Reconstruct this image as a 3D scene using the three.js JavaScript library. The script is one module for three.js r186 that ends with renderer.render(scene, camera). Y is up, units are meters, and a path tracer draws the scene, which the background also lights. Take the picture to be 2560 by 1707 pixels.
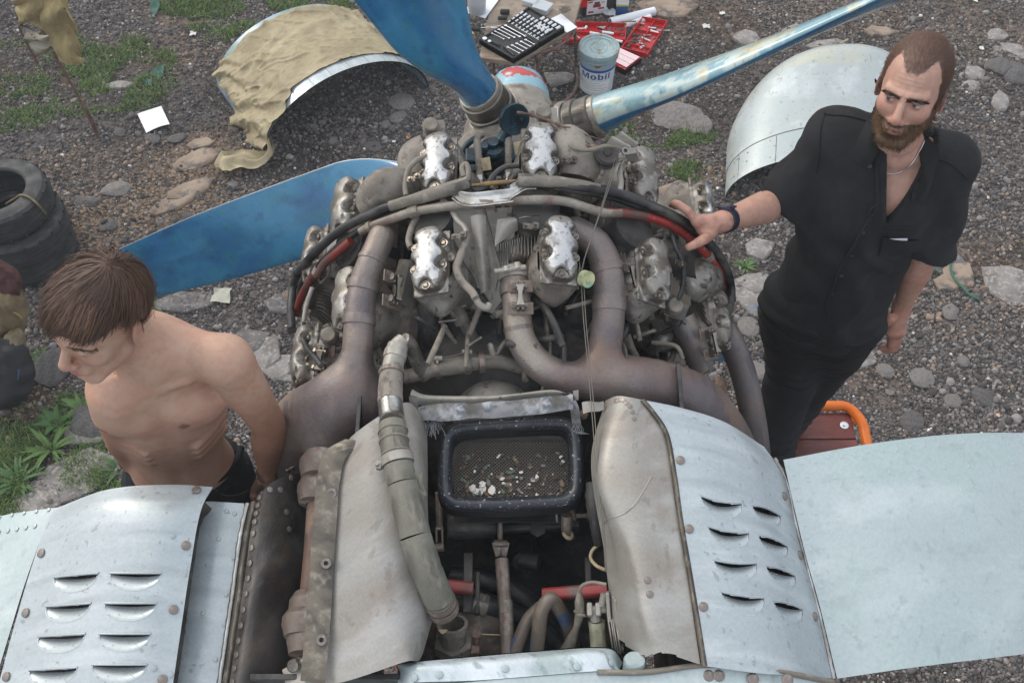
import * as THREE from 'three';
import { mergeGeometries, mergeVertices, toCreasedNormals } from 'three/addons/utils/BufferGeometryUtils.js';
import { RoundedBoxGeometry } from 'three/addons/geometries/RoundedBoxGeometry.js';

// ───────── camera, sky, sun, exposure ─────────
const scene = new THREE.Scene();
const camera = new THREE.PerspectiveCamera(2 * Math.atan(853.5 / 2567) * 180 / Math.PI, 1.5, 0.05, 2000);
camera.position.set(0, 5, 0);
camera.rotation.x = -52 * Math.PI / 180;
camera.updateMatrixWorld(true);
const renderer = new THREE.WebGLRenderer({ antialias: true });
renderer.toneMapping = THREE.LinearToneMapping;
renderer.toneMappingExposure = 1.08;
renderer.shadowMap.enabled = true;
const SUN = new THREE.Vector3(-0.62, 0.62, -0.5).normalize();
{ // bright thin overcast of an evening: a broad soft glow round the hidden sun, slightly bluer away from it
  const w = 512, h = 256, d = new Float32Array(w * h * 4);
  for (let j = 0; j < h; j++) for (let i = 0; i < w; i++) {
    const el = ((j + 0.5) / h - 0.5) * Math.PI, az = ((i + 0.5) / w - 0.5) * 2 * Math.PI;
    const x = Math.cos(el) * Math.cos(az), y = Math.sin(el), z = Math.cos(el) * Math.sin(az);
    const c = Math.max(0, x * SUN.x + y * SUN.y + z * SUN.z);
    const glow = 1.35 * Math.pow(c, 6) + 0.45 * Math.pow(c, 2);
    const cl = 0.07 * Math.sin(x * 7 + 3 * Math.sin(z * 5 + y * 3)) + 0.05 * Math.sin(z * 13 + 4 * x + y * 9);
    const b = (0.78 + 0.12 * Math.max(0, y) + cl);
    const k = y < 0 ? 0.35 : 1, o = (j * w + i) * 4;
    d[o] = k * (b * 0.93 + glow * 1.06); d[o + 1] = k * (b * 0.985 + glow * 1.0); d[o + 2] = k * (b * 1.09 + glow * 0.9); d[o + 3] = 1;
  }
  const t = new THREE.DataTexture(d, w, h, THREE.RGBAFormat, THREE.FloatType);
  t.mapping = THREE.EquirectangularReflectionMapping; t.magFilter = t.minFilter = THREE.LinearFilter; t.needsUpdate = true;
  scene.background = t; scene.environment = t;
}
const sun = new THREE.DirectionalLight(0xfff0dc, .8);
sun.position.copy(SUN).multiplyScalar(30); sun.castShadow = true; sun.shadow.radius = 24;
Object.assign(sun.shadow.camera, { left: -10, right: 10, top: 10, bottom: -10, near: 1, far: 80 });
scene.add(sun, sun.target);
scene.fog = new THREE.FogExp2(0xd5dce2, 0.005);

// ───────── helpers ─────────
const V = (x, y, z) => new THREE.Vector3(x, y, z), PI = Math.PI, { sin, cos, abs, min, max, sqrt, floor, hypot, atan2, pow, exp } = Math;
const clamp = (x, a = 0, b = 1) => x < a ? a : x > b ? b : x, mix = (a, b, t) => a + (b - a) * t, ss = (a, b, x) => { x = clamp((x - a) / (b - a)); return x * x * (3 - 2 * x); };
function rng(s) { return () => { s |= 0; s = s + 0x6D2B79F5 | 0; let t = Math.imul(s ^ s >>> 15, 1 | s); t = t + Math.imul(t ^ t >>> 7, 61 | t) ^ t; return ((t ^ t >>> 14) >>> 0) / 4294967296; }; }
const h3 = (x, y, z) => { let n = Math.imul(x, 374761393) + Math.imul(y, 668265263) + Math.imul(z, 2147483647 - 1274126177) | 0; n = Math.imul(n ^ n >>> 13, 1274126177); return ((n ^ n >>> 16) >>> 0) / 4294967296; };
function n3(x, y, z) { const X = floor(x), Y = floor(y), Z = floor(z); let u = x - X, v = y - Y, w = z - Z; u = u * u * (3 - 2 * u); v = v * v * (3 - 2 * v); w = w * w * (3 - 2 * w);
  const L = (a, b, t) => a + (b - a) * t;
  return L(L(L(h3(X, Y, Z), h3(X + 1, Y, Z), u), L(h3(X, Y + 1, Z), h3(X + 1, Y + 1, Z), u), v), L(L(h3(X, Y, Z + 1), h3(X + 1, Y, Z + 1), u), L(h3(X, Y + 1, Z + 1), h3(X + 1, Y + 1, Z + 1), u), v), w); }
const f3 = (x, y, z, o = 4) => { let s = 0, a = 0.5, t = 0; for (let i = 0; i < o; i++) { s += a * n3(x, y, z); t += a; x = x * 2.03 + 17.1; y = y * 2.03 + 5.3; z = z * 2.03 + 9.7; a *= 0.5; } return s / t; };

// where a picture position lands on a real surface of the place
const CAM = V(0, 5, 0), FW = V(0, -sin(52 * PI / 180), -cos(52 * PI / 180)), UP = V(0, cos(52 * PI / 180), -sin(52 * PI / 180));
const ray = (px, py) => FW.clone().multiplyScalar(2567).addScaledVector(UP, 853.5 - py).add(V(px - 1280, 0, 0)).normalize();
const onH = (px, py, h = 0) => { const d = ray(px, py); return d.multiplyScalar((h - 5) / d.y).add(CAM); };            // on a level plane
const EA = 12 * PI / 180, EO = V(0, 2.66, -1.91);                                                                    // aircraft frame: origin on the crankshaft, nose-up 12 degrees
const toE = (p) => p.clone().sub(EO).applyAxisAngle(V(1, 0, 0), -EA), fromE = (p) => p.clone().applyAxisAngle(V(1, 0, 0), EA).add(EO);
const EC0 = toE(CAM), rayE = (px, py) => ray(px, py).applyAxisAngle(V(1, 0, 0), -EA);
const eZ = (px, py, z) => { const d = rayE(px, py); return d.multiplyScalar((z - EC0.z) / d.z).add(EC0); };
const eY = (px, py, y) => { const d = rayE(px, py); return d.multiplyScalar((y - EC0.y) / d.y).add(EC0); };
const eR = (px, py, r) => { const d = rayE(px, py), o = EC0, a = d.x * d.x + d.y * d.y, b = o.x * d.x + o.y * d.y, c = o.x * o.x + o.y * o.y - r * r, D = b * b - a * c; return d.multiplyScalar((-b - sqrt(max(D, 0))) / a).add(o); };
// picture regions used while measuring
const win = (x0, y0, s) => (x, y) => [x0 + x / s, y0 + y / s];
const wA = win(0, 0, 2.1778), wB = win(900, 0, 2.94), wC = win(1660, 0, 2.6133), wD = win(700, 280, 3.92), wE = win(1200, 280, 3.357), wF = win(700, 620, 3.357), wG = win(1200, 640, 3.092), wH = win(0, 600, 3.092), wI = win(0, 1100, 2.583), wJ = win(800, 1000, 2.94), wK = win(1000, 1300, 3.564), wL = win(1500, 960, 2.099), wM = win(1860, 60, 3.92), wN = win(1640, 240, 2.7035), wQ = win(1850, 600, 2.8507), wS = win(60, 630, 4.238);

// ───────── naming ─────────
const used = {};
const numbered = (n) => { const k = used[n] = (used[n] ?? -1) + 1; return k ? n + '_' + String(k).padStart(3, '0') : n; };
function tag(o, label, category, group) { o.userData = { ...o.userData, label, category }; if (group) o.userData.group = group; return o; }
function thing(name, label, category, pos, group) { const o = new THREE.Group(); o.name = numbered(name); if (pos) o.position.copy(pos); tag(o, label, category, group); scene.add(o); return o; }
function part(parent, name, geo, m, label) { const o = new THREE.Mesh(Array.isArray(geo) ? merge(geo) : geo, m); o.name = parent === scene ? numbered(name) : name; o.castShadow = o.receiveShadow = true; if (label) o.userData.label = label; parent.add(o); return o; }
const solo = (name, geo, m, label, category, group) => tag(part(scene, name, geo, m), label, category, group);

// ───────── geometry ─────────
function boxUV(g) { // metres, by the axis a face looks along; keeps smooth normals
  const n = g.index ? g.toNonIndexed() : g; const p = n.attributes.position.array, c = p.length / 9, uv = new Float32Array(c * 6);
  for (let i = 0; i < c; i++) { const o = i * 9; const ax = p[o + 3] - p[o], ay = p[o + 4] - p[o + 1], az = p[o + 5] - p[o + 2], bx = p[o + 6] - p[o], by = p[o + 7] - p[o + 1], bz = p[o + 8] - p[o + 2];
    const nx = abs(ay * bz - az * by), ny = abs(az * bx - ax * bz), nz = abs(ax * by - ay * bx);
    for (let k = 0; k < 3; k++) { const x = p[o + k * 3], y = p[o + k * 3 + 1], z = p[o + k * 3 + 2]; let u, v; if (ny >= nx && ny >= nz) { u = x; v = z; } else if (nx >= nz) { u = z; v = y; } else { u = x; v = y; } uv[i * 6 + k * 2] = u + 0.37 * y * 0; uv[i * 6 + k * 2 + 1] = v; } }
  n.setAttribute('uv', new THREE.BufferAttribute(uv, 2)); return n;
}
function merge(list) { const hasC = list.some((g) => g.attributes.color); const l = list.map((g) => { const n = g.index ? g.toNonIndexed() : g; for (const k of Object.keys(n.attributes)) if (!['position', 'normal', 'uv', 'color'].includes(k)) n.deleteAttribute(k); if (!n.attributes.normal) n.computeVertexNormals(); if (!n.attributes.uv) boxUV(n); if (hasC && !n.attributes.color) n.setAttribute('color', new THREE.BufferAttribute(new Float32Array(n.attributes.position.count * 3).fill(1), 3)); n.morphAttributes = {}; return n; }); return l.length === 1 ? l[0] : mergeGeometries(l); }
const mv = (g, x, y, z) => g.translate(x, y, z);
const M4 = (pos, xa, ya, za, s = 1) => new THREE.Matrix4().makeBasis(xa.clone().multiplyScalar(s), ya.clone().multiplyScalar(s), za.clone().multiplyScalar(s)).setPosition(pos);
function frameY(pos, y, zHint = V(0, 0, 1)) { y = y.clone().normalize(); let x = new THREE.Vector3().crossVectors(y, zHint); if (x.lengthSq() < 1e-8) x = V(1, 0, 0); x.normalize(); return M4(pos, x, y, new THREE.Vector3().crossVectors(x, y)); }
const put = (mesh, m) => { m.decompose(mesh.position, mesh.quaternion, mesh.scale); return mesh; };
const bx = (w, h, d, r = 0.002) => boxUV(r > 0 ? new RoundedBoxGeometry(w, h, d, 2, min(r, w / 2.01, h / 2.01, d / 2.01)) : new THREE.BoxGeometry(w, h, d));
const cyl = (r1, r2, h, n = 24) => boxUV(toCreasedNormals(new THREE.CylinderGeometry(r1, r2, h, n), 0.6));
const lathe = (pts, n = 40) => boxUV(toCreasedNormals(new THREE.LatheGeometry(pts.map(([r, y]) => new THREE.Vector2(max(r, 1e-5), y)), n), 0.5));
const between = (g, a, b) => { const d = b.clone().sub(a); return g.applyMatrix4(frameY(a.clone().addScaledVector(d, 0.5), d, abs(d.clone().normalize().z) > 0.9 ? V(1, 0, 0) : V(0, 0, 1))); };
const rod = (a, b, r, n = 14) => between(cyl(r, r, a.distanceTo(b), n), a, b);
const bar = (a, b, w, d) => between(bx(w, a.distanceTo(b), d, 0.002), a, b);
// tube along control points; r number or one radius per control point
function sweep(pts, r, { n = 14, seg = 8, cap = true, closed = false, wob = 0, rip = null, sx = 1, col = null } = {}) {
  const C = new THREE.CatmullRomCurve3(pts, closed, 'centripetal'), K = pts.length - (closed ? 0 : 1), N = K * seg;
  const R = (t) => { if (typeof r === 'number') return r; const f = t * K, i = min(floor(f), r.length - 2), q = f - i, w = q * q * (3 - 2 * q); return mix(r[i], r[i + 1], w); };
  const P = []; for (let i = 0; i <= N; i++) P.push(C.getPoint(i / N));
  let T = [], prevN = null; const pos = [], nor = [], uv = [], idx = [], colr = []; let len = 0;
  for (let i = 0; i <= N; i++) { const t = P[min(i + 1, N)].clone().sub(P[max(i - 1, 0)]); if (closed && (i === 0 || i === N)) t.copy(P[1]).sub(P[N - 1]); T.push(t.normalize()); }
  for (let i = 0; i <= N; i++) {
    if (!prevN) { prevN = abs(T[0].y) < 0.9 ? V(0, 1, 0) : V(1, 0, 0); } prevN = prevN.clone().addScaledVector(T[i], -prevN.dot(T[i])).normalize();
    const B = new THREE.Vector3().crossVectors(T[i], prevN); if (i) len += P[i].distanceTo(P[i - 1]);
    let rr = R(i / N); if (rip) rr *= rip(len, i / N);
    for (let j = 0; j <= n; j++) { const a = j / n * 2 * PI, c = cos(a), s = sin(a); let q = rr; if (wob) q *= 1 + wob * (n3(P[i].x * 30 + c, P[i].y * 30 + s, P[i].z * 30) - 0.5);
      const nx = prevN.x * c * sx + B.x * s, ny = prevN.y * c * sx + B.y * s, nz = prevN.z * c * sx + B.z * s;
      pos.push(P[i].x + nx * q, P[i].y + ny * q, P[i].z + nz * q); nor.push(nx, ny, nz); uv.push(len, a * rr); if (col) colr.push(...col(P[i], i / N, a)); }
  }
  const w = n + 1; for (let i = 0; i < N; i++) for (let j = 0; j < n; j++) { const a = i * w + j, b = a + w; idx.push(a, a + 1, b, b, a + 1, b + 1); }
  if (cap && !closed) for (const [i, s] of [[0, -1], [N, 1]]) { const c = pos.length / 3, t = T[i]; pos.push(P[i].x, P[i].y, P[i].z); nor.push(t.x * s, t.y * s, t.z * s); uv.push(0, 0); if (col) colr.push(...col(P[i], i / N, 0));
    for (let j = 0; j <= n; j++) { const o = (i * w + j) * 3; pos.push(pos[o], pos[o + 1], pos[o + 2]); nor.push(t.x * s, t.y * s, t.z * s); uv.push(cos(j / n * 2 * PI) * R(i / N), sin(j / n * 2 * PI) * R(i / N)); if (col) colr.push(...col(P[i], i / N, 0)); }
    for (let j = 0; j < n; j++) s > 0 ? idx.push(c, c + 1 + j, c + 2 + j) : idx.push(c, c + 2 + j, c + 1 + j); }
  const g = new THREE.BufferGeometry(); g.setAttribute('position', new THREE.Float32BufferAttribute(pos, 3)); g.setAttribute('normal', new THREE.Float32BufferAttribute(nor, 3)); g.setAttribute('uv', new THREE.Float32BufferAttribute(uv, 2)); if (col) g.setAttribute('color', new THREE.Float32BufferAttribute(colr, 3)); g.setIndex(idx); return g;
}
// curved plate of real thickness: f(u,v) -> Vector3; keep(u,v) picks cells; metric uv
function plate(f, nu, nv, th = 0.002, keep = null, colF = null) {
  const P = [], id = (i, j) => i * (nv + 1) + j;
  for (let i = 0; i <= nu; i++) for (let j = 0; j <= nv; j++) P.push(f(i / nu, j / nv));
  const base = new THREE.BufferGeometry(), idx = []; const on = [];
  for (let i = 0; i < nu; i++) for (let j = 0; j < nv; j++) { const k = !keep || keep((i + 0.5) / nu, (j + 0.5) / nv); on.push(k); if (k) idx.push(id(i, j), id(i + 1, j), id(i, j + 1), id(i + 1, j), id(i + 1, j + 1), id(i, j + 1)); }
  const flat = new Float32Array(P.length * 3); P.forEach((p, i) => { flat[i * 3] = p.x; flat[i * 3 + 1] = p.y; flat[i * 3 + 2] = p.z; });
  base.setAttribute('position', new THREE.BufferAttribute(flat, 3)); base.setIndex(idx); base.computeVertexNormals();
  const N = base.attributes.normal.array, U = []; const u = new Float32Array(P.length), v = new Float32Array(P.length);
  for (let i = 0; i <= nu; i++) for (let j = 0; j <= nv; j++) { if (i) u[id(i, j)] = u[id(i - 1, j)] + P[id(i, j)].distanceTo(P[id(i - 1, j)]); if (j) v[id(i, j)] = v[id(i, j - 1)] + P[id(i, j)].distanceTo(P[id(i, j - 1)]); }
  const pos = [], nor = [], uv = [], col = [], out = []; const n = P.length;
  for (const s of [1, -1]) for (let q = 0; q < n; q++) { const o = s > 0 ? 0 : th; pos.push(flat[q * 3] - N[q * 3] * o, flat[q * 3 + 1] - N[q * 3 + 1] * o, flat[q * 3 + 2] - N[q * 3 + 2] * o); nor.push(N[q * 3] * s, N[q * 3 + 1] * s, N[q * 3 + 2] * s); uv.push(u[q], v[q]); if (colF) col.push(...colF(floor(q / (nv + 1)) / nu, (q % (nv + 1)) / nv, s, P[q])); }
  for (let t = 0; t < idx.length; t += 3) out.push(idx[t], idx[t + 1], idx[t + 2], n + idx[t], n + idx[t + 2], n + idx[t + 1]);
  const edge = (a, b) => { const c = pos.length / 3; const A = V(...pos.slice(a * 3, a * 3 + 3)), B = V(...pos.slice(b * 3, b * 3 + 3)), C = V(...pos.slice((n + a) * 3, (n + a) * 3 + 3)); const e = new THREE.Vector3().crossVectors(B.clone().sub(A), C.clone().sub(A)).normalize().negate(); for (const q of [a, b, n + a, n + b]) { pos.push(pos[q * 3], pos[q * 3 + 1], pos[q * 3 + 2]); nor.push(-e.x, -e.y, -e.z); uv.push(uv[q * 2], uv[q * 2 + 1]); if (colF) col.push(col[q * 3], col[q * 3 + 1], col[q * 3 + 2]); } out.push(c, c + 2, c + 1, c + 1, c + 2, c + 3); };
  const has = (i, j) => i >= 0 && j >= 0 && i < nu && j < nv && on[i * nv + j];
  for (let i = 0; i < nu; i++) for (let j = 0; j < nv; j++) if (on[i * nv + j]) { if (!has(i - 1, j)) edge(id(i, j + 1), id(i, j)); if (!has(i + 1, j)) edge(id(i + 1, j), id(i + 1, j + 1)); if (!has(i, j - 1)) edge(id(i, j), id(i + 1, j)); if (!has(i, j + 1)) edge(id(i + 1, j + 1), id(i, j + 1)); }
  const g = new THREE.BufferGeometry(); g.setAttribute('position', new THREE.Float32BufferAttribute(pos, 3)); g.setAttribute('normal', new THREE.Float32BufferAttribute(nor, 3)); g.setAttribute('uv', new THREE.Float32BufferAttribute(uv, 2)); if (colF) g.setAttribute('color', new THREE.Float32BufferAttribute(col, 3)); g.setIndex(out);
  const keepV = mergeUnused(g); return keepV;
}
const plateU = (f, nu, nv, th, ...r) => { const n = new THREE.Vector3().crossVectors(f(.6, .5).sub(f(.4, .5)), f(.5, .6).sub(f(.5, .4))); return n.y < 0 ? plate((u, v) => f(v, u), nv, nu, th, ...r) : plate(f, nu, nv, th, ...r); };
function mergeUnused(g) { return g.toNonIndexed(); }
// implicit surface (naive surface nets); sdf(x,y,z) negative inside
function iso(sdf, lo, hi, h) {
  const nx = Math.ceil((hi[0] - lo[0]) / h) + 1, ny = Math.ceil((hi[1] - lo[1]) / h) + 1, nz = Math.ceil((hi[2] - lo[2]) / h) + 1, F = new Float32Array(nx * ny * nz), at = (i, j, k) => (k * ny + j) * nx + i;
  for (let k = 0; k < nz; k++) for (let j = 0; j < ny; j++) for (let i = 0; i < nx;) { const d = sdf(lo[0] + i * h, lo[1] + j * h, lo[2] + k * h); const skip = max(1, floor((abs(d) * 0.6 - h) / h)); for (let q = 0; q < skip && i < nx; q++, i++) F[at(i, j, k)] = d; }
  const vid = new Int32Array(nx * ny * nz).fill(-1), pos = [], idx = [];
  for (let k = 0; k < nz - 1; k++) for (let j = 0; j < ny - 1; j++) for (let i = 0; i < nx - 1; i++) {
    let sx = 0, sy = 0, sz = 0, c = 0; const v = [F[at(i, j, k)], F[at(i + 1, j, k)], F[at(i, j + 1, k)], F[at(i + 1, j + 1, k)], F[at(i, j, k + 1)], F[at(i + 1, j, k + 1)], F[at(i, j + 1, k + 1)], F[at(i + 1, j + 1, k + 1)]];
    let m = 0; for (let q = 0; q < 8; q++) if (v[q] < 0) m |= 1 << q; if (m === 0 || m === 255) continue;
    for (let a = 0; a < 8; a++) for (let d = 1; d < 8; d <<= 1) { const b = a | d; if (b === a) continue; if ((v[a] < 0) !== (v[b] < 0)) { const t = v[a] / (v[a] - v[b]); sx += (a & 1) + (d === 1 ? t : 0); sy += (a >> 1 & 1) + (d === 2 ? t : 0); sz += (a >> 2 & 1) + (d === 4 ? t : 0); c++; } }
    vid[at(i, j, k)] = pos.length / 3; pos.push(lo[0] + (i + sx / c) * h, lo[1] + (j + sy / c) * h, lo[2] + (k + sz / c) * h);
  }
  const quad = (a, b, c, d, f) => { if (a < 0 || b < 0 || c < 0 || d < 0) return; f ? idx.push(a, b, c, a, c, d) : idx.push(a, c, b, a, d, c); };
  for (let k = 1; k < nz - 1; k++) for (let j = 1; j < ny - 1; j++) for (let i = 1; i < nx - 1; i++) { const s = F[at(i, j, k)] < 0;
    if (s !== (F[at(i + 1, j, k)] < 0)) quad(vid[at(i, j - 1, k - 1)], vid[at(i, j, k - 1)], vid[at(i, j, k)], vid[at(i, j - 1, k)], s);
    if (s !== (F[at(i, j + 1, k)] < 0)) quad(vid[at(i - 1, j, k - 1)], vid[at(i - 1, j, k)], vid[at(i, j, k)], vid[at(i, j, k - 1)], s);
    if (s !== (F[at(i, j, k + 1)] < 0)) quad(vid[at(i - 1, j - 1, k)], vid[at(i, j - 1, k)], vid[at(i, j, k)], vid[at(i - 1, j, k)], s); }
  const g = new THREE.BufferGeometry(); g.setAttribute('position', new THREE.Float32BufferAttribute(pos, 3)); g.setIndex(idx); g.computeVertexNormals(); return g;
}
function paint(g, f) { const p = g.attributes.position, n = g.attributes.normal, c = new Float32Array(p.count * 3); for (let i = 0; i < p.count; i++) { const r = f(p.getX(i), p.getY(i), p.getZ(i), n.getX(i), n.getY(i), n.getZ(i)); c[i * 3] = r[0]; c[i * 3 + 1] = r[1]; c[i * 3 + 2] = r[2]; } g.setAttribute('color', new THREE.BufferAttribute(c, 3)); return g; }
function split(g, test) { const n = g.index ? g.toNonIndexed() : g, p = n.attributes.position.array, A = [[], []]; const T = p.length / 9; for (let i = 0; i < T; i++) { const o = i * 9; const x = (p[o] + p[o + 3] + p[o + 6]) / 3, y = (p[o + 1] + p[o + 4] + p[o + 7]) / 3, z = (p[o + 2] + p[o + 5] + p[o + 8]) / 3; A[test(x, y, z) ? 0 : 1].push(i); }
  return A.map((l) => { const r = new THREE.BufferGeometry(); for (const k of Object.keys(n.attributes)) { const a = n.attributes[k], s = a.itemSize, d = new Float32Array(l.length * 3 * s); l.forEach((t, q) => d.set(a.array.subarray(t * 3 * s, t * 3 * s + 3 * s), q * 3 * s)); r.setAttribute(k, new THREE.BufferAttribute(d, s)); } return r; }); }
// distances
const dCap = (x, y, z, a, b, ra, rb) => { const bx_ = b.x - a.x, by = b.y - a.y, bz = b.z - a.z, px = x - a.x, py = y - a.y, pz = z - a.z; const t = clamp((px * bx_ + py * by + pz * bz) / (bx_ * bx_ + by * by + bz * bz)); return hypot(px - bx_ * t, py - by * t, pz - bz * t) - mix(ra, rb, t); };
const dEll = (x, y, z, cx, cy, cz, rx, ry, rz) => { x = (x - cx); y = (y - cy); z = (z - cz); const k0 = hypot(x / rx, y / ry, z / rz), k1 = hypot(x / rx / rx, y / ry / ry, z / rz / rz); return k1 < 1e-9 ? -min(rx, ry, rz) : k0 * (k0 - 1) / k1; };
const dBox = (x, y, z, a, b, c, r) => { x = abs(x) - a + r; y = abs(y) - b + r; z = abs(z) - c + r; return hypot(max(x, 0), max(y, 0), max(z, 0)) + min(max(x, y, z), 0) - r; };
const sU = (a, b, k) => { const h = max(k - abs(a - b), 0) / k; return min(a, b) - h * h * k * 0.25; }, sS = (a, b, k) => -sU(-a, b, k);

// ───────── materials: flat colour, grain, stains ─────────
const L3 = (hex) => { const c = new THREE.Color(hex); return [c.r, c.g, c.b]; }, S3 = (hex) => [hex >> 16 & 255, hex >> 8 & 255, hex & 255];
function pnoise(seed) { const P = new Uint8Array(512), r = rng(seed), q = [...Array(256).keys()]; for (let i = 255; i > 0; i--) { const j = floor(r() * (i + 1)); [q[i], q[j]] = [q[j], q[i]]; } for (let i = 0; i < 512; i++) P[i] = q[i & 255];
  return (x, y, px, py) => { const X = floor(x), Y = floor(y); let u = x - X, v = y - Y; u = u * u * (3 - 2 * u); v = v * v * (3 - 2 * v); const a = ((X % px) + px) % px, b = (a + 1) % px, c = ((Y % py) + py) % py, d = (c + 1) % py; const g = (i, j) => P[(P[i & 255] + j) & 255] / 255; return mix(mix(g(a, c), g(b, c), u), mix(g(a, d), g(b, d), u), v); }; }
function fbmT(nf, u, v, fx, fy, o) { let s = 0, a = 0.5, t = 0; for (let i = 0; i < o; i++) { s += a * nf(u * fx, v * fy, fx, fy); t += a; fx *= 2; fy *= 2; a *= 0.55; } return s / t; }
function tex(size, f, srgb) { const d = new Uint8Array(size * size * 4); for (let j = 0; j < size; j++) for (let i = 0; i < size; i++) { const c = f(i / size, j / size), o = (j * size + i) * 4; d[o] = clamp(c[0], 0, 255); d[o + 1] = clamp(c[1], 0, 255); d[o + 2] = clamp(c[2], 0, 255); d[o + 3] = 255; } const t = new THREE.DataTexture(d, size, size); t.wrapS = t.wrapT = THREE.RepeatWrapping; t.magFilter = THREE.LinearFilter; t.minFilter = THREE.LinearMipmapLinearFilter; t.generateMipmaps = true; if (srgb) t.colorSpace = THREE.SRGBColorSpace; t.needsUpdate = true; return t; }
const rep = (t, m) => { const c = t.clone(); c.repeat.set(1 / m, 1 / m); c.needsUpdate = true; return c; };
const gN = pnoise(5), BUMP = {
  grain: tex(256, (u, v) => { const q = 255 * fbmT(gN, u, v, 24, 24, 4); return [q, q, q]; }),
  cast: tex(256, (u, v) => { const q = 255 * (0.6 * fbmT(gN, u, v, 12, 12, 3) + 0.4 * fbmT(gN, u, v, 64, 64, 1)); return [q, q, q]; }),
  weave: tex(128, (u, v) => { const q = 127 + 90 * (sin(u * 2 * PI * 16) * (sin(v * 2 * PI * 16) > 0 ? 1 : -1)) + 30 * gN(u * 32, v * 32, 32, 32); return [q, q, q]; }),
  dent: tex(256, (u, v) => { const q = 255 * fbmT(gN, u, v, 4, 4, 2); return [q, q, q]; }),
};
const ROUGH = tex(256, (u, v) => { const q = 255 * clamp(0.62 + 0.75 * (fbmT(gN, u, v, 6, 6, 5) - 0.35)); return [q, q, q]; });
let seedM = 11;
function mat({ base = 0x888888, layers = [], tile = 0.5, size = 512, rough = 0.6, metal = 0, bump = 'grain', bs = 0.0004, bt = 0.12, rmap = true, vc = false, ...rest }) {
  const nf = pnoise(seedM++), nf2 = pnoise(seedM++);
  const map = layers.length ? tex(size, (u, v) => { let c = S3(base).slice(); for (const l of layers) { const [fx, fy] = l.f ?? [4, 4]; let n = fbmT(l.k ? nf2 : nf, u + (l.k ?? 0) * 0.31, v + (l.k ?? 0) * 0.17, fx, fy, l.o ?? 5); const a = (l.hard ? ss(l.lo, l.hi, n) : ss(l.lo - .07, l.hi + .1, n)) * (l.a ?? 1) * (l.hard ? 1 : .9); if (a > 0) { const q = S3(l.c); c = [mix(c[0], q[0], a), mix(c[1], q[1], a), mix(c[2], q[2], a)]; } } const gr = (gN(u * 180, v * 180, 180, 180) - 0.5) * 10; return [c[0] + gr, c[1] + gr, c[2] + gr]; }, true) : null;
  const m = new THREE.MeshPhysicalMaterial({ color: map ? 0xffffff : base, roughness: rough, metalness: metal, vertexColors: vc, side: THREE.DoubleSide, ...rest });
  if (map) { map.repeat.set(1 / tile, 1 / tile); m.map = map; }
  if (bump) { m.bumpMap = rep(BUMP[bump], bt); m.bumpScale = bs; }
  if (rmap) m.roughnessMap = rep(ROUGH, 0.4);
  return m;
}
// ───────── ground ─────────
const gh = (x, z) => 0.10 * (f3(x * 0.5, 3, z * 0.5, 3) - 0.5) + 0.05 * (f3(x * 3, 7, z * 3, 3) - 0.5);
const GP = (px, py, dy = 0) => { const p = onH(px, py, 0); p.y = gh(p.x, p.z) + dy; return p; };
// bare sandy patches [x, z, rx, rz, strength], worn grass soil
const sand = [[1250, 620, .1, .1, .1], [...wA(900, 300), .9, .4, .35], [...wC(1200, 120), .8, .3, .4], [2500, 700, .5, .5, .35], [...wA(1050, 880), .55, .4, .95], [...wA(760, 1100), .8, .5, .6], [...wA(930, 1060), .6, .35, .9], [...wA(560, 1190), .5, .4, .75], [...wA(450, 900), .55, .3, .5], [...wA(1330, 700), .4, .3, .25], [...wA(820, 1230), .35, .2, .7], [1700, 40, 1.1, .5, .35], [2450, 90, .8, .6, .3], [1740, 440, .35, .3, .4], [...wH(200, 1250), .35, .25, .75], [...wA(950, 60), .5, .3, .4], [...wB(2150, 800), .5, .3, .35], [...wQ(900, 1000), .35, .3, .3], [...wQ(1600, 560), .4, .3, .3]].map(([px, py, a, b, s]) => { const p = onH(px, py); return [p.x, p.z, a, b, s]; });
const grassSpots = [[...wA(250, 420), 1.0, .5, 1], [...wA(520, 340), .6, .35, .8], [...wA(480, 540), .6, .18, .6], [...wA(60, 620), .35, .25, .6], [...wA(1200, 170), .45, .14, .9], [...wA(1090, 25), .35, .16, 1], [...wA(1700, 20), .35, .14, .9], [...wH(200, 1140), .26, .12, 1], [...wH(60, 1200), .2, .12, .9], [...wI(120, 250), .6, .26, 1], [...wI(330, 90), .6, .24, 1], [...wH(330, 1330), .4, .16, .9], [...wI(60, 380), .3, .15, .8], [...wI(780, 200), .18, .1, .7], [...wE(1450, 210), .35, .18, .45], [...wE(1750, 200), .2, .12, .35], [...wE(1760, 530), .16, .1, .5], [...wC(60, 890), .22, .14, .5]].map(([px, py, a, b, s]) => { const p = onH(px, py); return [p.x, p.z, a, b, s]; });
const blob = (L, x, z, q) => { let m = 0; for (const [cx, cz, a, b, s] of L) { const d = hypot((x - cx) / a, (z - cz) / b); if (d < 1.6) m = max(m, s * (1 - ss(0.25, 1.15, d + q))); } return m; };
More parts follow.
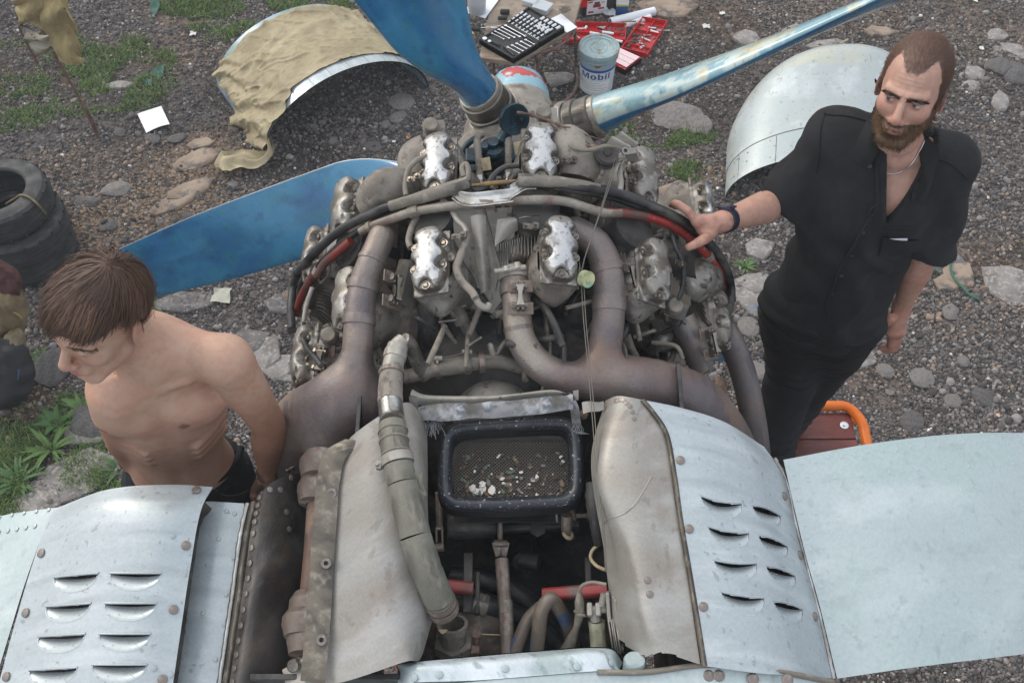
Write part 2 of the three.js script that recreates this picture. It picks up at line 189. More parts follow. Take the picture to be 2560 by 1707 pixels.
{
  const ax = (a, b, n, far) => { const l = []; for (const q of far) l.push(a - q); for (let i = 0; i <= n; i++) l.push(a + (b - a) * i / n); for (const q of far.slice().reverse()) l.push(b + q); return l; };
  const F = [1500, 500, 150, 40, 12, 4, 1], X = ax(-6.2, 6.2, 330, F), Z = ax(-10.5, 1.2, 310, F), pos = [], uv = [], col = [], idx = [];
  const soil = L3('#6b635e'), soil2 = L3('#4f4946'), tan = L3('#a08873'), earth = L3('#57473a'), asp = L3('#777171');
  for (const z of Z) for (const x of X) { const nr = max(abs(x) - 6.2, -z - 10.5, z - 1.2, 0); pos.push(x, gh(x, z) * exp(-nr), z); uv.push(x, z);
    const q = f3(x * 4, 1, z * 4, 4) - 0.5, n = f3(x * 1.4, 4, z * 1.4, 4); let c = soil.map((s, i) => mix(s, soil2[i], ss(0.4, 0.6, n))); const m2 = ss(0.5, 0.62, f3(x * 0.9, 9, z * 0.9, 4)); c = c.map((s, i) => mix(s, asp[i], m2 * 0.6));
    const m = blob(sand, x, z, q * 1.5); c = c.map((s, i) => mix(s, tan[i], m)); const g = blob(grassSpots, x, z, q); c = c.map((s, i) => mix(s, earth[i], g * 0.8)); const k = 0.75 + 0.5 * f3(x * 14, 2, z * 14, 3); col.push(...c.map((s) => s * k)); }
  const w = X.length; for (let j = 0; j < Z.length - 1; j++) for (let i = 0; i < w - 1; i++) { const a = j * w + i; idx.push(a, a + w, a + 1, a + 1, a + w, a + w + 1); }
  const g = new THREE.BufferGeometry(); g.setAttribute('position', new THREE.Float32BufferAttribute(pos, 3)); g.setAttribute('uv', new THREE.Float32BufferAttribute(uv, 2)); g.setAttribute('color', new THREE.Float32BufferAttribute(col, 3)); g.setIndex(idx); g.computeVertexNormals();
  const m = mat({ base: 0xd8d8d8, tile: 0.9, size: 1024, vc: true, rough: 1, bump: 'cast', bs: 0.006, bt: 0.3, rmap: false, layers: [{ c: 0x8a8a88, f: [40, 40], lo: .45, hi: .6, o: 4 }, { c: 0x5e5a58, f: [24, 24], lo: .5, hi: .68, k: 1 }, { c: 0xffffff, f: [90, 90], lo: .68, hi: .76, k: 2, o: 2 }] });
  const ground = part(scene, 'ground', g, m); ground.userData.kind = 'structure';
  // stones and broken slabs
  const SM = [mat({ base: 0x8b8683, tile: .5, size: 256, rough: .95, bump: 'cast', bs: .004, layers: [{ c: 0x6d6864, f: [5, 5], lo: .4, hi: .6 }, { c: 0xaaa5a0, f: [30, 30], lo: .55, hi: .7, k: 1 }] }), mat({ base: 0x9c8b7a, tile: .5, size: 256, rough: .95, bump: 'cast', bs: .004, layers: [{ c: 0x7b6a5c, f: [5, 5], lo: .4, hi: .6 }, { c: 0x5a5350, f: [9, 9], lo: .55, hi: .65, k: 1 }] }), mat({ base: 0x696665, tile: .5, size: 256, rough: .95, bump: 'cast', bs: .004, layers: [{ c: 0x4c4a4a, f: [5, 5], lo: .4, hi: .6 }, { c: 0x8b8683, f: [30, 30], lo: .55, hi: .7, k: 1 }] })];
  const SCOL = SM;
  const r = rng(77);
  function slab(px, py, w, d, rot, k, seed, hh = 0.032) { // flat broken piece, w,d metres
    const q = rng(seed), n = 6 + floor(q() * 3), pts = []; for (let i = 0; i < n; i++) { const a = (i + 0.35 * (q() - 0.5)) / n * 2 * PI, e = 0.72 + 0.4 * q(); pts.push(new THREE.Vector2(cos(a) * w / 2 * e, sin(a) * d / 2 * e)); }
    const e = new THREE.ExtrudeGeometry(new THREE.Shape(pts), { depth: hh * 0.6, bevelSize: 0.012, bevelThickness: 0.012, bevelSegments: 2, curveSegments: 2, steps: 1 }); e.rotateX(-PI / 2);
    const a = e.attributes.position; for (let i = 0; i < a.count; i++) { const x = a.getX(i), y = a.getY(i), z = a.getZ(i); a.setXYZ(i, x + .012 * (n3(x * 25 + seed, y * 25, z * 25) - .5), y + 0.02 * (n3(x * 9 + seed, 1, z * 9) - .5) + (n3(seed, 3, 1) - .5) * .14 * x, z + .012 * (n3(x * 25, y * 25 + seed, z * 25) - .5)); }
    const o = part(ground, 'stone', boxUV(toCreasedNormals(e, 0.7)), SCOL[k]); o.position.copy(GP(px, py, -hh * 0.35)); o.rotation.y = rot;
  }
  const ROCK = [1, 2, 3, 4, 5, 6].map((s) => { const g = new THREE.IcosahedronGeometry(1, 3), a = g.attributes.position; for (let i = 0; i < a.count; i++) { const v = V(a.getX(i), a.getY(i), a.getZ(i)); let m = 1; for (let q = 0; q < 9; q++) { const d = V(h3(s, q, 1) - .5, h3(s, q, 2) - .5, h3(s, q, 3) - .5).normalize(); const c = 0.62 + 0.25 * h3(s, q, 4), t = v.dot(d); if (t > c) m = min(m, c / t); } v.multiplyScalar(m * (1 + 0.1 * (n3(v.x * 5 + s, v.y * 5, v.z * 5) - .5))); a.setXYZ(i, v.x, v.y, v.z); } const m2 = mergeVertices((g.deleteAttribute('uv'), g.deleteAttribute('normal'), g), 1e-4); m2.computeVertexNormals(); return boxUV(toCreasedNormals(m2, 0.45)); });
  function rock(px, py, s, k, seed) { const o = part(ground, 'stone', ROCK[seed % 6], SCOL[k]); o.position.copy(GP(px, py, s * 0.12)); o.scale.set(s * (0.8 + .5 * h3(seed, 1, 1)), s * .4, s * (0.8 + .5 * h3(seed, 2, 1))); o.rotation.y = h3(seed, 3, 3) * 6; }
  [[...wI(470, 230), .62, .36, .35, 0], [...wI(200, 420), .3, .2, .1, 0], [...wH(1450, 470), .45, .17, .15, 2], [...wH(1990, 900), .34, .32, .9, 0], [...wH(2200, 480), .26, .2, .3, 2], [...wH(2180, 960), .26, .24, 0, 0], [...wH(760, 1450), .4, .25, .2, 0], [...wH(1850, 800), .35, .2, .4, 2], [...wE(1680, 690), .42, .17, .15, 1], [...wE(1790, 140), .26, .09, 0, 0], [...wC(545, 265), .22, .2, 0, 0], [...wC(840, 235), .32, .2, .5, 0], [...wC(1060, 300), .35, .12, .2, 0], [...wC(1410, 220), .26, .12, 0, 1], [...wC(2180, 230), .2, .16, .5, 0], [...wC(2030, 490), .16, .16, 0, 0], [...wC(2190, 690), .14, .24, -.3, 0], [...wC(2000, 570), .14, .12, 0, 0], [...wC(2280, 340), .3, .22, 0, 0], [...wN(690, 1050), .22, .2, .5, 0], [...wQ(110, 400), .3, .42, .1, 0], [...wQ(1060, 330), .25, .3, 0, 0], [...wQ(770, 830), .34, .24, .2, 0], [...wQ(1920, 330), .42, .36, .4, 0], [...wQ(1450, 170), .25, .2, 0, 2], [...wQ(1560, 260), .22, .2, .9, 1], [...wQ(1480, 320), .2, .14, .3, 1], [...wN(690, 1280), .24, .2, .2, 0], [...wC(20, 60), .5, .3, 0, 1], [...wA(950, 1100), .38, .16, .5, 1], [...wA(1020, 1040), .38, .14, .6, 1], [...wA(1050, 870), .4, .17, .55, 1], [...wA(1090, 780), .24, .12, .3, 1], [...wA(640, 470), .24, .08, .1, 0], [...wB(1480, 590), .3, .16, .3, 0], [...wB(2290, 890), .28, .2, .2, 0], [...wH(1200, 1290), .2, .1, .2, 2]].forEach(([x, y, w, d, ro, k], i) => slab(x, y, w, d, ro, k, 100 + i * 7));
  [[...wE(1620, 60), .15, 0], [...wE(1770, 60), .1, 0], [...wC(60, 780), .12, 0], [...wC(180, 800), .09, 0], [...wC(200, 840), .13, 0], [...wC(2180, 460), .12, 2], [...wC(2290, 490), .12, 2], [...wA(630, 1040), .085, 0], [...wA(650, 720), .05, 2], [...wA(830, 760), .06, 2], [...wA(960, 750), .07, 2], [...wA(2180, 575), .05, 0], [...wA(2170, 650), .06, 0], [...wA(590, 1230), .06, 2], [...wA(470, 1100), .07, 2], [...wA(2020, 800), .05, 2], [...wB(290, 880), .07, 0], [...wB(110, 1090), .05, 2], [...wB(310, 770), .09, 0], [...wH(430, 980), .13, 2], [...wH(700, 1400), .12, 2], [...wQ(60, 620), .07, 0], [...wQ(950, 620), .07, 0], [...wQ(1030, 950), .06, 0], [...wQ(1290, 1000), .06, 0], [...wQ(1505, 1150), .06, 0], [...wQ(1740, 1130), .07, 2], [...wQ(1220, 1310), .07, 2], [...wQ(1500, 530), .06, 0], [...wQ(150, 945), .07, 0], [...wQ(90, 920), .06, 0], [...wB(2240, 760), .06, 0]].forEach(([x, y, s, k], i) => rock(x, y, s, k, i + 3));
  for (let i = 0; i < 90; i++) { const px = r() * 2560, py = r() * 1150, s = 0.02 + 0.035 * r() * r(); rock(px, py, s, r() < .15 ? 1 : r() < .5 ? 0 : 2, 50 + i); }
  // loose gravel and crumbs of asphalt
  const small = [1, 2, 3].map((s) => { const g = new THREE.IcosahedronGeometry(1, 1), a = g.attributes.position; for (let i = 0; i < a.count; i++) { const x = a.getX(i), y = a.getY(i), z = a.getZ(i), k = 0.72 + 0.5 * n3(x * 1.7 + s * 9, y * 1.7, z * 1.7); a.setXYZ(i, x * k, y * k, z * k); } g.deleteAttribute('uv'); g.computeVertexNormals(); return g; });
  const gm = new THREE.MeshStandardMaterial({ color: 0xffffff, roughness: 0.9 }), gG = new THREE.Group(); gG.name = 'gravel'; gG.userData.kind = 'stuff'; 
  tag(gG, 'loose dark grey gravel and crumbled asphalt strewn all over the yard', 'gravel'); scene.add(gG);
  const cols = ['#5b5755', '#4b4847', '#676260', '#777270', '#888482', '#645b57', '#424041'].map((c) => new THREE.Color(c)), pale = new THREE.Color('#cfcac4'), tanC = new THREE.Color('#8d7b6a');
  for (let s = 0; s < 3; s++) { const N = 105000, im = new THREE.InstancedMesh(small[s], gm, N), M = new THREE.Matrix4(), Q = new THREE.Quaternion(), E = new THREE.Euler(); let n = 0;
    while (n < N) { const px = -60 + r() * 2680, py = -40 + r() * 1790; const p = onH(px, py); if (p.z < -10.4) continue; const dens = 0.25 + 0.75 * ss(.36, .56, f3(p.x * 2.2, 5, p.z * 2.2, 3)); const sd = blob(sand, p.x, p.z, 0), gr = blob(grassSpots, p.x, p.z, 0); if (r() > dens * (1 - 0.75 * sd) * (1 - .6 * gr)) { if (r() < 0.92) continue; }
      const dist = hypot(p.x, p.z, 5), sz = (0.0028 + 0.0085 * pow(r(), 3.5) + (r() < 0.015 ? 0.015 * r() : 0)) * (dist > 6.5 ? 1.2 : 1); E.set(r() * 6, r() * 6, r() * 6); Q.setFromEuler(E);
      M.compose(V(p.x, gh(p.x, p.z) + sz * 0.25, p.z), Q, V(sz * (0.8 + .6 * r()), sz * (.6 + .4 * r()), sz * (0.8 + .6 * r()))); im.setMatrixAt(n, M); const c = (r() < 0.006 ? pale : r() < 0.035 + sd * 0.5 ? tanC : cols[floor(r() * 7)]).clone().multiplyScalar(0.8 + 0.4 * r()); im.setColorAt(n, c); n++; }
    im.name = 'gravel'; im.userData.kind = 'stuff'; im.castShadow = im.receiveShadow = true; gG.add(im); }
  // grass
  const bl = new THREE.BufferGeometry(); { const p = [], ix = []; for (let i = 0; i < 4; i++) { const t = i / 3, w = 0.5 * (1 - t) + 0.02; p.push(-w, t, t * t * 0.5, w, t, t * t * 0.5); if (i < 3) ix.push(i * 2, i * 2 + 1, i * 2 + 2, i * 2 + 1, i * 2 + 3, i * 2 + 2); } bl.setAttribute('position', new THREE.Float32BufferAttribute(p, 3)); bl.setIndex(ix); bl.computeVertexNormals(); }
  const gmat = new THREE.MeshPhysicalMaterial({ color: 0xffffff, roughness: .7, side: THREE.DoubleSide, transmission: 0.3, thickness: 0 });
  const N = 34000, im = new THREE.InstancedMesh(bl, gmat, N), M = new THREE.Matrix4(), gc = ['#55762e', '#446628', '#6a8438', '#7d8a48', '#3a5624'].map((c) => new THREE.Color(c)); let n = 0;
  while (n < N) { const g = grassSpots[floor(r() * grassSpots.length)]; const a = r() * 2 * PI, d = sqrt(r()) * 1.05, x = g[0] + cos(a) * d * g[2], z = g[1] + sin(a) * d * g[3]; if (r() > g[4] * (g[2] * g[3] * 2 + .12) * 2.2 * ss(.36, .54, f3(x * 5, 11, z * 5, 3))) continue; const l = 0.02 + 0.055 * r() * r() * (0.6 + f3(x * 3, 2, z * 3, 2)); const Q = new THREE.Quaternion().setFromEuler(new THREE.Euler((r() - .2) * 0.9, r() * 2 * PI, (r() - .5) * 0.6, 'YXZ')); M.compose(V(x, gh(x, z) - .003, z), Q, V(0.006 + .006 * r(), l, l)); im.setMatrixAt(n, M); im.setColorAt(n, gc[floor(r() * 5)].clone().multiplyScalar(.8 + .6 * r())); n++; }
  im.name = numbered('grass'); im.userData.kind = 'stuff'; tag(im, 'short patchy green grass growing through the gravel', 'grass'); scene.add(im);
  // single weeds with broad leaves
  const lm = new THREE.MeshPhysicalMaterial({ color: 0x40682c, roughness: .6, side: THREE.DoubleSide, transmission: .25, thickness: 0 }), lm2 = new THREE.MeshPhysicalMaterial({ color: 0x587a35, roughness: .6, side: THREE.DoubleSide, transmission: .25, thickness: 0 });
  const leaf = (len, w, a, lift, r0) => { const g = plate((u, v) => { const t = u, hw = w * sin(PI * pow(t, .75)) * (1 - .25 * t) * (1 + .18 * sin(t * 40)); const q = (v - .5) * 2; return V(r0 + len * t * cos(lift * (1 - t * .8)), .01 + len * t * sin(lift) * (1 - .6 * t) - abs(q) * hw * -.25, q * hw); }, 10, 4, .0008); g.rotateY(a); return g; };
  const weed = (px, py, s, n, narrow, label, m, seed) => { s *= .55; n = Math.round(n * 1.4); const q = rng(seed), o = thing('weed', label, 'weed', GP(px, py, -.01)); for (let i = 0; i < n; i++) part(o, 'leaf', leaf(s * (.6 + .6 * q()), s * (narrow ? .09 : .22) * (.7 + .5 * q()), i * 2.4 + q(), .35 + .7 * q(), .01), m); part(o, 'stem', boxUV(mv(cyl(.004, .006, .04, 8), 0, .015, 0)), m); };
  weed(...wH(300, 900), .13, 9, 0, 'dark green round-leaved weed left of the bare-chested man’s face', lm, 1); weed(...wH(620, 1300), .2, 14, 0, 'leafy lobed weed just left of the bare-chested man’s ribs', lm2, 2); weed(...wH(430, 1420), .2, 14, 0, 'bushy weed on the lower left behind the grey slab', lm, 3); weed(...wH(770, 1160), .09, 8, 1, 'small pale weed under the bare-chested man’s chin', lm2, 4); weed(...wH(1170, 490), .16, 10, 0, 'yellowish-green weed behind the bare-chested man’s neck', lm2, 5);
  weed(...wI(760, 190), .2, 11, 1, 'thin-leaved weed growing at the edge of the slab by the man’s wrist', lm, 6); weed(...wI(820, 280), .12, 10, 0, 'low weed beside the bare-chested man’s hanging hand', lm2, 7); weed(...wI(330, 60), .3, 16, 1, 'large long-leaved green weed at the upper edge of the left slab', lm2, 8); weed(...wI(120, 270), .28, 16, 1, 'tall tuft of broad grass left of the grey slab', lm, 9); weed(...wG(2050, 100), .16, 12, 1, 'spiky green weed on the gravel between engine and black-shirted man', lm2, 10); weed(...wE(1730, 500), .1, 9, 1, 'tiny weed on the gravel in front of the bare metal shell', lm2, 11); weed(...wC(150, 1150), .1, 9, 1, 'small thin weed beside the brown slab right of the engine', lm2, 12);
}
// ───────── materials of the aircraft ─────────
const M = {
  dusty: mat({ base: 0x827c74, tile: .35, rough: .78, metal: .15, bump: 'cast', bs: .0009, bt: .08, layers: [{ c: 0x5d564e, f: [5, 5], lo: .48, hi: .68, a: .85 }, { c: 0xa59d90, f: [7, 7], lo: .52, hi: .7, k: 1, a: .8 }, { c: 0x3b3733, f: [20, 20], lo: .66, hi: .74, k: 2, a: .7 }] }),
  grey: mat({ base: 0x99958d, tile: .4, rough: .7, metal: .2, bs: .0004, layers: [{ c: 0x7b756c, f: [4, 4], lo: .45, hi: .65, a: .8 }, { c: 0xb0aca4, f: [9, 9], lo: .55, hi: .7, k: 1, a: .7 }, { c: 0x4d4842, f: [26, 26], lo: .67, hi: .73, k: 2, a: .8 }] }),
  darkCast: mat({ base: 0x4e4c4a, tile: .35, rough: .7, metal: .25, bump: 'cast', bs: .0009, bt: .08, layers: [{ c: 0x2b2b2c, f: [5, 5], lo: .45, hi: .6 }, { c: 0x77706a, f: [8, 8], lo: .56, hi: .7, k: 1, a: .8 }] }),
  black: mat({ base: 0x1d1e20, tile: .4, rough: .6, bs: .0004, layers: [{ c: 0x33312f, f: [5, 5], lo: .5, hi: .7 }] }),
  rubber: mat({ base: 0x2d2f31, tile: .3, rough: .62, bs: .0003, layers: [{ c: 0x6d675e, f: [3, 9], lo: .52, hi: .72, a: .7 }, { c: 0x1b1c1e, f: [8, 8], lo: .55, hi: .65, k: 1 }] }),
  hoseDust: mat({ base: 0x7b756b, tile: .3, rough: .85, bs: .0005, layers: [{ c: 0x4a4743, f: [4, 7], lo: .5, hi: .66 }, { c: 0x978f83, f: [9, 9], lo: .58, hi: .7, k: 1 }] }),
  tubeGrey: mat({ base: 0x8a847a, tile: .4, rough: .65, metal: .2, bs: .0003, layers: [{ c: 0x6a5a52, f: [5, 3], lo: .52, hi: .66, a: .8 }, { c: 0xa9a499, f: [9, 9], lo: .55, hi: .7, k: 1 }, { c: 0x7d3a33, f: [18, 10], lo: .67, hi: .72, k: 2, a: .7 }] }),
  tubeRed: mat({ base: 0x8e2c26, tile: .3, rough: .5, bs: .0003, layers: [{ c: 0x5d4a46, f: [5, 4], lo: .45, hi: .6, a: .85 }, { c: 0x3c3331, f: [10, 7], lo: .58, hi: .68, k: 1, a: .9 }, { c: 0xb08f86, f: [40, 14], lo: .72, hi: .76, k: 2 }] }),
  tubeRedDark: mat({ base: 0x5a423d, tile: .3, rough: .6, bs: .0003, layers: [{ c: 0x8a3026, f: [5, 4], lo: .56, hi: .62, a: .9 }, { c: 0x2f2b2a, f: [8, 6], lo: .5, hi: .66, k: 1, a: .8 }] }),
  polish: mat({ base: 0xc4c5c6, tile: .16, rough: .5, metal: 1, bump: 'cast', bs: .0011, bt: .05, layers: [{ c: 0x8f8d8a, f: [7, 7], lo: .5, hi: .62, a: .8 }, { c: 0x5d5a57, f: [14, 14], lo: .64, hi: .72, k: 1, a: .8 }] }),
  castWorn: mat({ base: 0x8f8c86, tile: .25, rough: .58, metal: .55, bump: 'cast', bs: .0008, bt: .06, layers: [{ c: 0x6e675e, f: [4, 4], lo: .42, hi: .6, a: .9 }, { c: 0xc3c2bf, f: [10, 10], lo: .58, hi: .68, k: 1, a: .7 }, { c: 0x433f3b, f: [18, 18], lo: .65, hi: .72, k: 2 }] }),
  exhaust: mat({ base: 0x837e7a, tile: .5, rough: .62, metal: .35, vc: true, bs: .0009, bump: 'cast', bt: .1, layers: [{ c: 0x988d82, f: [4, 4], lo: .48, hi: .68, a: .8 }, { c: 0x615d63, f: [5, 5], lo: .5, hi: .7, k: 1, a: .8 }, { c: 0x8a6a52, f: [6, 6], lo: .5, hi: .85, k: 2, a: .45 }] }),
  bolt: mat({ base: 0x8a857c, tile: .1, size: 128, rough: .45, metal: .7, layers: [{ c: 0x5e5750, f: [6, 6], lo: .45, hi: .6 }] }),
  steel: mat({ base: 0xb9bbbb, tile: .2, size: 256, rough: .38, metal: .85, layers: [{ c: 0x85817a, f: [5, 5], lo: .5, hi: .65, a: .8 }] }),
  teal: mat({ base: 0x1c3a48, tile: .2, size: 256, rough: .5, bs: .0006, bump: 'cast', bt: .06, layers: [{ c: 0x33464a, f: [5, 5], lo: .45, hi: .62 }, { c: 0x0d181e, f: [7, 7], lo: .55, hi: .66, k: 1 }, { c: 0x2d7d92, f: [14, 14], lo: .68, hi: .74, k: 2 }] }),
  braid: mat({ base: 0x9c948a, tile: .1, size: 256, rough: .9, bump: 'weave', bs: .0016, bt: .05, layers: [{ c: 0x6c645c, f: [5, 5], lo: .48, hi: .62 }] }),
  wire: mat({ base: 0x77716a, size: 128, rough: .5, metal: .6, bump: null, rmap: false }),
  paper: mat({ base: 0xb9aa88, tile: .1, size: 128, rough: .9, layers: [{ c: 0x9a8c70, f: [6, 6], lo: .5, hi: .7 }] }),
  rust: mat({ base: 0x6e5549, tile: .15, size: 256, rough: .8, bs: .0006, layers: [{ c: 0x43352f, f: [6, 6], lo: .48, hi: .62 }, { c: 0x8c7362, f: [9, 9], lo: .6, hi: .7, k: 1 }] }),
};
const inE = (o) => { o.position.copy(EO); o.rotation.x = EA; return o; };
const engine = inE(thing('radial_engine', 'uncovered dusty radial engine with worn rocker covers, exhaust pipes and hose rings', 'engine'));
const radial = (phi, r, z) => V(r * sin(phi), r * cos(phi), z), outw = (phi) => V(sin(phi), cos(phi), 0), tang = (phi) => V(cos(phi), -sin(phi), 0);
const ZA = V(0, 0, 1);
const hexBolt = (r = .007, h = .006) => { const g = [mv(cyl(r * 1.7, r * 1.7, h * .3, 16), 0, h * .15, 0), mv(cyl(r, r * 1.05, h, 6), 0, h * .8, 0)]; return merge(g); };
const BOLT = hexBolt(), BOLT_S = hexBolt(.0045, .005), SCREW = merge([mv(lathe([[.0075, 0], [.0072, .003], [.005, .006], [0, .0072]], 14), 0, 0, 0), mv(cyl(.0105, .0105, .002, 14), 0, .001, 0)]);
// crankcase, nose and rear covers
part(engine, 'crankcase', [lathe([[.1, -.72], [.15, -.70], [.165, -.62], [.2, -.56], [.27, -.47], [.325, -.36], [.345, -.26], [.345, -.2], [.31, -.19], [.31, .12], [.1, .12]], 56).rotateX(PI / 2)], M.dusty);
part(engine, 'rear_case', [lathe([[.1, .1], [.33, .12], [.37, .18], [.37, .3], [.31, .36], [.26, .5], [.17, .6], [0, .6]], 56).rotateX(PI / 2)], M.darkCast);
part(engine, 'supercharger_case', (() => { const c = eY(1237, 985, .33); return boxUV(iso((x, y, z) => dEll(x, y, z, c.x, .17, .40, .12, .2, .1), [-.22, -.1, .26], [.22, .42, .66], .008)); })(), M.grey);
// barrels with cooling fins: fourteen round the crankcase
{
  const finned = (() => { const g = []; g.push(mv(cyl(.058, .06, .3, 24), 0, .44, 0)); for (let i = 0; i < 17; i++) g.push(mv(cyl(.073, .073, .0018, 28), 0, .33 + i * .0085, 0)); return merge(g); })();
  const headFins = (() => { const g = [bx(.11, .06, .2, .01).translate(0, .50, 0)]; for (let i = 0; i < 15; i++) { const x = (i - 7) * .0078, h = .085 - abs(i - 7) * .004; g.push(bx(.0018, h, .23 - abs(i - 7) * .006, 0).translate(x, .475 + h / 2, 0)); } return merge(g); })();
  for (let i = 0; i < 14; i++) { const p = (-20 + i * 360 / 14) * PI / 180; const a = part(engine, 'cylinder', finned, M.darkCast); a.rotation.z = -p; const b = part(a, 'head_fins', headFins, M.dusty); }
}
// rocker covers: bone-shaped castings, bolt wells along the sides, worn bright on top
function coverGeo(seed) {
  const carve = (d, c, k) => sS(d, -c, k) ;   // remove c from d
  const sdf = (x, y, z) => { const e = ss(.035, .085, abs(z)); let d = dBox(x, y + .006, z, .043 - .010 * e, .036, .083, .02);
    const top = .024 - .011 * ss(.035, .085, abs(z)) + .0025 * sin(z * 75 + 1) - 8 * x * x; d = -sU(-d, -(y - top), .012);
    for (const [sx, sz] of [[-1, -.038], [1, -.038], [-1, .022], [1, .022]]) d = -sU(-d, max(hypot(x - sx * .041, z - sz) - .0165, -.008 - y), .009);
    d = -sU(-d, max(hypot(x, z - .078) - .016, .002 - y), .009);
    d = sU(d, dBox(x, y + .030, z, .046, .005, .087, .004), .006); return d + .0012 * (n3(x * 70 + seed, y * 70, z * 70) - .5); };
  const g = iso(sdf, [-.056, -.045, -.097], [.056, .034, .097], .0027);
  return split(boxUV(g), (x, y, z) => y > .0085 + .014 * (f3(x * 45 + seed * 3, y * 45, z * 45, 3) - .5) + .3 * max(0, abs(x) - .026) && abs(z) < .062 + .02 * (n3(x * 50, seed, z * 50) - .5));
}
const COVERS = [1, 2, 3].map(coverGeo);
const HOUSE = boxUV(iso((x, y, z) => sU(sU(dBox(x, y + .062, z, .044, .04, .082, .02), dCap(x, y, z, V(0, -.08, .02), V(0, -.2, -.02), .062, .07), .04), dCap(x, y, z, V(0, -.075, -.09), V(0, -.09, .09), .024, .022), .03) + .002 * (n3(x * 40, y * 40, z * 40) - .5), [-.09, -.28, -.13], [.09, -.03, .13], .0055));
const coverList = [['F', 777, 637], ['F', 856, 515], ['F', 1090, 403], ['F', 1352, 378], ['F', 1614, 437], ['F', 1768, 520], ['R', 751, 890], ['R', 861, 745], ['R', 1069, 645], ['R', 1402, 617], ['R', 1644, 672], ['R', 1808, 800]];
coverList.forEach(([row, px, py], i) => {
  const p = eR(px, py, .612), phi = atan2(p.x, p.y), o = outw(phi), h = new THREE.Group();
  const dull = i === 4 || i === 0 || i === 1 || i >= 10 || i === 6 || i === 7;
  const [top, body] = COVERS[i % 3];
  const c = part(engine, 'rocker_cover', body, M.castWorn); put(c, M4(p, tang(phi), o, ZA)); c.matrixAutoUpdate = true;
  part(c, 'worn_face', top, dull ? M.castWorn : M.polish);
  for (const [sx, sz] of [[-1, -.038], [1, -.038], [-1, .022], [1, .022]]) { const b = part(c, 'bolt', SCREW, M.bolt); b.position.set(sx * .037, -.008, sz); }
  const b = part(c, 'bolt', SCREW, M.bolt); b.position.set(0, .002, .076);
  const hs = part(engine, 'rocker_housing', HOUSE, i % 2 ? M.dusty : M.castWorn); put(hs, M4(p, tang(phi), o, ZA));
});
// bosses, plugs and pipe clips on the housings
const disc = (px, py, r, rad = .016) => { const p = eR(px, py, r), phi = atan2(p.x, p.y); return { p, phi }; };
// ring of tubes and hoses round the cylinders
const ringPts = (l, r) => l.map(([x, y]) => eR(x, y, r));
part(engine, 'grey_ring_tube', sweep(ringPts([wD(790, 1172), wD(880, 1125), wD(1020, 1075), wD(1270, 985), wD(1480, 945), wD(1760, 912), wD(2100, 900), wE(0, 765), wE(300, 742), wE(600, 737), wE(760, 760), wE(900, 805), wE(1050, 845), wE(1180, 848)], .618), .0115, { n: 16, seg: 6 }), M.tubeGrey);
part(engine, 'red_ring_tube', sweep(ringPts([wE(1040, 842), wE(1180, 847), wE(1390, 874)], .6175), .0115, { n: 16, seg: 6 }), M.tubeRedDark, 'flaking grey and red stretch of the ring tube');
part(engine, 'red_ring_tube', sweep(ringPts([wE(1380, 872), wE(1560, 930), wE(1700, 1012), wE(1850, 1140), wE(1930, 1228), wE(2000, 1330), wE(2055, 1440), wE(2085, 1560)], .617), .0112, { n: 16, seg: 6 }), M.tubeRed, 'red painted stretch of the ring tube under the bearded man’s hand');
part(engine, 'red_ring_tube', sweep(ringPts([wD(690, 1262), wD(560, 1375), wD(430, 1490), wD(360, 1600), wF(300, 200), wF(230, 310), wF(170, 430), wF(140, 545)], .615), .0112, { n: 16, seg: 6 }), M.tubeRedDark, 'dark red peeling stretch of the ring tube on the left');
part(engine, 'black_hose', sweep(ringPts([wD(1500, 790), wD(1300, 862), wD(1000, 952), wD(760, 1062), wD(560, 1180), wD(380, 1340), wD(240, 1490), wD(150, 1610), wF(150, 200), wF(112, 310), wF(92, 480), wF(95, 690)], .632), .0118, { n: 16, seg: 6 }), M.rubber);
part(engine, 'black_hose', sweep(ringPts([wD(1560, 850), wD(1200, 950), wD(900, 1085), wD(650, 1245), wD(430, 1440), wD(300, 1580), wF(210, 240), wF(150, 380), wF(120, 560)], .612), .0075, { n: 12, seg: 6 }), M.rubber);
part(engine, 'black_hose', sweep(ringPts([wE(560, 585), wE(950, 640), wE(1250, 712), wE(1500, 815), wE(1700, 915), wE(1850, 1020), wE(1960, 1140), wE(2060, 1300), wE(2105, 1450), wE(2108, 1580), wG(1940, 330), wG(1925, 420)], .634), .0125, { n: 16, seg: 6 }), M.rubber);
part(engine, 'black_hose', sweep(ringPts([wE(620, 635), wE(1050, 705), wE(1300, 780), wE(1550, 885), wE(1750, 1005), wE(1900, 1130), wE(2000, 1270), wE(2070, 1420)], .612), .0085, { n: 12, seg: 6 }), M.rubber);
part(engine, 'rubber_sleeve', sweep(ringPts([wD(1850, 690), wD(1620, 762), wD(1330, 850), wD(1080, 920)], .634), [.0165, .0168, .0145, .0125], { n: 16, seg: 8, wob: .25 }), M.hoseDust);
part(engine, 'rubber_sleeve', sweep(ringPts([wE(318, 566), wE(520, 578), wE(760, 600), wE(1000, 645)], .634), [.0158, .0152, .0135, .0127], { n: 16, seg: 8, wob: .2 }), M.hoseDust);
part(engine, 'amber_connector', [rod(eR(...wD(1995, 705), .634), eR(...wD(2230, 683), .634), .0055), rod(eR(...wD(1880, 715), .634), eR(...wD(2000, 705), .634), .003), rod(eR(...wD(2230, 683), .634), eR(...wE(300, 575), .634), .0035)], mat({ base: 0x8f6f3e, tile: .1, size: 128, rough: .6, layers: [{ c: 0x6c5a40, f: [5, 5], lo: .45, hi: .65 }] }));
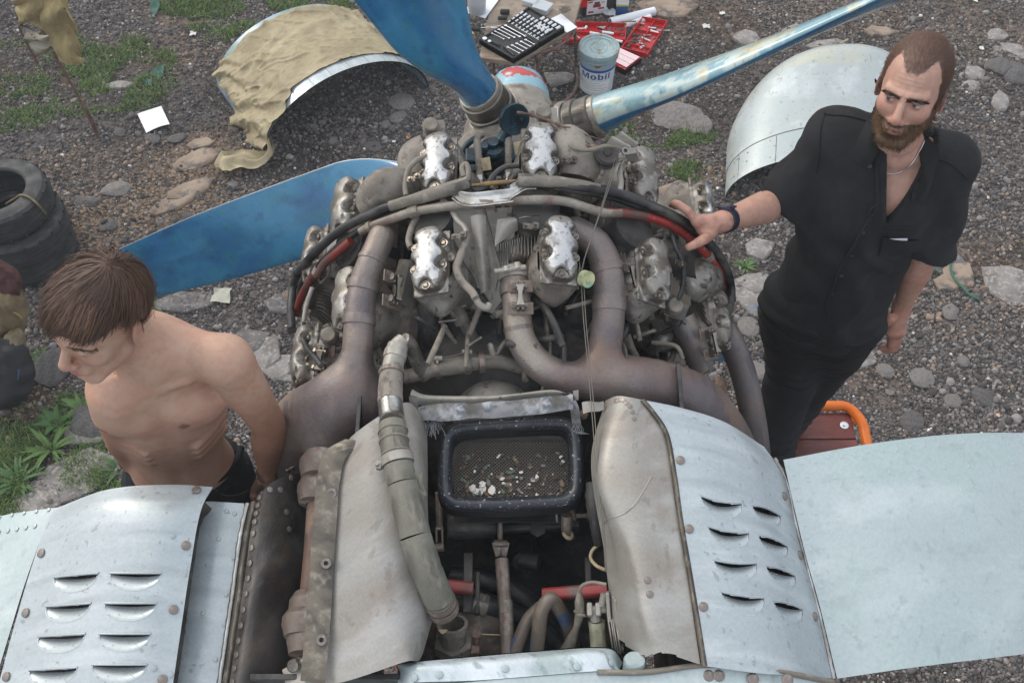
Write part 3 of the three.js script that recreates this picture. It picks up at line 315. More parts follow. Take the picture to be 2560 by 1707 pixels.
const band = (p, dir, r, w = .012, m = M.tubeGrey, name = 'clamp_band', par = engine) => part(par, name, lathe([[r, -w / 2], [r + .0022, -w / 2], [r + .003, 0], [r + .0022, w / 2], [r, w / 2]], 26).applyMatrix4(frameY(p, dir, abs(dir.clone().normalize().z) > .9 ? V(1, 0, 0) : ZA)), m);
const seg2 = (a, b, f) => ({ p: a.clone().lerp(b, f), d: b.clone().sub(a) });
for (const [a, b, r, rr, w] of [[wD(1280, 985), wD(1330, 968), .618, .012, .022], [wD(1320, 972), wD(1370, 958), .618, .0125, .006], [wD(380, 1540), wD(360, 1580), .615, .0118, .02], [wE(1900, 1190), wE(1935, 1232), .617, .0118, .022], [wD(860, 1135), wD(900, 1118), .618, .0118, .012], [wF(140, 530), wF(138, 560), .615, .0118, .012]]) { const p = eR(...a, r), q = eR(...b, r); band(p.clone().lerp(q, .5), q.clone().sub(p), rr, w, M.hoseDust, 'clip'); }
// bright saddle that carries the hose ends
{ const z = -.02, path = [wD(1690, 790), wD(1775, 850), wD(1880, 868), wD(2100, 848), wD(2290, 820), wE(250, 720 - 30), wE(320, 640), wE(380, 605), wE(470, 600)].map(([x, y]) => eR(x, y, .628)); const C = new THREE.CatmullRomCurve3(path); part(engine, 'saddle_bracket', plate((u, v) => { const p = C.getPoint(u), o = V(p.x, p.y, 0).normalize(); return p.addScaledVector(o, (v < .2 || v > .8 ? .004 : -.001)).add(V(0, 0, (v - .5) * .04)); }, 60, 10, .0018), M.steel); }
// baffles and fins in the middle
const patch = (a, b, c, d, nu, nv, f = null, th = .0016, keep = null) => plate((u, v) => { const p = a.clone().lerp(b, u).lerp(c.clone().lerp(d, u), v); if (f) p.add(f(u, v)); return p; }, nu, nv, th, keep);
{
  const q = (w, y) => eY(...w, y);
  part(engine, 'baffle_plate', patch(q(wD(1690, 960), .57), q(wD(2352, 930), .57), q(wF(1500, 480), .40), q(wF(1840, 560), .42), 20, 20, (u, v) => V(0, .02 * sin(PI * v) * (1 - u * .4), 0)), M.grey);
  part(engine, 'baffle_rib', patch(q(wD(1870, 1020), .60), q(wD(2010, 1010), .60), q(wF(1690, 385), .47), q(wF(1760, 350), .47), 14, 24, (u, v) => V(0, .022 * sin(PI * u) * (.5 + .5 * sin(PI * v)), .004 * sin(PI * u))), M.grey);
  part(engine, 'baffle_plate', patch(q(wE(120, 1130), .545), q(wE(145, 900), .585), q(wE(440, 1030), .555), q(wE(500, 865), .59), 16, 20, (u, v) => V(0, .018 * sin(PI * min(1, v * 1.1)) * sin(PI * u * .9 + .3), -.03 * (1 - u) * sin(PI * v * .5))), M.grey);
  part(engine, 'baffle_plate', patch(q(wE(0, 800), .56), q(wE(40, 800), .58), q(wE(130, 1500), .46), q(wE(170, 1300), .5), 6, 14), M.grey);
  for (let i = 0; i < 16; i++) { const x = 150 + i * 20; part(engine, 'cooling_fin', bar(q(wE(x + 4, 1090 - i * 5), .535), q(wE(x + 12, 1275 - i * 3), .49), .0022, .03), M.steel); }
  for (let i = 0; i < 9; i++) part(engine, 'cooling_fin', bar(q(wF(1575 + i * 14, 390 + i * 3), .40), q(wF(1600 + i * 13, 590), .34), .002, .03), M.dusty);
  for (let i = 0; i < 12; i++) part(engine, 'cooling_fin', bar(q(wE(710 + i * 21, 640 + i * 3), .56), q(wE(720 + i * 19, 700 + i * 3), .53), .0022, .03), M.dusty);
  for (let i = 0; i < 12; i++) { const a = eR(...wF(300 + i * 9, 600 - i * 22), .58); part(engine, 'cooling_fin', plate((u, v) => a.clone().add(V(-.02 + .06 * u, -.03 * v + .008 * sin(u * 5 + i), .05 * u * u - .01 + .006 * i * 0)), 10, 3, .0014), M.castWorn); }
  for (let i = 0; i < 11; i++) { const a = eR(...wG(1630 + i * 14, 400 - i * 6), .56); part(engine, 'cooling_fin', plate((u, v) => a.clone().add(V(.004 + .05 * u, -.02 * v - .03 * u + .006 * sin(u * 6), .055 * u - .02)), 10, 3, .0014), M.castWorn); }
  // intake elbows seen as smooth dusty domes between the heads
  part(engine, 'intake_elbow', boxUV(sweep([eR(...wD(960, 1010), .57), eR(...wD(930, 860), .6), eR(...wD(1050, 760), .60), eR(...wD(1180, 760), .57), eR(...wD(1260, 860), .5)], [.036, .05, .056, .055, .05], { n: 24, seg: 8 })), M.dusty);
  part(engine, 'intake_elbow', boxUV(sweep([eR(...wE(800, 560), .56), eR(...wE(820, 440), .575), eR(...wE(760, 330), .58), eR(...wE(720, 250), .56)], [.05, .06, .062, .05], { n: 24, seg: 8 })), M.dusty);
  part(engine, 'intake_elbow', boxUV(sweep([eR(...wD(1330, 640), .54), eR(...wD(1360, 470), .55), eR(...wD(1480, 380), .55)], [.045, .055, .05], { n: 24, seg: 8 })), M.dusty);
  part(engine, 'intake_elbow', boxUV(sweep([eR(...wG(1760, 250), .55), eR(...wG(1700, 180), .57), eR(...wG(1640, 200), .56), eR(...wG(1590, 330), .52)], [.05, .06, .06, .04], { n: 24, seg: 8 })), M.castWorn);
  part(engine, 'intake_elbow', boxUV(sweep([eR(...wF(560, 60), .55), eR(...wF(640, -60), .57), eR(...wF(700, -120), .54)], [.035, .05, .04], { n: 24, seg: 8 })), M.darkCast);
  part(engine, 'intake_elbow', boxUV(sweep([eR(...wE(1190, 1200), .46), eR(...wE(1150, 1050), .53), eR(...wE(1200, 950), .54)], [.04, .046, .04], { n: 24, seg: 8 })), M.darkCast);
}
// thin pipes, priming lines, ignition leads
const lead = (l, r, rad, m, name = 'ignition_lead') => part(engine, name, sweep(l.map((w) => eR(...w, r)), rad, { n: 10, seg: 6 }), m);
lead([wD(1440, 430), wD(1340, 470), wD(1260, 560), wD(1235, 640), wD(1225, 740), wD(1235, 820)], .632, .0068, M.hoseDust);
lead([wD(1800, 640), wD(1785, 540), wD(1820, 510), wD(1845, 560), wD(1840, 680)], .61, .007, M.hoseDust);
lead([wB(1170, 1215), wB(1060, 1230), wB(980, 1290), wB(930, 1370), wB(870, 1400), wB(820, 1370)], .625, .007, M.rubber);
lead([wB(1180, 1260), wB(1120, 1310), wB(1090, 1400)], .62, .0075, M.rubber);
lead([wE(1165, 700), wE(1185, 600), wE(1175, 520), wE(1200, 440), wE(1225, 410), wE(1200, 395), wE(1140, 400)], .63, .0075, M.grey, 'bent_pipe');
lead([wE(1600, 960), wE(1640, 1120), wE(1690, 1230), wE(1710, 1330), wE(1700, 1480), wE(1670, 1568)], .6, .0065, M.rubber);
lead([wF(270, 330), wF(220, 480), wF(195, 620)], .63, .006, M.grey, 'bent_pipe'); lead([wF(190, 620), wF(185, 720), wF(230, 850), wF(300, 930), wF(345, 990)], .615, .0075, M.rubber);
lead([wD(1690, 970), wD(1740, 1060), wD(1810, 1130), wD(1830, 1180)], .6, .0075, M.grey, 'bent_pipe'); lead([wD(1830, 1200), wD(1810, 1290), wD(1770, 1400), wD(1740, 1480), wF(1480, 170), wF(1520, 270), wF(1620, 380), wF(1640, 420)], .585, .0095, M.braid, 'braided_lead');
lead([wF(1640, 420), wF(1680, 480), wF(1740, 500), wF(1760, 470)], .52, .009, M.grey, 'bent_pipe');
lead([wD(1340, 1030), wD(1290, 1130), wD(1260, 1260), wD(1280, 1330)], .595, .0085, M.hoseDust, 'bent_pipe');
lead([wE(1480, 1010), wE(1540, 1000), wE(1550, 1070), wE(1500, 1090)], .57, .005, M.hoseDust); lead([wE(1400, 1030), wE(1290, 1110), wE(1240, 1180), wE(1240, 1290)], .55, .004, M.grey);
lead([wD(640, 1350), wD(560, 1400), wD(520, 1480), wF(430, 100), wF(400, 220), wF(340, 290), wF(330, 250), wF(380, 180)], .59, .004, M.hoseDust);
for (const [w, r] of [[wD(1310, 655), .63], [wD(740, 905), .6], [wE(740, 405), .62], [wE(1235, 575), .62], [wE(420, 960), .605], [wE(1670, 1270), .6], [wD(1750, 1220), .6]]) { const p = eR(...w, r), phi = atan2(p.x, p.y); const k = part(engine, 'pipe_clip', merge([bx(.034, .003, .016, .001), mv(bx(.016, .012, .016, .003), .012, .004, 0)]), M.castWorn); put(k, M4(p, tang(phi + .2), outw(phi), ZA)); for (const s of [-.01, .012]) part(k, 'bolt', BOLT_S, M.bolt).position.set(s, s > 0 ? .01 : .002, 0); }
for (const [w, r, rad] of [[wD(780, 815), .59, .012], [wE(1255, 480), .6, .013], [wF(1440, 80), .585, .012], [wE(480, 1150), .575, .011], [wG(1815, 435), .575, .013], [wF(185, 850), .605, .010], [wG(1725, 230), .6, .006]]) { const p = eR(...w, r), phi = atan2(p.x, p.y); const b = part(engine, 'boss', mv(lathe([[rad, 0], [rad, .008], [rad * .8, .011], [rad * .25, .0115], [rad * .2, .009], [0, .009]], 20), 0, 0, 0), M.castWorn); put(b, frameY(p, outw(phi).add(V(0, 0, .35)))); }
// breather caps on small pressed brackets
function capBracket(w, y, yaw, m = M.dusty) { const p = eY(...w, y), o = new THREE.Group(); o.name = 'breather_bracket'; engine.add(o); o.position.copy(p); o.rotation.set(.25, yaw, 0);
  part(o, 'cap', mv(lathe([[0, .034], [.016, .033], [.019, .030], [.0195, .012], [.0205, .010], [.0205, 0], [0, 0]], 26), 0, 0, 0), M.rubber.clone() && M.hoseDust); part(o, 'bracket_plate', [mv(bx(.058, .003, .045, .001), .006, -.002, 0), mv(bx(.003, .06, .04, .001), .034, -.03, .004), mv(bx(.003, .05, .03, .001), -.018, -.027, 0), mv(bx(.05, .02, .003, .001), .005, -.012, -.022)], m); const b = part(o, 'bolt', rod(V(-.02, -.05, .01), V(.045, -.05, .01), .003), M.bolt); for (const s of [-.022, .044]) part(o, 'nut', mv(cyl(.006, .006, .006, 6).rotateZ(PI / 2), s, -.05, .01), M.bolt); }
capBracket(wF(1320, 385), .50, .1); capBracket(wE(618, 1440), .5, -.1); capBracket(wF(420, 745), .34, .5, M.darkCast); capBracket(wG(1500, 400), .38, -.4, M.darkCast);
capBracket(wB(1350, 850), .55, 0, M.grey); capBracket(wB(525, 945), .52, .1);
// rod and pipe under the left centre head
part(engine, 'push_rod_tube', [rod(eY(...wF(1440, 420), .46), eY(...wF(1640, 800), .34), .016), rod(eY(...wF(1440, 480), .44), eY(...wF(1510, 640), .40), .012)], M.dusty);
for (const [a, b] of [[wF(1500, 500), wF(1560, 480)], [wF(1330, 620), wF(1480, 600)], [wF(1580, 820), wF(1690, 750)]]) part(engine, 'bolt', rod(eY(...a, .44), eY(...b, .44), .0045), M.bolt);
part(engine, 'dark_pipe', sweep([eY(...wF(1110, 130), .40), eY(...wF(1060, 350), .38), eY(...wF(1020, 600), .34), eY(...wF(1020, 780), .3)], .036, { n: 22 }), M.hoseDust);
part(engine, 'dark_pipe', sweep([eY(...wF(1260, 380), .36), eY(...wF(1230, 520), .34), eY(...wF(1260, 700), .31), eY(...wF(1330, 900), .25)], [.032, .037, .037, .034], { n: 22 }), M.darkCast);
part(engine, 'dark_pipe', sweep([eY(...wG(800, 330), .36), eY(...wG(700, 500), .31), eY(...wG(610, 720), .25)], [.042, .044, .042], { n: 22 }), M.darkCast);
part(engine, 'dark_pipe', sweep([eY(...wG(1130, 610), .30), eY(...wG(1160, 700), .28), eY(...wG(1200, 780), .24)], .012, { n: 16 }), M.braid);
part(engine, 'dark_pipe', sweep([eR(...wG(1330, 720), .42), eR(...wG(1400, 660), .46), eR(...wG(1480, 600), .48)], [.018, .02, .02], { n: 18 }), M.castWorn);
for (const [a, b, rr, y] of [[wG(1560, 480), wG(1720, 860), .034, .28], [wF(480, 850), wF(520, 1130), .034, .30]]) part(engine, 'exhaust_stub', sweep([eY(...a, y), eY(...a, y).lerp(eY(...b, y - .08), .5).add(V(0, .01, 0)), eY(...b, y - .08)], rr, { n: 24, col: () => [1, 1, 1] }), M.exhaust);
part(engine, 'exhaust_stub', sweep([eY(...wG(1850, 500), .16), eY(...wG(1930, 640), .13), eY(...wG(2035, 900), .06), eY(...wG(2120, 1300), -.02), eY(...wG(2165, 1700), -.12)], .036, { n: 24, col: () => [.9, .9, .95] }), M.exhaust);
// exhaust manifolds, one flowing shell on each side
const pl = (l) => l.map(([px, py, y, r]) => ({ p: eY(px, py, y), r }));
function manifold(chains, k, lo, hi, tintF, name) { const g = iso((x, y, z) => { let d = 9; for (const c of chains) { let e = 9; for (let i = 0; i < c.length - 1; i++) e = min(e, dCap(x, y, z, c[i].p, c[i + 1].p, c[i].r, c[i + 1].r)); d = sU(d, e, k); } return d; }, lo, hi, .006); return part(engine, name, paint(boxUV(g), tintF), M.exhaust); }
const curve = (c, n = 4) => { const C = new THREE.CatmullRomCurve3(c.map((q) => q.p), false, 'centripetal'), o = [], N = (c.length - 1) * n; for (let i = 0; i <= N; i++) { const f = i / n, a = min(floor(f), c.length - 2); o.push({ p: C.getPoint(i / N), r: mix(c[a].r, c[a + 1].r, f - a) }); } return o; };
const mR1 = curve(pl([[1289, 690, .50, .035], [1292, 760, .49, .035], [1300, 840, .465, .035], [1340, 905, .44, .037], [1410, 945, .425, .041], [1500, 955, .41, .046], [1590, 960, .40, .052]])), mR2 = curve(pl([[1440, 575, .53, .034], [1490, 610, .52, .037], [1517, 670, .50, .039], [1523, 760, .475, .0395], [1515, 850, .45, .040], [1500, 930, .42, .042]])), mR3 = curve(pl([[1560, 958, .40, .048], [1640, 972, .375, .072], [1722, 1012, .32, .084], [1785, 1085, .22, .086], [1830, 1175, .06, .082], [1845, 1270, -.12, .078]]));
manifold([mR1, mR2, mR3], .05, [-.06, -.2, -.16], [.66, .60, .72], (x, y, z) => { const a = ss(.12, -.0, x), n = f3(x * 9, y * 9, z * 9, 3); const dust = [1.5, 1.44, 1.33]; const hot = [.93 + .3 * (n - .5), .86 + .25 * (n - .5), .87 + .1 * (n - .5)]; const t = clamp(a + .2 * (n - .5) + .5 * ss(.2, .05, x) * ss(.5, .3, z)); return hot.map((h, i) => mix(h, dust[i], t)); }, 'exhaust_manifold');
const mL1 = curve(pl([[955, 592, .50, .034], [930, 650, .50, .034], [908, 715, .485, .036], [898, 800, .465, .037], [893, 880, .44, .038], [880, 950, .405, .05]])), mL2 = curve(pl([[905, 1010, .38, .06], [840, 1010, .36, .07], [770, 1040, .29, .076], [720, 1100, .19, .072], [700, 1180, .05, .066], [700, 1260, -.1, .062]]));
const mL3 = curve(pl([[850, 1020, .36, .06], [830, 1090, .32, .055], [812, 1160, .29, .045]]));
manifold([mL1, mL2, mL3], .07, [-.62, -.2, -.16], [-.06, .60, .78], (x, y, z) => { const n = f3(x * 9, y * 9, z * 9, 3), h = ss(.52, .7, f3(x * 6, y * 6 + 4, z * 6, 3)); return [1.02 + .4 * (n - .5) + .1 * h, .95 + .35 * (n - .5), .92 + .2 * (n - .5) - .04 * h]; }, 'exhaust_manifold');
// slip-joint rings, weld seams and toggle links on the exhaust
const ringOn = (c, t, w = .006, dr = .0015, m = M.exhaust) => { const i = floor(t * (c.length - 1)), a = c[max(i - 1, 0)], b = c[min(i + 1, c.length - 1)]; const g = lathe([[c[i].r - .002, -w], [c[i].r + dr, -w], [c[i].r + dr * 1.6, 0], [c[i].r + dr, w], [c[i].r - .002, w]], 40).applyMatrix4(frameY(c[i].p, b.p.clone().sub(a.p), V(1, 0, 0))); part(engine, 'joint_ring', paint(g, () => [1.05, .98, .95]), m); };
ringOn(mR1, .1, .016, .004); ringOn(mR1, .3, .005, .001); ringOn(mR2, .43, .01, .002); ringOn(mR2, .6, .018, .002); ringOn(mL1, .42, .012, .003); ringOn(mL1, .62, .012, .003); ringOn(mL1, .2, .006, .002);
function toggle(a, b, lift) { const o = new THREE.Group(); o.name = 'toggle_link'; engine.add(o); const d = b.clone().sub(a), L = d.length(); const up = lift.clone().normalize(); o.applyMatrix4 ? put(o, M4(a.clone().lerp(b, .5), new THREE.Vector3().crossVectors(d, up).normalize(), d.clone().normalize(), new THREE.Vector3().crossVectors(new THREE.Vector3().crossVectors(d, up).normalize(), d.clone().normalize()))) : 0;
  for (const s of [-1, 1]) { const p = part(o, 'pivot', [mv(cyl(.0065, .0065, .032, 14).rotateZ(PI / 2), 0, s * L / 2, .012), mv(cyl(.009, .009, .006, 6).rotateZ(PI / 2), .017, s * L / 2, .012), mv(bx(.009, .024, .022, .004), -.006, s * L / 2, .004), mv(bx(.009, .024, .022, .004), .006, s * L / 2, .004)], M.bolt); part(o, 'saddle', mv(bx(.062, .03, .004, .0015), 0, s * (L / 2 + .004), -.004), M.tubeGrey); }
  part(o, 'link', plate((u, v) => { const y = (u - .5) * (L + .006), w = .0045 + .006 * pow(abs(2 * u - 1), 2); return V((v - .5) * 2 * w, y, .018 - .004 * cos((u - .5) * PI)); }, 20, 4, .004), M.grey); }
const S1 = (w, y) => eY(...w, y);
toggle(S1(wF(2015, 330), .538), S1(wF(2018, 490), .528), V(0, 1, .4)); toggle(S1(wF(955, 262), .50), S1(wF(945, 442), .49), V(.8, .6, .2)); toggle(S1(wE(1222, 1318), .50), S1(wE(1258, 1478), .485), V(.8, .6, .2)); toggle(S1(wG(1765, 605), .30), S1(wG(1795, 745), .28), V(.7, .7, .2)); toggle(S1(wF(365, 870), .32), S1(wF(352, 1010), .30), V(-.3, .8, .2)); toggle(S1(wG(1830, 1145), .27), S1(wG(1790, 1235), .25), V(.3, .9, .3)); toggle(S1(wI(1830, 90), .19), S1(wI(1890, 155), .17), V(-.1, 1, .3));
// split collar with through bolt at the top of the centre pipe
{ const c = mR1[2], d = mR1[3].p.clone().sub(mR1[1].p); const k = part(engine, 'collar', lathe([[.036, -.014], [.042, -.014], [.044, -.004], [.044, .006], [.04, .012], [.036, .012]], 40).applyMatrix4(frameY(mR1[0].p, d, V(1, 0, 0))), M.grey); const e = (x, y) => eY(...wF(x, y), .545); part(k, 'bolt', [rod(e(1800, 195), e(1940, 180), .0062), rod(e(1900, 160), e(1905, 200), .0085), rod(e(1990, 130), e(2000, 180), .0095), rod(e(1930, 175), e(2060, 160), .007)], M.grey); }
{ const e = (x, y, h) => eY(...wG(x, y), h); part(engine, 'heat_plate', patch(e(1820, 930, .33), e(1910, 970, .3), e(1825, 1085, .31), e(1905, 1110, .28), 8, 10, (u, v) => V(0, .012 * sin(PI * u), 0)), mat({ base: 0x8a7058, tile: .1, size: 128, rough: .7, metal: .3, layers: [{ c: 0x5f4c3e, f: [8, 8], lo: .5, hi: .62 }] })); }
// cross pipe with hose joint in front of the supercharger
{ const P = [[1050, 1085, .36], [1180, 1050, .38], [1300, 1015, .39], [1480, 985, .395], [1640, 965, .395], [1800, 950, .39], [1920, 975, .38], [2050, 1020, .36]].map(([x, y, h]) => eY(...wF(x, y), h)); part(engine, 'cross_pipe', sweep(P, [.019, .019, .0195, .019, .019, .0185, .017, .014], { n: 20 }), M.dusty); part(engine, 'hose_joint', sweep([P[2], P[2].clone().lerp(P[3], .5).add(V(0, .002, 0)), P[3], P[3].clone().lerp(P[4], .75)], .0225, { n: 22 }), M.hoseDust);
  for (const [f, i] of [[.1, 2], [.55, 3], [.3, 4]]) { const q = seg2(P[i], P[i + 1], f); band(q.p, q.d, .023, .014, M.tubeGrey, 'hose_clamp'); } for (const w of [wF(1320, 925), wF(1570, 870)]) { const p = eY(...w, .425); part(engine, 'clamp_bolt', [rod(p.clone().add(V(-.012, 0, 0)), p.clone().add(V(.012, 0, 0)), .006), mv(bx(.006, .03, .014, .002), p.x, p.y - .014, p.z + .006)], M.grey); } part(engine, 'lock_wire', sweep([eY(...wF(1320, 925), .43), eY(...wF(1420, 910), .425), eY(...wF(1570, 870), .432)], .0014, { n: 6 }), M.wire); }
// governor on the nose with armoured cables, tags, vent disc
{ const g0 = eY(...wB(985, 1250), .33), gov = new THREE.Group(); gov.name = 'governor'; engine.add(gov); gov.position.copy(g0); const a = M.teal;
  part(gov, 'governor_body', [mv(bx(.062, .09, .06, .008), 0, .0, 0), mv(cyl(.03, .033, .05, 24), 0, .06, 0), mv(bx(.08, .012, .075, .005), 0, -.03, 0), mv(bx(.075, .01, .07, .005), 0, .025, 0)], a); part(gov, 'governor_head', [mv(lathe([[0, .03], [.014, .03], [.015, .014], [.03, .012], [.036, .004], [.037, -.01], [0, -.01]], 28), 0, .1, 0), mv(cyl(.012, .014, .03, 16).rotateX(-.3), -.024, .11, .012)], a);
  part(gov, 'governor_arm', sweep([V(.02, .12, -.01), V(.035, .135, -.03), V(.05, .15, -.06)], [.014, .015, .012], { n: 16 }), a); const pu = part(gov, 'cable_wheel', mv(lathe([[.036, -.006], [.042, -.008], [.043, -.004], [.037, 0], [.043, .004], [.042, .008], [.036, .006], [.03, .003], [.012, .003], [.012, .008], [0, .008]], 36), 0, 0, 0), M.teal); put(pu, frameY(V(.056, .16, -.05), V(.45, .55, .7)));
  for (const [p, q, s] of [[wB(862, 1020), wB(882, 1320), 1], [wB(1092, 985), wB(1090, 1300), 1]]) { const A = eY(...p, .45), B = eY(...q, .45); part(engine, 'armoured_cable', sweep([A.clone().add(V(.012 * s, -.02, -.03)), A, A.clone().lerp(B, .35).add(V(0, .006, 0)), A.clone().lerp(B, .7), B], .0092, { n: 14, seg: 14, rip: (l) => 1 + .08 * (sin(l * 520) > 0 ? 1 : -1) }), M.braid); const nn = part(engine, 'cable_nut', merge([mv(cyl(.0125, .0125, .016, 6), 0, 0, 0), mv(cyl(.01, .01, .03, 14), 0, -.012, 0)]), M.steel); put(nn, frameY(B, A.clone().sub(B))); }
  for (const w of [wB(925, 1205), wB(1168, 1085)]) { const p = eY(...w, .46), t = part(engine, 'paper_tag', bx(.026, .0008, .034, .0002), M.paper); t.position.copy(p); t.rotation.set(.5, .15, .2); }
  part(engine, 'nose_flange', sweep([eY(...wB(740, 1160), .35), eY(...wB(790, 1060), .37), eY(...wB(880, 1000), .38)], .009, { n: 10 }), M.teal);
  const crates = [[840, 1180, .05, .05], [1140, 1150, .05, .07], [800, 1290, .05, .04]]; for (const [x, y, w, d] of crates) part(engine, 'pump_body', mv(bx(w, .06, d, .008), ...eY(...wB(x, y), .36).toArray()), M.teal);
  for (let i = 0; i < 26; i++) { const q = rng(900 + i), p = eY(...wB(760 + 440 * q(), 1240 + 200 * q()), .38 + .04 * q()); part(engine, i % 3 ? 'fitting' : 'nut', mv(cyl(.006 + .006 * q(), .008 + .006 * q(), .014 + .02 * q(), i % 2 ? 6 : 14), 0, 0, 0).rotateX(q() * .9 - .3).rotateZ(q() * 1.4 - .7).translate(p.x, p.y, p.z), [M.dusty, M.castWorn, M.bolt, M.teal][i % 4]); }
}
// random small hardware deep between the heads, pipes and stays
{ const q = rng(4242); for (let i = 0; i < 170; i++) { const phi = (-78 + 160 * q()) * PI / 180, r = .36 + .14 * q(), z = -.2 + .52 * q(), a = radial(phi, r, z), b = a.clone().add(V((q() - .5) * .16, (q() - .3) * .08, (q() - .2) * .2)); part(engine, i % 3 ? 'primer_pipe' : 'stay_rod', i % 3 ? sweep([a, a.clone().lerp(b, .5).addScaledVector(outw(phi), .03), b], .004 + .005 * q(), { n: 10 }) : rod(a, b, .005 + .004 * q()), [M.dusty, M.darkCast, M.rubber, M.hoseDust][i % 4]); } }
// throttle cable run with its pulleys
{ const A = (w, y) => eY(...w, y), pul = (p, ax, R, m, name) => { const g = part(engine, name, lathe([[R, -.007], [R + .003, -.009], [R + .003, -.006], [R - .006, 0], [R + .003, .006], [R + .003, .009], [R, .007], [R * .4, .005], [R * .35, .009], [0, .009]], 30), m); put(g, frameY(p, ax, V(1, 0, 0))); return g; };
  pul(A(wE(1065, 345), .605), V(.15, 1, .25), .026, M.darkCast, 'pulley'); pul(A(wE(1065, 385), .58), V(.15, 1, .25), .025, M.darkCast, 'pulley'); part(engine, 'pulley_bracket', patch(A(wE(1060, 275), .63), A(wE(1200, 190), .65), A(wE(1230, 345), .62), A(wE(1340, 300), .63), 14, 10, (u, v) => V(0, .02 * sin(PI * u) + .01 * sin(9 * u), 0), .002), M.grey); part(engine, 'pulley_bracket', [bar(A(wE(985, 340), .6), A(wE(965, 440), .5), .008, .006), bar(A(wE(1260, 320), .61), A(wE(1290, 380), .55), .03, .02)], M.grey);
  pul(A(wE(890, 1400), .57), V(.6, .6, .55), .017, mat({ base: 0xc9c79a, size: 128, tile: .1, rough: .4, layers: [{ c: 0x7fa08a, f: [5, 5], lo: .5, hi: .65 }] }), 'small_pulley'); part(engine, 'pulley_bracket', [bar(A(wE(800, 1405), .55), A(wE(890, 1340), .565), .016, .004), bar(A(wE(640, 1480), .52), A(wE(830, 1460), .53), .03, .004)], M.dusty);
  for (const s of [0, 1]) part(engine, 'control_cable', sweep([A(wE(1150 + s * 18, 335), .60), A(wE(1075 + s * 16, 615), .62), A(wE(1000 + s * 6, 860), .625), A(wE(850 + s * 6, 1335), .575), A(wE(852 + s * 18, 1440), .56), A(wG(800 + s * 18, 480), .55), A(wG(835 + s * 18, 850), .535), A(wG(880 + s * 20, 1400), .53), A(wJ(2020 + s * 18, 400), .53), A(wJ(2068 + s * 12, 800), .52), A(wJ(2100 + s * 8, 1260), .50)], .0012, { n: 6, seg: 4 }), M.wire);
  part(engine, 'control_cable', sweep([A(wE(310, 5), .6), A(wE(420, 20), .6), A(wE(500, 50), .6), A(wE(600, 80), .61), A(wE(700, 120), .61), A(wE(860, 180), .61), A(wE(1060, 250), .61)], .0035, { n: 8, rip: (l, t) => t < .75 ? 1.2 + .5 * sin(l * 200) * sin(l * 37) : .5 }), M.rust); part(engine, 'control_cable', sweep([A(wE(610, 100), .59), A(wE(660, 150), .6), A(wE(720, 260), .61), A(wE(800, 305), .62), A(wE(920, 318), .63), A(wE(1060, 285), .635), A(wE(1150, 290), .635), A(wE(1205, 315), .635)], .0055, { n: 8 }), M.hoseDust); part(engine, 'cable_end', lathe([[.005, -.004], [.009, -.004], [.009, .004], [.005, .004]], 18).applyMatrix4(frameY(A(wE(1218, 325), .64), V(.2, .9, .5))), M.steel); part(engine, 'control_cable', sweep([A(wE(640, 235), .59), A(wE(740, 240), .6), A(wE(850, 265), .605), A(wE(900, 285), .61), A(wE(990, 290), .62)], .004, { n: 8, rip: (l) => 1.1 + .4 * sin(l * 300) * sin(l * 51) }), M.rust); }
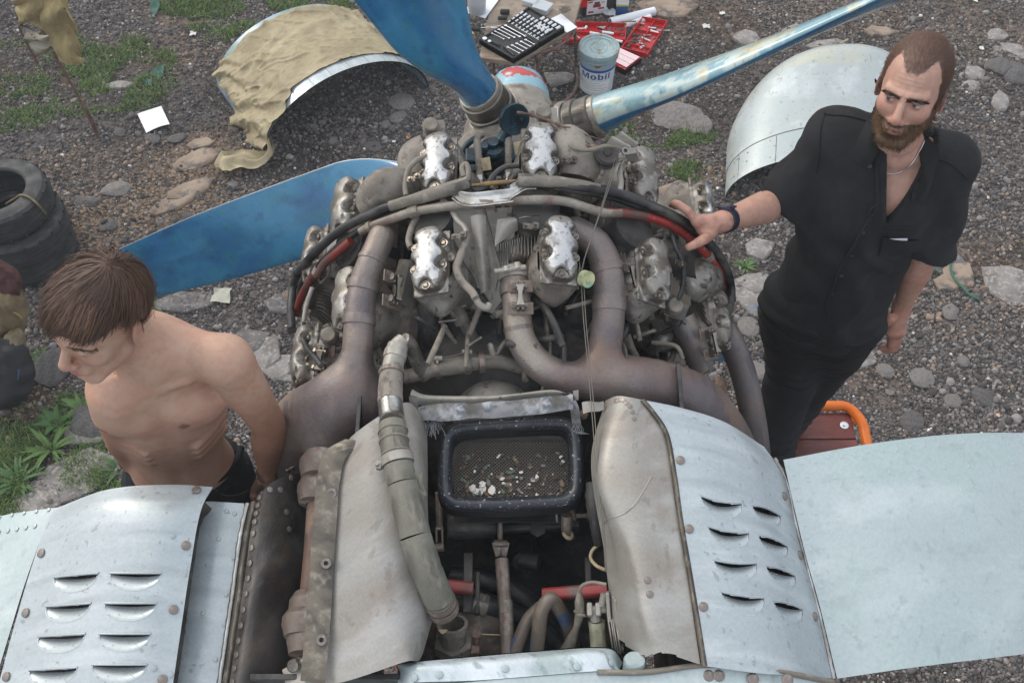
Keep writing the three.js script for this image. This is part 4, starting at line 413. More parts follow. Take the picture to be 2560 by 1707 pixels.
// ───────── propeller ─────────
{
  const prop = thing('propeller', 'four-bladed blue metal propeller with weathered paint and domed hub', 'propeller'); prop.position.copy(fromE(V(.02, -.02, -.635))); prop.rotation.x = EA;
  const hubM = mat({ base: 0xa39e95, tile: .4, rough: .55, metal: .35, bs: .0004, layers: [{ c: 0x7d766c, f: [4, 4], lo: .45, hi: .65 }, { c: 0x5c5148, f: [9, 9], lo: .62, hi: .72, k: 1 }] });
  const ring = mat({ base: 0x77736c, tile: .3, rough: .5, metal: .5, layers: [{ c: 0x4d4843, f: [5, 5], lo: .45, hi: .62 }, { c: 0x36586a, f: [9, 9], lo: .66, hi: .74, k: 1 }] });
  const B0 = 209 * PI / 180;
  const dirs = [0, 1, 2, 3].map((i) => { const b = B0 + i * PI / 2 - (i === 3 ? .1 : i === 2 ? -.075 : 0); return V(cos(b), sin(b), 0); });
  part(prop, 'hub', boxUV(iso((x, y, z) => { let d = sU(dCap(x, y, z, V(0, 0, .1), V(0, 0, -.12), .135, .12), dCap(x, y, z, V(0, 0, .18), V(0, 0, .1), .16, .13), .05); for (const q of dirs) d = sU(d, dCap(x, y, z, V(0, 0, 0), q.clone().multiplyScalar(.2), .075, .07), .09); return d; }, [-.34, -.34, -.28], [.34, .34, .36], .009)), hubM);
  const domeM = mat({ base: 0x88b0be, tile: .3, rough: .42, bs: .0004, layers: [{ c: 0x6d9aac, f: [4, 4], lo: .45, hi: .6 }, { c: 0xb2433f, f: [5, 5], lo: .575, hi: .595, k: 1, o: 6, hard: 1 }, { c: 0xb5cfd6, f: [12, 12], lo: .6, hi: .7, k: 2 }] });
  part(prop, 'dome', lathe([[.108, 0], [.112, .01], [.108, .02], [.107, .07], [.102, .12], [.083, .165], [.05, .192], [.02, .202], [0, .204]], 48).rotateX(-PI / 2).translate(0, 0, -.10), domeM); part(prop, 'dome_flange', lathe([[.1, -.012], [.115, -.012], [.116, .006], [.11, .01]], 48).rotateX(-PI / 2).translate(0, 0, -.10), ring);
  const paintM = mat({ base: 0xffffff, tile: .5, size: 1024, rough: .34, vc: true, bs: .00025, bt: .3, clearcoat: .5, clearcoatRoughness: .22, layers: [{ c: 0xc4ccd0, f: [3, 5], lo: .5, hi: .75, a: .6 }, { c: 0x8a9498, f: [9, 9], lo: .62, hi: .82, k: 1, a: .22 }, { c: 0x6a7274, f: [50, 50], lo: .74, hi: .86, k: 2, o: 2, a: .3 }, { c: 0xf6ffff, f: [70, 9], lo: .8, hi: .83, k: 3, o: 2, a: .8 }] });
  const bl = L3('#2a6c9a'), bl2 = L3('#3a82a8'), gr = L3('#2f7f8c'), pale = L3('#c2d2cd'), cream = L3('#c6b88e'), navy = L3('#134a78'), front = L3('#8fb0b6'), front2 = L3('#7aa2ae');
  dirs.forEach((q, bi) => {
    const side = V(-q.y, q.x, 0), L = 1.86, R0 = .28; // side: direction of turning is -side (clockwise seen from behind)
    const chord = (s) => { const t = (s - R0) / (L - R0); return mix(.125, .285, ss(0, .26, t)) * (1 - .12 * ss(.6, 1, t)); }, pitch = (s) => { const t = (s - R0) / (L - R0); return mix(66, 17, pow(t, .85)) * PI / 180; }, thick = (s) => { const t = (s - R0) / (L - R0); return mix(.095, .012, pow(t, .5)); };
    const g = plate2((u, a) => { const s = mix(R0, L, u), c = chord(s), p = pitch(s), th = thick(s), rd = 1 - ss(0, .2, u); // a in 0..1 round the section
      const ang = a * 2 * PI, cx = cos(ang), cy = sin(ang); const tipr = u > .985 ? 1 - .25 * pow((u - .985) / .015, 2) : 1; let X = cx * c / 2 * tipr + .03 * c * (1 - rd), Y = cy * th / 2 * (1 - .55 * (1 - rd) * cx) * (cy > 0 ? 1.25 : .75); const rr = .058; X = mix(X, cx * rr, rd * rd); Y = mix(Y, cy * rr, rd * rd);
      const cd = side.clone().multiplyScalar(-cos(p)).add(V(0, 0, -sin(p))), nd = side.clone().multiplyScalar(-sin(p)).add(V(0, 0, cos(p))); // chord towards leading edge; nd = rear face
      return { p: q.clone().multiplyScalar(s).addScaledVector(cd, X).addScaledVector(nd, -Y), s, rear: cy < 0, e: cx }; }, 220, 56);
    function plate2(f, nu, nv) { const pos = [], uv = [], col = [], idx = [], r = rng(30 + bi); const w = nv + 1; for (let i = 0; i <= nu; i++) for (let j = 0; j <= nv; j++) { const o = f(i / nu, j / nv); pos.push(o.p.x, o.p.y, o.p.z); uv.push(o.s, o.e * .15 + (o.rear ? 0 : 3)); const t = (o.s - R0) / (L - R0), n = f3(o.s * 5 + bi * 9, o.e * 1.5, o.rear ? 1 : 4, 4), n2 = f3(o.s * 16, o.e * 5, bi, 3); let c; if (o.rear) { c = bl.map((b, k) => mix(b, bl2[k], ss(.4, .62, n))); c = c.map((b, k) => mix(b, gr[k], .5 * ss(.56, .78, n2))); c = c.map((b, k) => mix(b, navy[k], .4 * ss(.5, .62, f3(o.s * 12, o.e * 3.4, bi + 7, 2)) * ss(.6, .64, n3(o.s * 18, o.e * 5, bi)))); } else { c = front.map((b, k) => mix(b, front2[k], ss(.4, .62, n))); const worn = ss(.44, .5, f3(o.s * 9 + bi, o.e * 2.2 + 3, 5, 5)) * ss(.40, .5, f3(o.s * 40, o.e * 9, bi, 3)); c = c.map((b, k) => mix(b, mix(pale[k], cream[k], ss(.4, .6, n2)), .8 * worn)); } if (o.e > .985) c = [.55, .55, .52]; col.push(...c); }  // front faces paler teal than the rear; worn only masks their cream patches
      for (let i = 0; i < nu; i++) for (let j = 0; j < nv; j++) { const a = i * w + j, b = a + w; idx.push(a, a + 1, b, b, a + 1, b + 1); } const c0 = pos.length / 3; let cx = 0, cy = 0, cz = 0; for (let j = 0; j < nv; j++) { const o = (nu * w + j) * 3; cx += pos[o]; cy += pos[o + 1]; cz += pos[o + 2]; } pos.push(cx / nv, cy / nv, cz / nv); uv.push(L, 0); col.push(...bl); for (let j = 0; j < nv; j++) idx.push(nu * w + j, nu * w + j + 1, c0);
      const g = new THREE.BufferGeometry(); g.setAttribute('position', new THREE.Float32BufferAttribute(pos, 3)); g.setAttribute('uv', new THREE.Float32BufferAttribute(uv, 2)); g.setAttribute('color', new THREE.Float32BufferAttribute(col, 3)); g.setIndex(idx); g.computeVertexNormals(); return g; }
    const b = part(prop, 'blade', g, paintM); if (bi === 0) b.userData.label = 'blade reaching down to the left behind the engine'; if (bi === 1) b.userData.label = 'downward blade hidden behind the engine'; if (bi === 2) b.userData.label = 'blade reaching out to the right, pale with cream patches'; if (bi === 3) b.userData.label = 'blade standing up towards the viewer';
    const rg = (s, r, w, m, name) => part(prop, name, lathe([[r - .006, -w / 2], [r, -w / 2 + .002], [r, w / 2 - .002], [r - .006, w / 2]], 40).applyMatrix4(frameY(q.clone().multiplyScalar(s), q)), m);
    rg(.295, .064, .022, hubM, 'root_ring'); rg(.262, .071, .05, ring, 'root_ring'); rg(.222, .078, .03, ring, 'root_ring'); rg(.188, .083, .026, hubM, 'root_ring'); rg(.155, .088, .02, ring, 'root_ring');
    const cl = part(prop, 'root_clamp', [rod(V(.02, 0, -.055).addScaledVector(V(1, 0, 0), .05), V(.02, 0, .055).addScaledVector(V(1, 0, 0), .05), .013), mv(bx(.03, .05, .03, .006), .07, 0, -.02), mv(bx(.03, .05, .03, .006), .07, 0, .02), mv(cyl(.017, .017, .02, 6).rotateX(PI / 2), .07, 0, .06)], M.rust); put(cl, frameY(q.clone().multiplyScalar(.15), q, V(side.x, side.y, .8)));
  });
}
// ───────── open nose of the aircraft: bay, shells, louvred panels ─────────
const cowlBlue = mat({ base: 0xaeb7bb, tile: .8, size: 1024, rough: .42, metal: .25, bs: .0012, bt: .5, bump: 'dent', layers: [{ c: 0xa9b4b8, f: [3, 3], lo: .42, hi: .66, a: .8 }, { c: 0xc3cbce, f: [4, 26], lo: .5, hi: .7, k: 1, a: .75 }, { c: 0x8e979a, f: [3, 40], lo: .6, hi: .74, k: 5, a: .4 }, { c: 0x7d8485, f: [60, 60], lo: .74, hi: .8, k: 6, o: 3, a: .5, hard: 1 }, { c: 0x99a2a4, f: [30, 30], lo: .58, hi: .76, k: 2, a: .28 }] });
const doorM = mat({ base: 0xb4c0c2, tile: .9, size: 1024, rough: .45, metal: .1, bs: .0012, bt: .6, bump: 'dent', layers: [{ c: 0xabc0bd, f: [3, 3], lo: .46, hi: .64, a: .8 }, { c: 0xc9d3d4, f: [4, 9], lo: .5, hi: .7, k: 1, a: .7 }, { c: 0x97a7a5, f: [9, 24], lo: .6, hi: .74, k: 2, a: .35 }, { c: 0x8b9a97, f: [40, 40], lo: .7, hi: .8, k: 3, o: 3, a: .35 }] });
const innerM = mat({ base: 0x9b9993, tile: .6, size: 1024, rough: .62, metal: .2, bs: .001, bt: .4, bump: 'dent', layers: [{ c: 0x8f867d, f: [3, 6], lo: .46, hi: .7, a: .7 }, { c: 0xb3b2b0, f: [4, 14], lo: .5, hi: .72, k: 1, a: .75 }, { c: 0x5f554c, f: [16, 16], lo: .68, hi: .76, k: 4, a: .22, hard: 1 }, { c: 0x85776a, f: [7, 9], lo: .6, hi: .8, k: 2, a: .4 }] });
const sootM = mat({ base: 0x625e5b, tile: .5, size: 512, rough: .55, metal: .35, bs: .0008, layers: [{ c: 0x393533, f: [4, 4], lo: .45, hi: .65 }, { c: 0x8a8681, f: [6, 6], lo: .58, hi: .72, k: 1, a: .7 }, { c: 0x6b5d50, f: [9, 9], lo: .6, hi: .74, k: 2, a: .6 }] });
const edgeM = mat({ base: 0x6e675c, tile: .3, rough: .6, metal: .3, layers: [{ c: 0x45403b, f: [4, 8], lo: .46, hi: .62, a: .8 }, { c: 0xa39d8e, f: [12, 12], lo: .6, hi: .7, k: 1, a: .7 }] });
const craft = inE(thing('aircraft_nose', 'opened silver aircraft nose with louvred cowl panels and exposed engine bay', 'aircraft'));
const EYv = (w, y) => eY(...w, y);
// surface through picture points: rows of [px,py,height] control points, smoothly interpolated both ways
function surf(rows) { const R = rows.map((r) => new THREE.CatmullRomCurve3(r.map(([x, y, h]) => eY(x, y, h)), false, 'centripetal')); return (u, v) => { const p = R.map((c) => c.getPoint(v)); return p.length === 2 ? p[0].lerp(p[1], u) : new THREE.CatmullRomCurve3(p, false, 'centripetal').getPoint(u); }; }
const I2 = (x, y, h) => [...wI(x, y), h], L2 = (x, y, h) => [...wL(x, y), h], J2 = (x, y, h) => [...wJ(x, y), h], K2 = (x, y, h) => [...wK(x, y), h], G2 = (x, y, h) => [...wG(x, y), h];
function rivets(f, list, r, m, par, name = 'rivet') { for (const [u, v] of list) { const p = f(u, v), n = new THREE.Vector3().crossVectors(f(min(u + .01, 1), v).sub(f(max(u - .01, 0), v)), f(u, min(v + .01, 1)).sub(f(u, max(v - .01, 0)))).normalize(); if (n.dot(EC0.clone().sub(p)) < 0) n.negate(); const o = part(par, name, RIV(r), m); put(o, frameY(p.clone().addScaledVector(n, .0014), n, V(1, 0, 0))); } }
const RC = {}; const RIV = (r) => RC[r] ??= lathe([[r, 0], [r * .95, r * .25], [r * .6, r * .42], [0, r * .5]], 14);
const FAST = lathe([[.012, 0], [.0115, .002], [.0095, .0022], [.0085, .0008], [.002, .0008], [0, .0008]], 22);
const stainM = mat({ base: 0x857d77, tile: .1, size: 128, rough: .5, metal: .5, layers: [{ c: 0x625953, f: [6, 6], lo: .45, hi: .6 }, { c: 0x9a9087, f: [9, 9], lo: .6, hi: .7, k: 1 }] });
// pressed louvres on a panel: list of [u0,u1,v] slits; u across, v along; returns panel part with louvre children
function louvred(name, f, nu, nv, L, m, deep = .014, label) {
  const inside = (u, v) => { for (let i = 0; i < L.length; i++) { const l = L[i], c = (l.u0 + l.u1) / 2, h = (l.u1 - l.u0) / 2, t = (u - c) / h; if (abs(t) < 1) { const vs = l.v + (l.sk ?? 0) * t, d = (v - vs) / (l.len * sqrt(1 - t * t)); if (d > 0 && d < 1) return i; } } return -1; };
  const nrm = (u, v) => { const e = .004, n = new THREE.Vector3().crossVectors(f(min(u + e, 1), v).sub(f(max(u - e, 0), v)), f(u, min(v + e, 1)).sub(f(u, max(v - e, 0)))).normalize(); return n.y < 0 ? n.negate() : n; };
  const p = part(craft, name, plate(f, nu, nv, .0016, (u, v) => inside(u, v) < 0), m, label);
  L.forEach((l) => { const c = (l.u0 + l.u1) / 2, h = (l.u1 - l.u0) / 2 * 1.05; const g = plate((a, b) => { const t = (a - .5) * 2, w = sqrt(max(0, 1 - t * t * .985)), u = c + h * t, v = l.v + (l.sk ?? 0) * t + l.len * w * (.09 + 1.03 * b); const q = f(clamp(u), clamp(v)); return q.addScaledVector(nrm(clamp(u), clamp(v)), -deep * pow(w, 1.5) * pow(1 - b, 1.7) + .0005); }, 28, 14, .0012); part(p, 'louvre', [g, sweep([0, .2, .4, .6, .8, 1].map((a) => { const t = a * 2 - 1, u = clamp(c + h * t), v = clamp(l.v + (l.sk ?? 0) * t - .004); return f(u, v).addScaledVector(nrm(u, v), .0002); }), .0026, { n: 8 })], m); });
  part(craft, 'added_slit_backing', plate((u, v) => { const q = f(u, v); return q.addScaledVector(nrm(u, v), -.06); }, 16, 16, .002), M.darkCast); return p;  // unseen dark sheet added under the panel to make the slits dark
}
// right inner shell and louvred right panel
const fRin = surf([[G2(975, 1120, .50), J2(2000, 420, .47), K2(1830, 300, .44), K2(1880, 700, .42), K2(1960, 1180, .40)], [G2(1060, 1085, .535), J2(2080, 600, .54), K2(2000, 250, .53), K2(2100, 800, .51), K2(2180, 1290, .49)], [L2(150, 70, .55), L2(150, 500, .555), L2(200, 900, .55), L2(260, 1250, .54), L2(330, 1420, .53)], [L2(224, 86, .54), L2(332, 262, .534), L2(396, 640, .529), L2(465, 1060, .524), L2(526, 1472, .515)]]);
part(craft, 'right_shell', plate(fRin, 60, 90, .002, (u, v) => v < .93 + .08 * u), innerM, 'dusty curved inner shell right of the bay');
const fRout = surf([[L2(215, 82, .545), L2(335, 250, .54), L2(400, 640, .535), L2(470, 1060, .53), L2(535, 1478, .52)], [L2(400, 120, .54), L2(560, 330, .53), L2(640, 700, .525), L2(740, 1100, .515), L2(850, 1520, .50)], [L2(640, 195, .50), L2(760, 340, .48), L2(860, 700, .47), L2(960, 1100, .45), L2(1060, 1530, .44)], [L2(860, 330, .42), L2(960, 480, .39), L2(1030, 780, .37), L2(1130, 1150, .35), L2(1215, 1545, .33)]]);
function uvAt(f, px, py, n = 40) { let b = [0, 0], bd = 1e9; for (let i = 0; i <= n; i++) for (let j = 0; j <= n; j++) { const p = f(i / n, j / n), s = rayE(px, py), d = p.clone().sub(EC0), t = d.dot(s), e = d.addScaledVector(s, -t).length() / t; if (e < bd) { bd = e; b = [i / n, j / n]; } } return b; }
const slit = (f, a, b, len) => { const p = uvAt(f, ...a, 90), q = uvAt(f, ...b, 90); return { u0: p[0], u1: q[0], v: (p[1] + q[1]) / 2, sk: (q[1] - p[1]) / 2, len }; };
const rL = [[535, 588, 742, 625], [800, 640, 944, 695], [568, 755, 778, 785], [835, 798, 980, 852], [600, 922, 818, 952], [873, 966, 1018, 1013], [640, 1102, 856, 1130], [912, 1136, 1060, 1182]].map(([a, b, c, d]) => slit(fRout, wL(a, b), wL(c, d), .055));
const rp = louvred('right_louvre_panel', fRout, 170, 200, rL, cowlBlue, .018, 'louvred grey panel right of the bay');
for (const [x, y] of [[418, 402], [467, 766], [545, 1170], [967, 590], [1047, 900], [1125, 1225]]) rivets(fRout, [uvAt(fRout, ...wL(x, y), 90)], .0105, stainM, rp, 'fastener');
part(craft, 'added_slit_backing', plate((u, v) => fRout(.985, v).add(V(-.02, -.02 - .5 * u, 0)), 6, 20, .003), M.darkCast); rivets(fRin, [[.35, .015], [.45, .012], [.55, .012], [.63, .02], [.7, .03], [.74, .05], [.76, .075]], .006, stainM, craft, 'rivet'); rivets(fRin, [uvAt(fRin, ...wL(248, 1036)), uvAt(fRin, ...wL(260, 1115))], .008, stainM, craft, 'rivet');  // first plate: dark upright sheet added below the panel edge to darken the slits
part(craft, 'shell_seam', sweep([0, .2, .4, .6, .8, 1].map((t) => fRin(.05 + .8 * t, .42 - .10 * t).add(V(0, .001, 0))), .0028, { n: 8 }), innerM); part(craft, 'edge_strip', sweep([0, .12, .25, .4, .55, .7, .85, 1].map((t) => fRout(.015, t).add(V(0, .0015, 0))), .006, { n: 8, sx: .4 }), edgeM);
// hinge and wide open door on the far right
{ const hg = [0, .2, .4, .6, .8, 1].map((t) => fRout(1, .1 + .9 * t).add(V(.006, -.002, 0))); part(craft, 'hinge', sweep(hg, .006, { n: 10, rip: (l) => 1 + .12 * (sin(l * 210) > 0 ? 1 : -1) }), M.steel);
  const fD = surf([[L2(962, 398, .405), L2(1020, 650, .385), L2(1080, 900, .37), L2(1150, 1150, .355), L2(1245, 1545, .33)], [L2(1400, 318, .38), L2(1450, 640, .385), L2(1500, 900, .375), L2(1560, 1180, .36), L2(1620, 1490, .335)], [L2(1850, 265, .30), L2(1900, 620, .31), L2(1940, 900, .305), L2(1980, 1180, .295), L2(2030, 1440, .27)], [L2(2225, 258, .2), L2(2260, 600, .215), L2(2290, 900, .21), L2(2320, 1180, .2), L2(2350, 1405, .18)], [L2(2600, 290, .06), L2(2620, 600, .08), L2(2640, 900, .08), L2(2660, 1180, .07), L2(2690, 1400, .05)]]);
  const d = part(craft, 'open_door', plate(fD, 80, 60, .0022), doorM, 'wide pale riveted door opened out to the right'); const rv = []; for (let i = 0; i < 22; i++) { rv.push([.01 + .04 * i, .03 + .004 * (i % 3)]); if (i % 2) rv.push([.02 + .04 * i, .12]); if (i % 2 === 0) rv.push([.02 + .035 * i, .86]); } for (let i = 0; i < 14; i++) { rv.push([.02, .08 + .065 * i]); if (i % 3 === 0) rv.push([.06, .1 + .06 * i]); } rivets(fD, rv, .0052, doorM, d); }
// left inner shell
const fLin = surf([[I2(2330, 20, .47), J2(60, 400, .46), J2(20, 700, .455), J2(-40, 1200, .44), I2(2010, 1568, .43)], [I2(2250, 10, .50), J2(180, 430, .505), J2(150, 900, .50), J2(100, 1400, .49), I2(2190, 1568, .48)], [J2(420, 130, .54), J2(420, 500, .535), J2(440, 900, .53), J2(470, 1400, .52), K2(60, 1260, .51)], [J2(640, 20, .52), J2(700, 300, .51), J2(720, 800, .50), J2(740, 1300, .48), K2(160, 1250, .46)], [J2(780, 180, .44), J2(785, 500, .42), J2(790, 900, .41), J2(850, 1450, .40), K2(240, 1040, .39)]].map((r) => r));
part(craft, 'left_shell', plate(fLin, 70, 90, .002, (u, v) => true), innerM, 'dusty curved inner shell left of the bay');
{ const st = [I2(2300, 10, .515), I2(2170, 90, .515), I2(2120, 260, .51), I2(2100, 500, .505), I2(2080, 800, .50), I2(2060, 1100, .495), I2(2020, 1568, .485)].map((q) => eY(...q)), C = new THREE.CatmullRomCurve3(st); const fs = (u, v) => C.getPoint(v).add(V((u - .5) * .05, .004 * sin(PI * u), .008 * (u - .5))); part(craft, 'edge_strip', plate(fs, 8, 80, .003), edgeM, 'scorched flange along the left shell'); for (const [x, y] of [[2142, 342], [2105, 795], [2075, 1290]]) { const p = eY(...wI(x, y), .512), o = part(craft, 'socket', lathe([[.005, -.006], [.005, .002], [.011, .003], [.0125, 0], [.0125, -.006]], 24), stainM); put(o, frameY(p, V(0, 1, .2))); const o2 = part(o, 'socket_core', lathe([[0, -.005], [.005, -.005], [.005, -.006]], 14), M.black); } }
// rusty stack pipe with flanges, left of the shell
part(craft, 'stack_pipe', sweep([I2(2085, 120, .40), I2(2060, 330, .40), I2(2035, 700, .40), I2(2000, 1100, .39), I2(1960, 1568, .38)].map((q) => eY(...q)), .026, { n: 24 }), mat({ base: 0x8a6a58, tile: .4, size: 256, rough: .65, metal: .2, layers: [{ c: 0x6b5a52, f: [4, 4], lo: .45, hi: .62 }, { c: 0x9c8271, f: [7, 7], lo: .56, hi: .7, k: 1 }] }));
for (const [x, y, r] of [[2075, 170, .052], [2040, 330, .044], [2000, 1080, .046], [1985, 1190, .056], [2000, 1300, .05]]) part(craft, 'pipe_flange', lathe([[.02, -.03], [r * .8, -.03], [r, -.012], [r, .004], [r * .85, .03], [.02, .035]], 34).applyMatrix4(frameY(eY(...wI(x, y), .40), V(0, .12, 1), V(1, 0, 0))), M.tubeGrey);
{ const q = part(craft, 'bracket', bar(eY(...wI(1860, 1560), .42), eY(...wI(2010, 1480), .44), .03, .05), M.grey); part(q, 'bolt', lathe([[.014, 0], [.014, .02], [.011, .024], [0, .024]], 18).applyMatrix4(frameY(eY(...wI(1905, 1450), .44), V(0, 1, .3))), M.bolt); }
// sooty left panel with riveted edge
const fSoot = surf([[I2(1985, 215, .33), I2(2000, 500, .33), I2(1990, 900, .32), I2(1930, 1300, .32), I2(1880, 1600, .31)], [I2(1860, 225, .41), I2(1850, 500, .40), I2(1820, 900, .39), I2(1750, 1300, .385), I2(1700, 1600, .38)], [I2(1720, 300, .44), I2(1690, 500, .44), I2(1650, 900, .435), I2(1590, 1300, .43), I2(1540, 1600, .42)], [I2(1655, 400, .43), I2(1610, 600, .43), I2(1570, 900, .42), I2(1520, 1250, .41), I2(1470, 1600, .40)]]);
{ const s = part(craft, 'soot_panel', plate(fSoot, 50, 70, .002), sootM, 'soot-blackened riveted panel inside the left door'); rivets(fSoot, [...Array(15)].map((_, i) => [.86, .02 + i * .068]), .0075, stainM, s); rivets(fSoot, [[.3, .02], [.12, .04], [.45, .08], [.6, .05], [.35, .22], [.3, .3]], .007, stainM, s); const e = [0, .2, .4, .6, .8, 1].map((t) => fSoot(.995, t).add(V(-.006, 0, 0))); part(craft, 'edge_strip', sweep(e, .008, { n: 10, sx: .5 }), edgeM); const h = [0, .25, .5, .75, 1].map((t) => fSoot(1, t).add(V(-.022, -.012, 0))); part(craft, 'hinge', sweep(h, .007, { n: 10, rip: (l) => 1 + .1 * (sin(l * 200) > 0 ? 1 : -1) }), M.steel); }
// left doors: flat inner leaf, louvred leaf on top, outer leaf
{ const fa = surf([[I2(1575, 408, .41), I2(1530, 800, .40), I2(1480, 1200, .39), I2(1430, 1600, .38)], [I2(1320, 400, .40), I2(1250, 800, .39), I2(1180, 1200, .38), I2(1110, 1600, .37)], [I2(1150, 440, .36), I2(1050, 800, .35), I2(960, 1200, .34), I2(860, 1600, .33)]]); const a = part(craft, 'door_leaf', plate(fa, 40, 40, .002), cowlBlue, 'flat narrow leaf of the left door'); rivets(fa, [[.1, .06], [.2, .05], [.05, .3], [.08, .5], [.06, .66], [.1, .85], [.3, .6], [.25, .2]], .005, cowlBlue, a);
  const fb = surf([[I2(1372, 303, .455), I2(1300, 440, .47), I2(1225, 830, .465), I2(1165, 1230, .455), I2(1105, 1640, .445)], [I2(1120, 288, .46), I2(1060, 440, .485), I2(960, 830, .48), I2(870, 1230, .47), I2(790, 1640, .46)], [I2(700, 318, .44), I2(680, 440, .465), I2(600, 830, .46), I2(500, 1230, .45), I2(400, 1640, .44)], [I2(345, 445, .38), I2(290, 560, .39), I2(190, 850, .385), I2(80, 1230, .375), I2(-30, 1640, .365)]]);
  const lv = [[345, 888, 626, 865], [718, 862, 1032, 868], [294, 1078, 584, 1055], [680, 1054, 1000, 1058], [243, 1280, 540, 1260], [638, 1256, 965, 1260], [188, 1486, 495, 1466], [590, 1462, 936, 1464]].map(([x, y, z, w]) => slit(fb, wI(z, w), wI(x, y), .062));
  const b = louvred('left_louvre_panel', fb, 190, 200, lv, cowlBlue, .02, 'louvred grey panel of the opened left door'); for (const [x, y] of [[1200, 682], [1120, 1097], [1045, 1545], [1265, 325], [265, 725], [160, 1115], [38, 1530]]) rivets(fb, [uvAt(fb, ...wI(x, y), 90)], .0105, stainM, b, 'fastener'); rivets(fb, [uvAt(fb, ...wI(1110, 625)), uvAt(fb, ...wI(985, 1490)), uvAt(fb, ...wI(1095, 1495))], .006, cowlBlue, b);
  const fc = surf([[I2(400, 430, .365), I2(300, 560, .37), I2(180, 860, .365), I2(60, 1240, .355), I2(-60, 1640, .345)], [I2(0, 490, .29), I2(-60, 620, .29), I2(-160, 860, .285), I2(-280, 1240, .275), I2(-380, 1640, .265)], [I2(-500, 640, .1), I2(-560, 760, .1), I2(-640, 960, .1), I2(-740, 1240, .09), I2(-840, 1640, .08)]]); const c = part(craft, 'door_leaf', plate(fc, 40, 40, .002), doorM, 'outer riveted leaf of the left door'); rivets(fc, [.12, .2, .28, .36, .44, .52].map((u) => [u, .22 + .02 * u]), .006, doorM, c); rivets(fc, [.1, .2, .3, .4, .5].map((u) => [u, .02]), .005, doorM, c); }
// intake frame with wire mesh and what has fallen on it
{ const fr = new THREE.Group(); fr.name = 'intake_frame'; craft.add(fr); const P = (x, y, h = .43) => eY(...wJ(x, y), h); const A = P(985, 265), B = P(1800, 215), C = P(1830, 680), D = P(985, 720); const path = []; const cor = [P(930, 210), P(1870, 160), P(1890, 740), P(910, 770)]; const R = .045; for (let i = 0; i < 4; i++) { const p = cor[i], a = cor[(i + 3) % 4].clone().sub(p).normalize(), b = cor[(i + 1) % 4].clone().sub(p).normalize(); for (let k = 0; k <= 3; k++) { const t = k / 3; const q0 = p.clone().addScaledVector(a, R), q1 = p.clone().addScaledVector(b, R); path.push(q0.clone().lerp(p, t).lerp(p.clone().lerp(q1, t), t)); } }
  const gk = mat({ base: 0x2c3036, tile: .3, size: 256, rough: .42, layers: [{ c: 0x4a4b4f, f: [5, 5], lo: .5, hi: .68, a: .8 }, { c: 0xcfd2d2, f: [60, 60], lo: .78, hi: .8, k: 1, o: 2 }] });
  part(fr, 'gasket', sweep(path, .0165, { n: 18, seg: 5, closed: true, sx: .6 }), gk); part(fr, 'gasket', sweep(path.map((p) => p.clone().add(V(0, -.014, .002))), .0175, { n: 14, seg: 5, closed: true, sx: .5 }), M.black); part(fr, 'gasket', sweep(path.map((p) => p.clone().add(V(0, -.028, .006))), .016, { n: 14, seg: 5, closed: true, sx: .5 }), M.black);
  const ctr = cor.reduce((s, p) => s.add(p), V(0, 0, 0)).multiplyScalar(.25); const wl = path.map((p) => p.clone().lerp(ctr, .075)); const f = (u, v) => { const n = wl.length, t = u * n, i = floor(t) % n, q = wl[i].clone().lerp(wl[(i + 1) % n], t - floor(t)); q.y -= .004 + v * .055; return q; }; part(fr, 'throat_wall', plate(f, 64, 4, .0015), M.black);
  const m0 = P(985, 300).setY(.375), mw = (P(1835, 300).x - m0.x), md = (P(1400, 730).z - P(1400, 220).z), mesh = []; const G = (x0, y0, x1, y1) => mesh.push(between(new THREE.CylinderGeometry(.001, .001, hypot((x1 - x0), (y1 - y0)), 5), V(m0.x + x0, .375 + .0012 * (mesh.length % 2), m0.z + y0), V(m0.x + x1, .375 + .0012 * (mesh.length % 2), m0.z + y1))); const z0 = P(1400, 250).z - m0.z; for (let t = -md; t < mw; t += .0082) { const a = max(0, t), b = min(mw, t + md); G(a, z0 + a - t, b, z0 + b - t); G(a, z0 + md - (a - t), b, z0 + md - (b - t)); }
  const wm = part(fr, 'wire_mesh', merge(mesh), M.wire); wm.userData.kind = 'stuff';
  part(fr, 'throat_floor', mv(bx(mw, .004, md + .04, .001), m0.x + mw / 2, .345, m0.z + z0 + md / 2), M.black);
  const q = rng(55), lm = ['#a5a199', '#7d7b75', '#7a6d5d', '#5f6b62', '#4c443c', '#d9d6cf', '#6b5a48'].map((c) => mat({ base: new THREE.Color(c).getHex(), bump: 'grain', rmap: false, rough: .9 })); for (let i = 0; i < 230; i++) { const s = .0022 + .005 * q() * q(), x = m0.x + mw * (.03 + .94 * q()), z = m0.z + z0 + md * (.12 + .86 * pow(q(), .7)); const g = plate((u, v) => V((u - .5) * s * 2 * sin(PI * (v * .8 + .1)) * (.6 + .9 * n3(v * 4 + i, i, 2)), .25 * s * sin(u * 5 + i), (v - .5 + .25 * n3(u * 3, i, 5)) * s * (1.4 + (i % 3))), 5, 5, .0004); g.rotateY(q() * 6); g.rotateX((q() - .5) * .6); g.translate(x, .3795 + .003 * q(), z); part(fr, i % 4 ? 'dead_leaf' : 'leaf_scrap', g, lm[q() < .16 ? q() < .3 ? 0 : 1 : 2 + floor(q() * 5)]); } for (let i = 0; i < 60; i++) { const x = m0.x + mw * q(), z = m0.z + z0 + md * (.4 + .58 * q()), a = q() * 6, l = .01 + .02 * q(); part(fr, 'straw', rod(V(x, .379, z), V(x + cos(a) * l, .381, z + sin(a) * l), .0006, 5), lm[4 + 2 * (i % 2)]); }
}
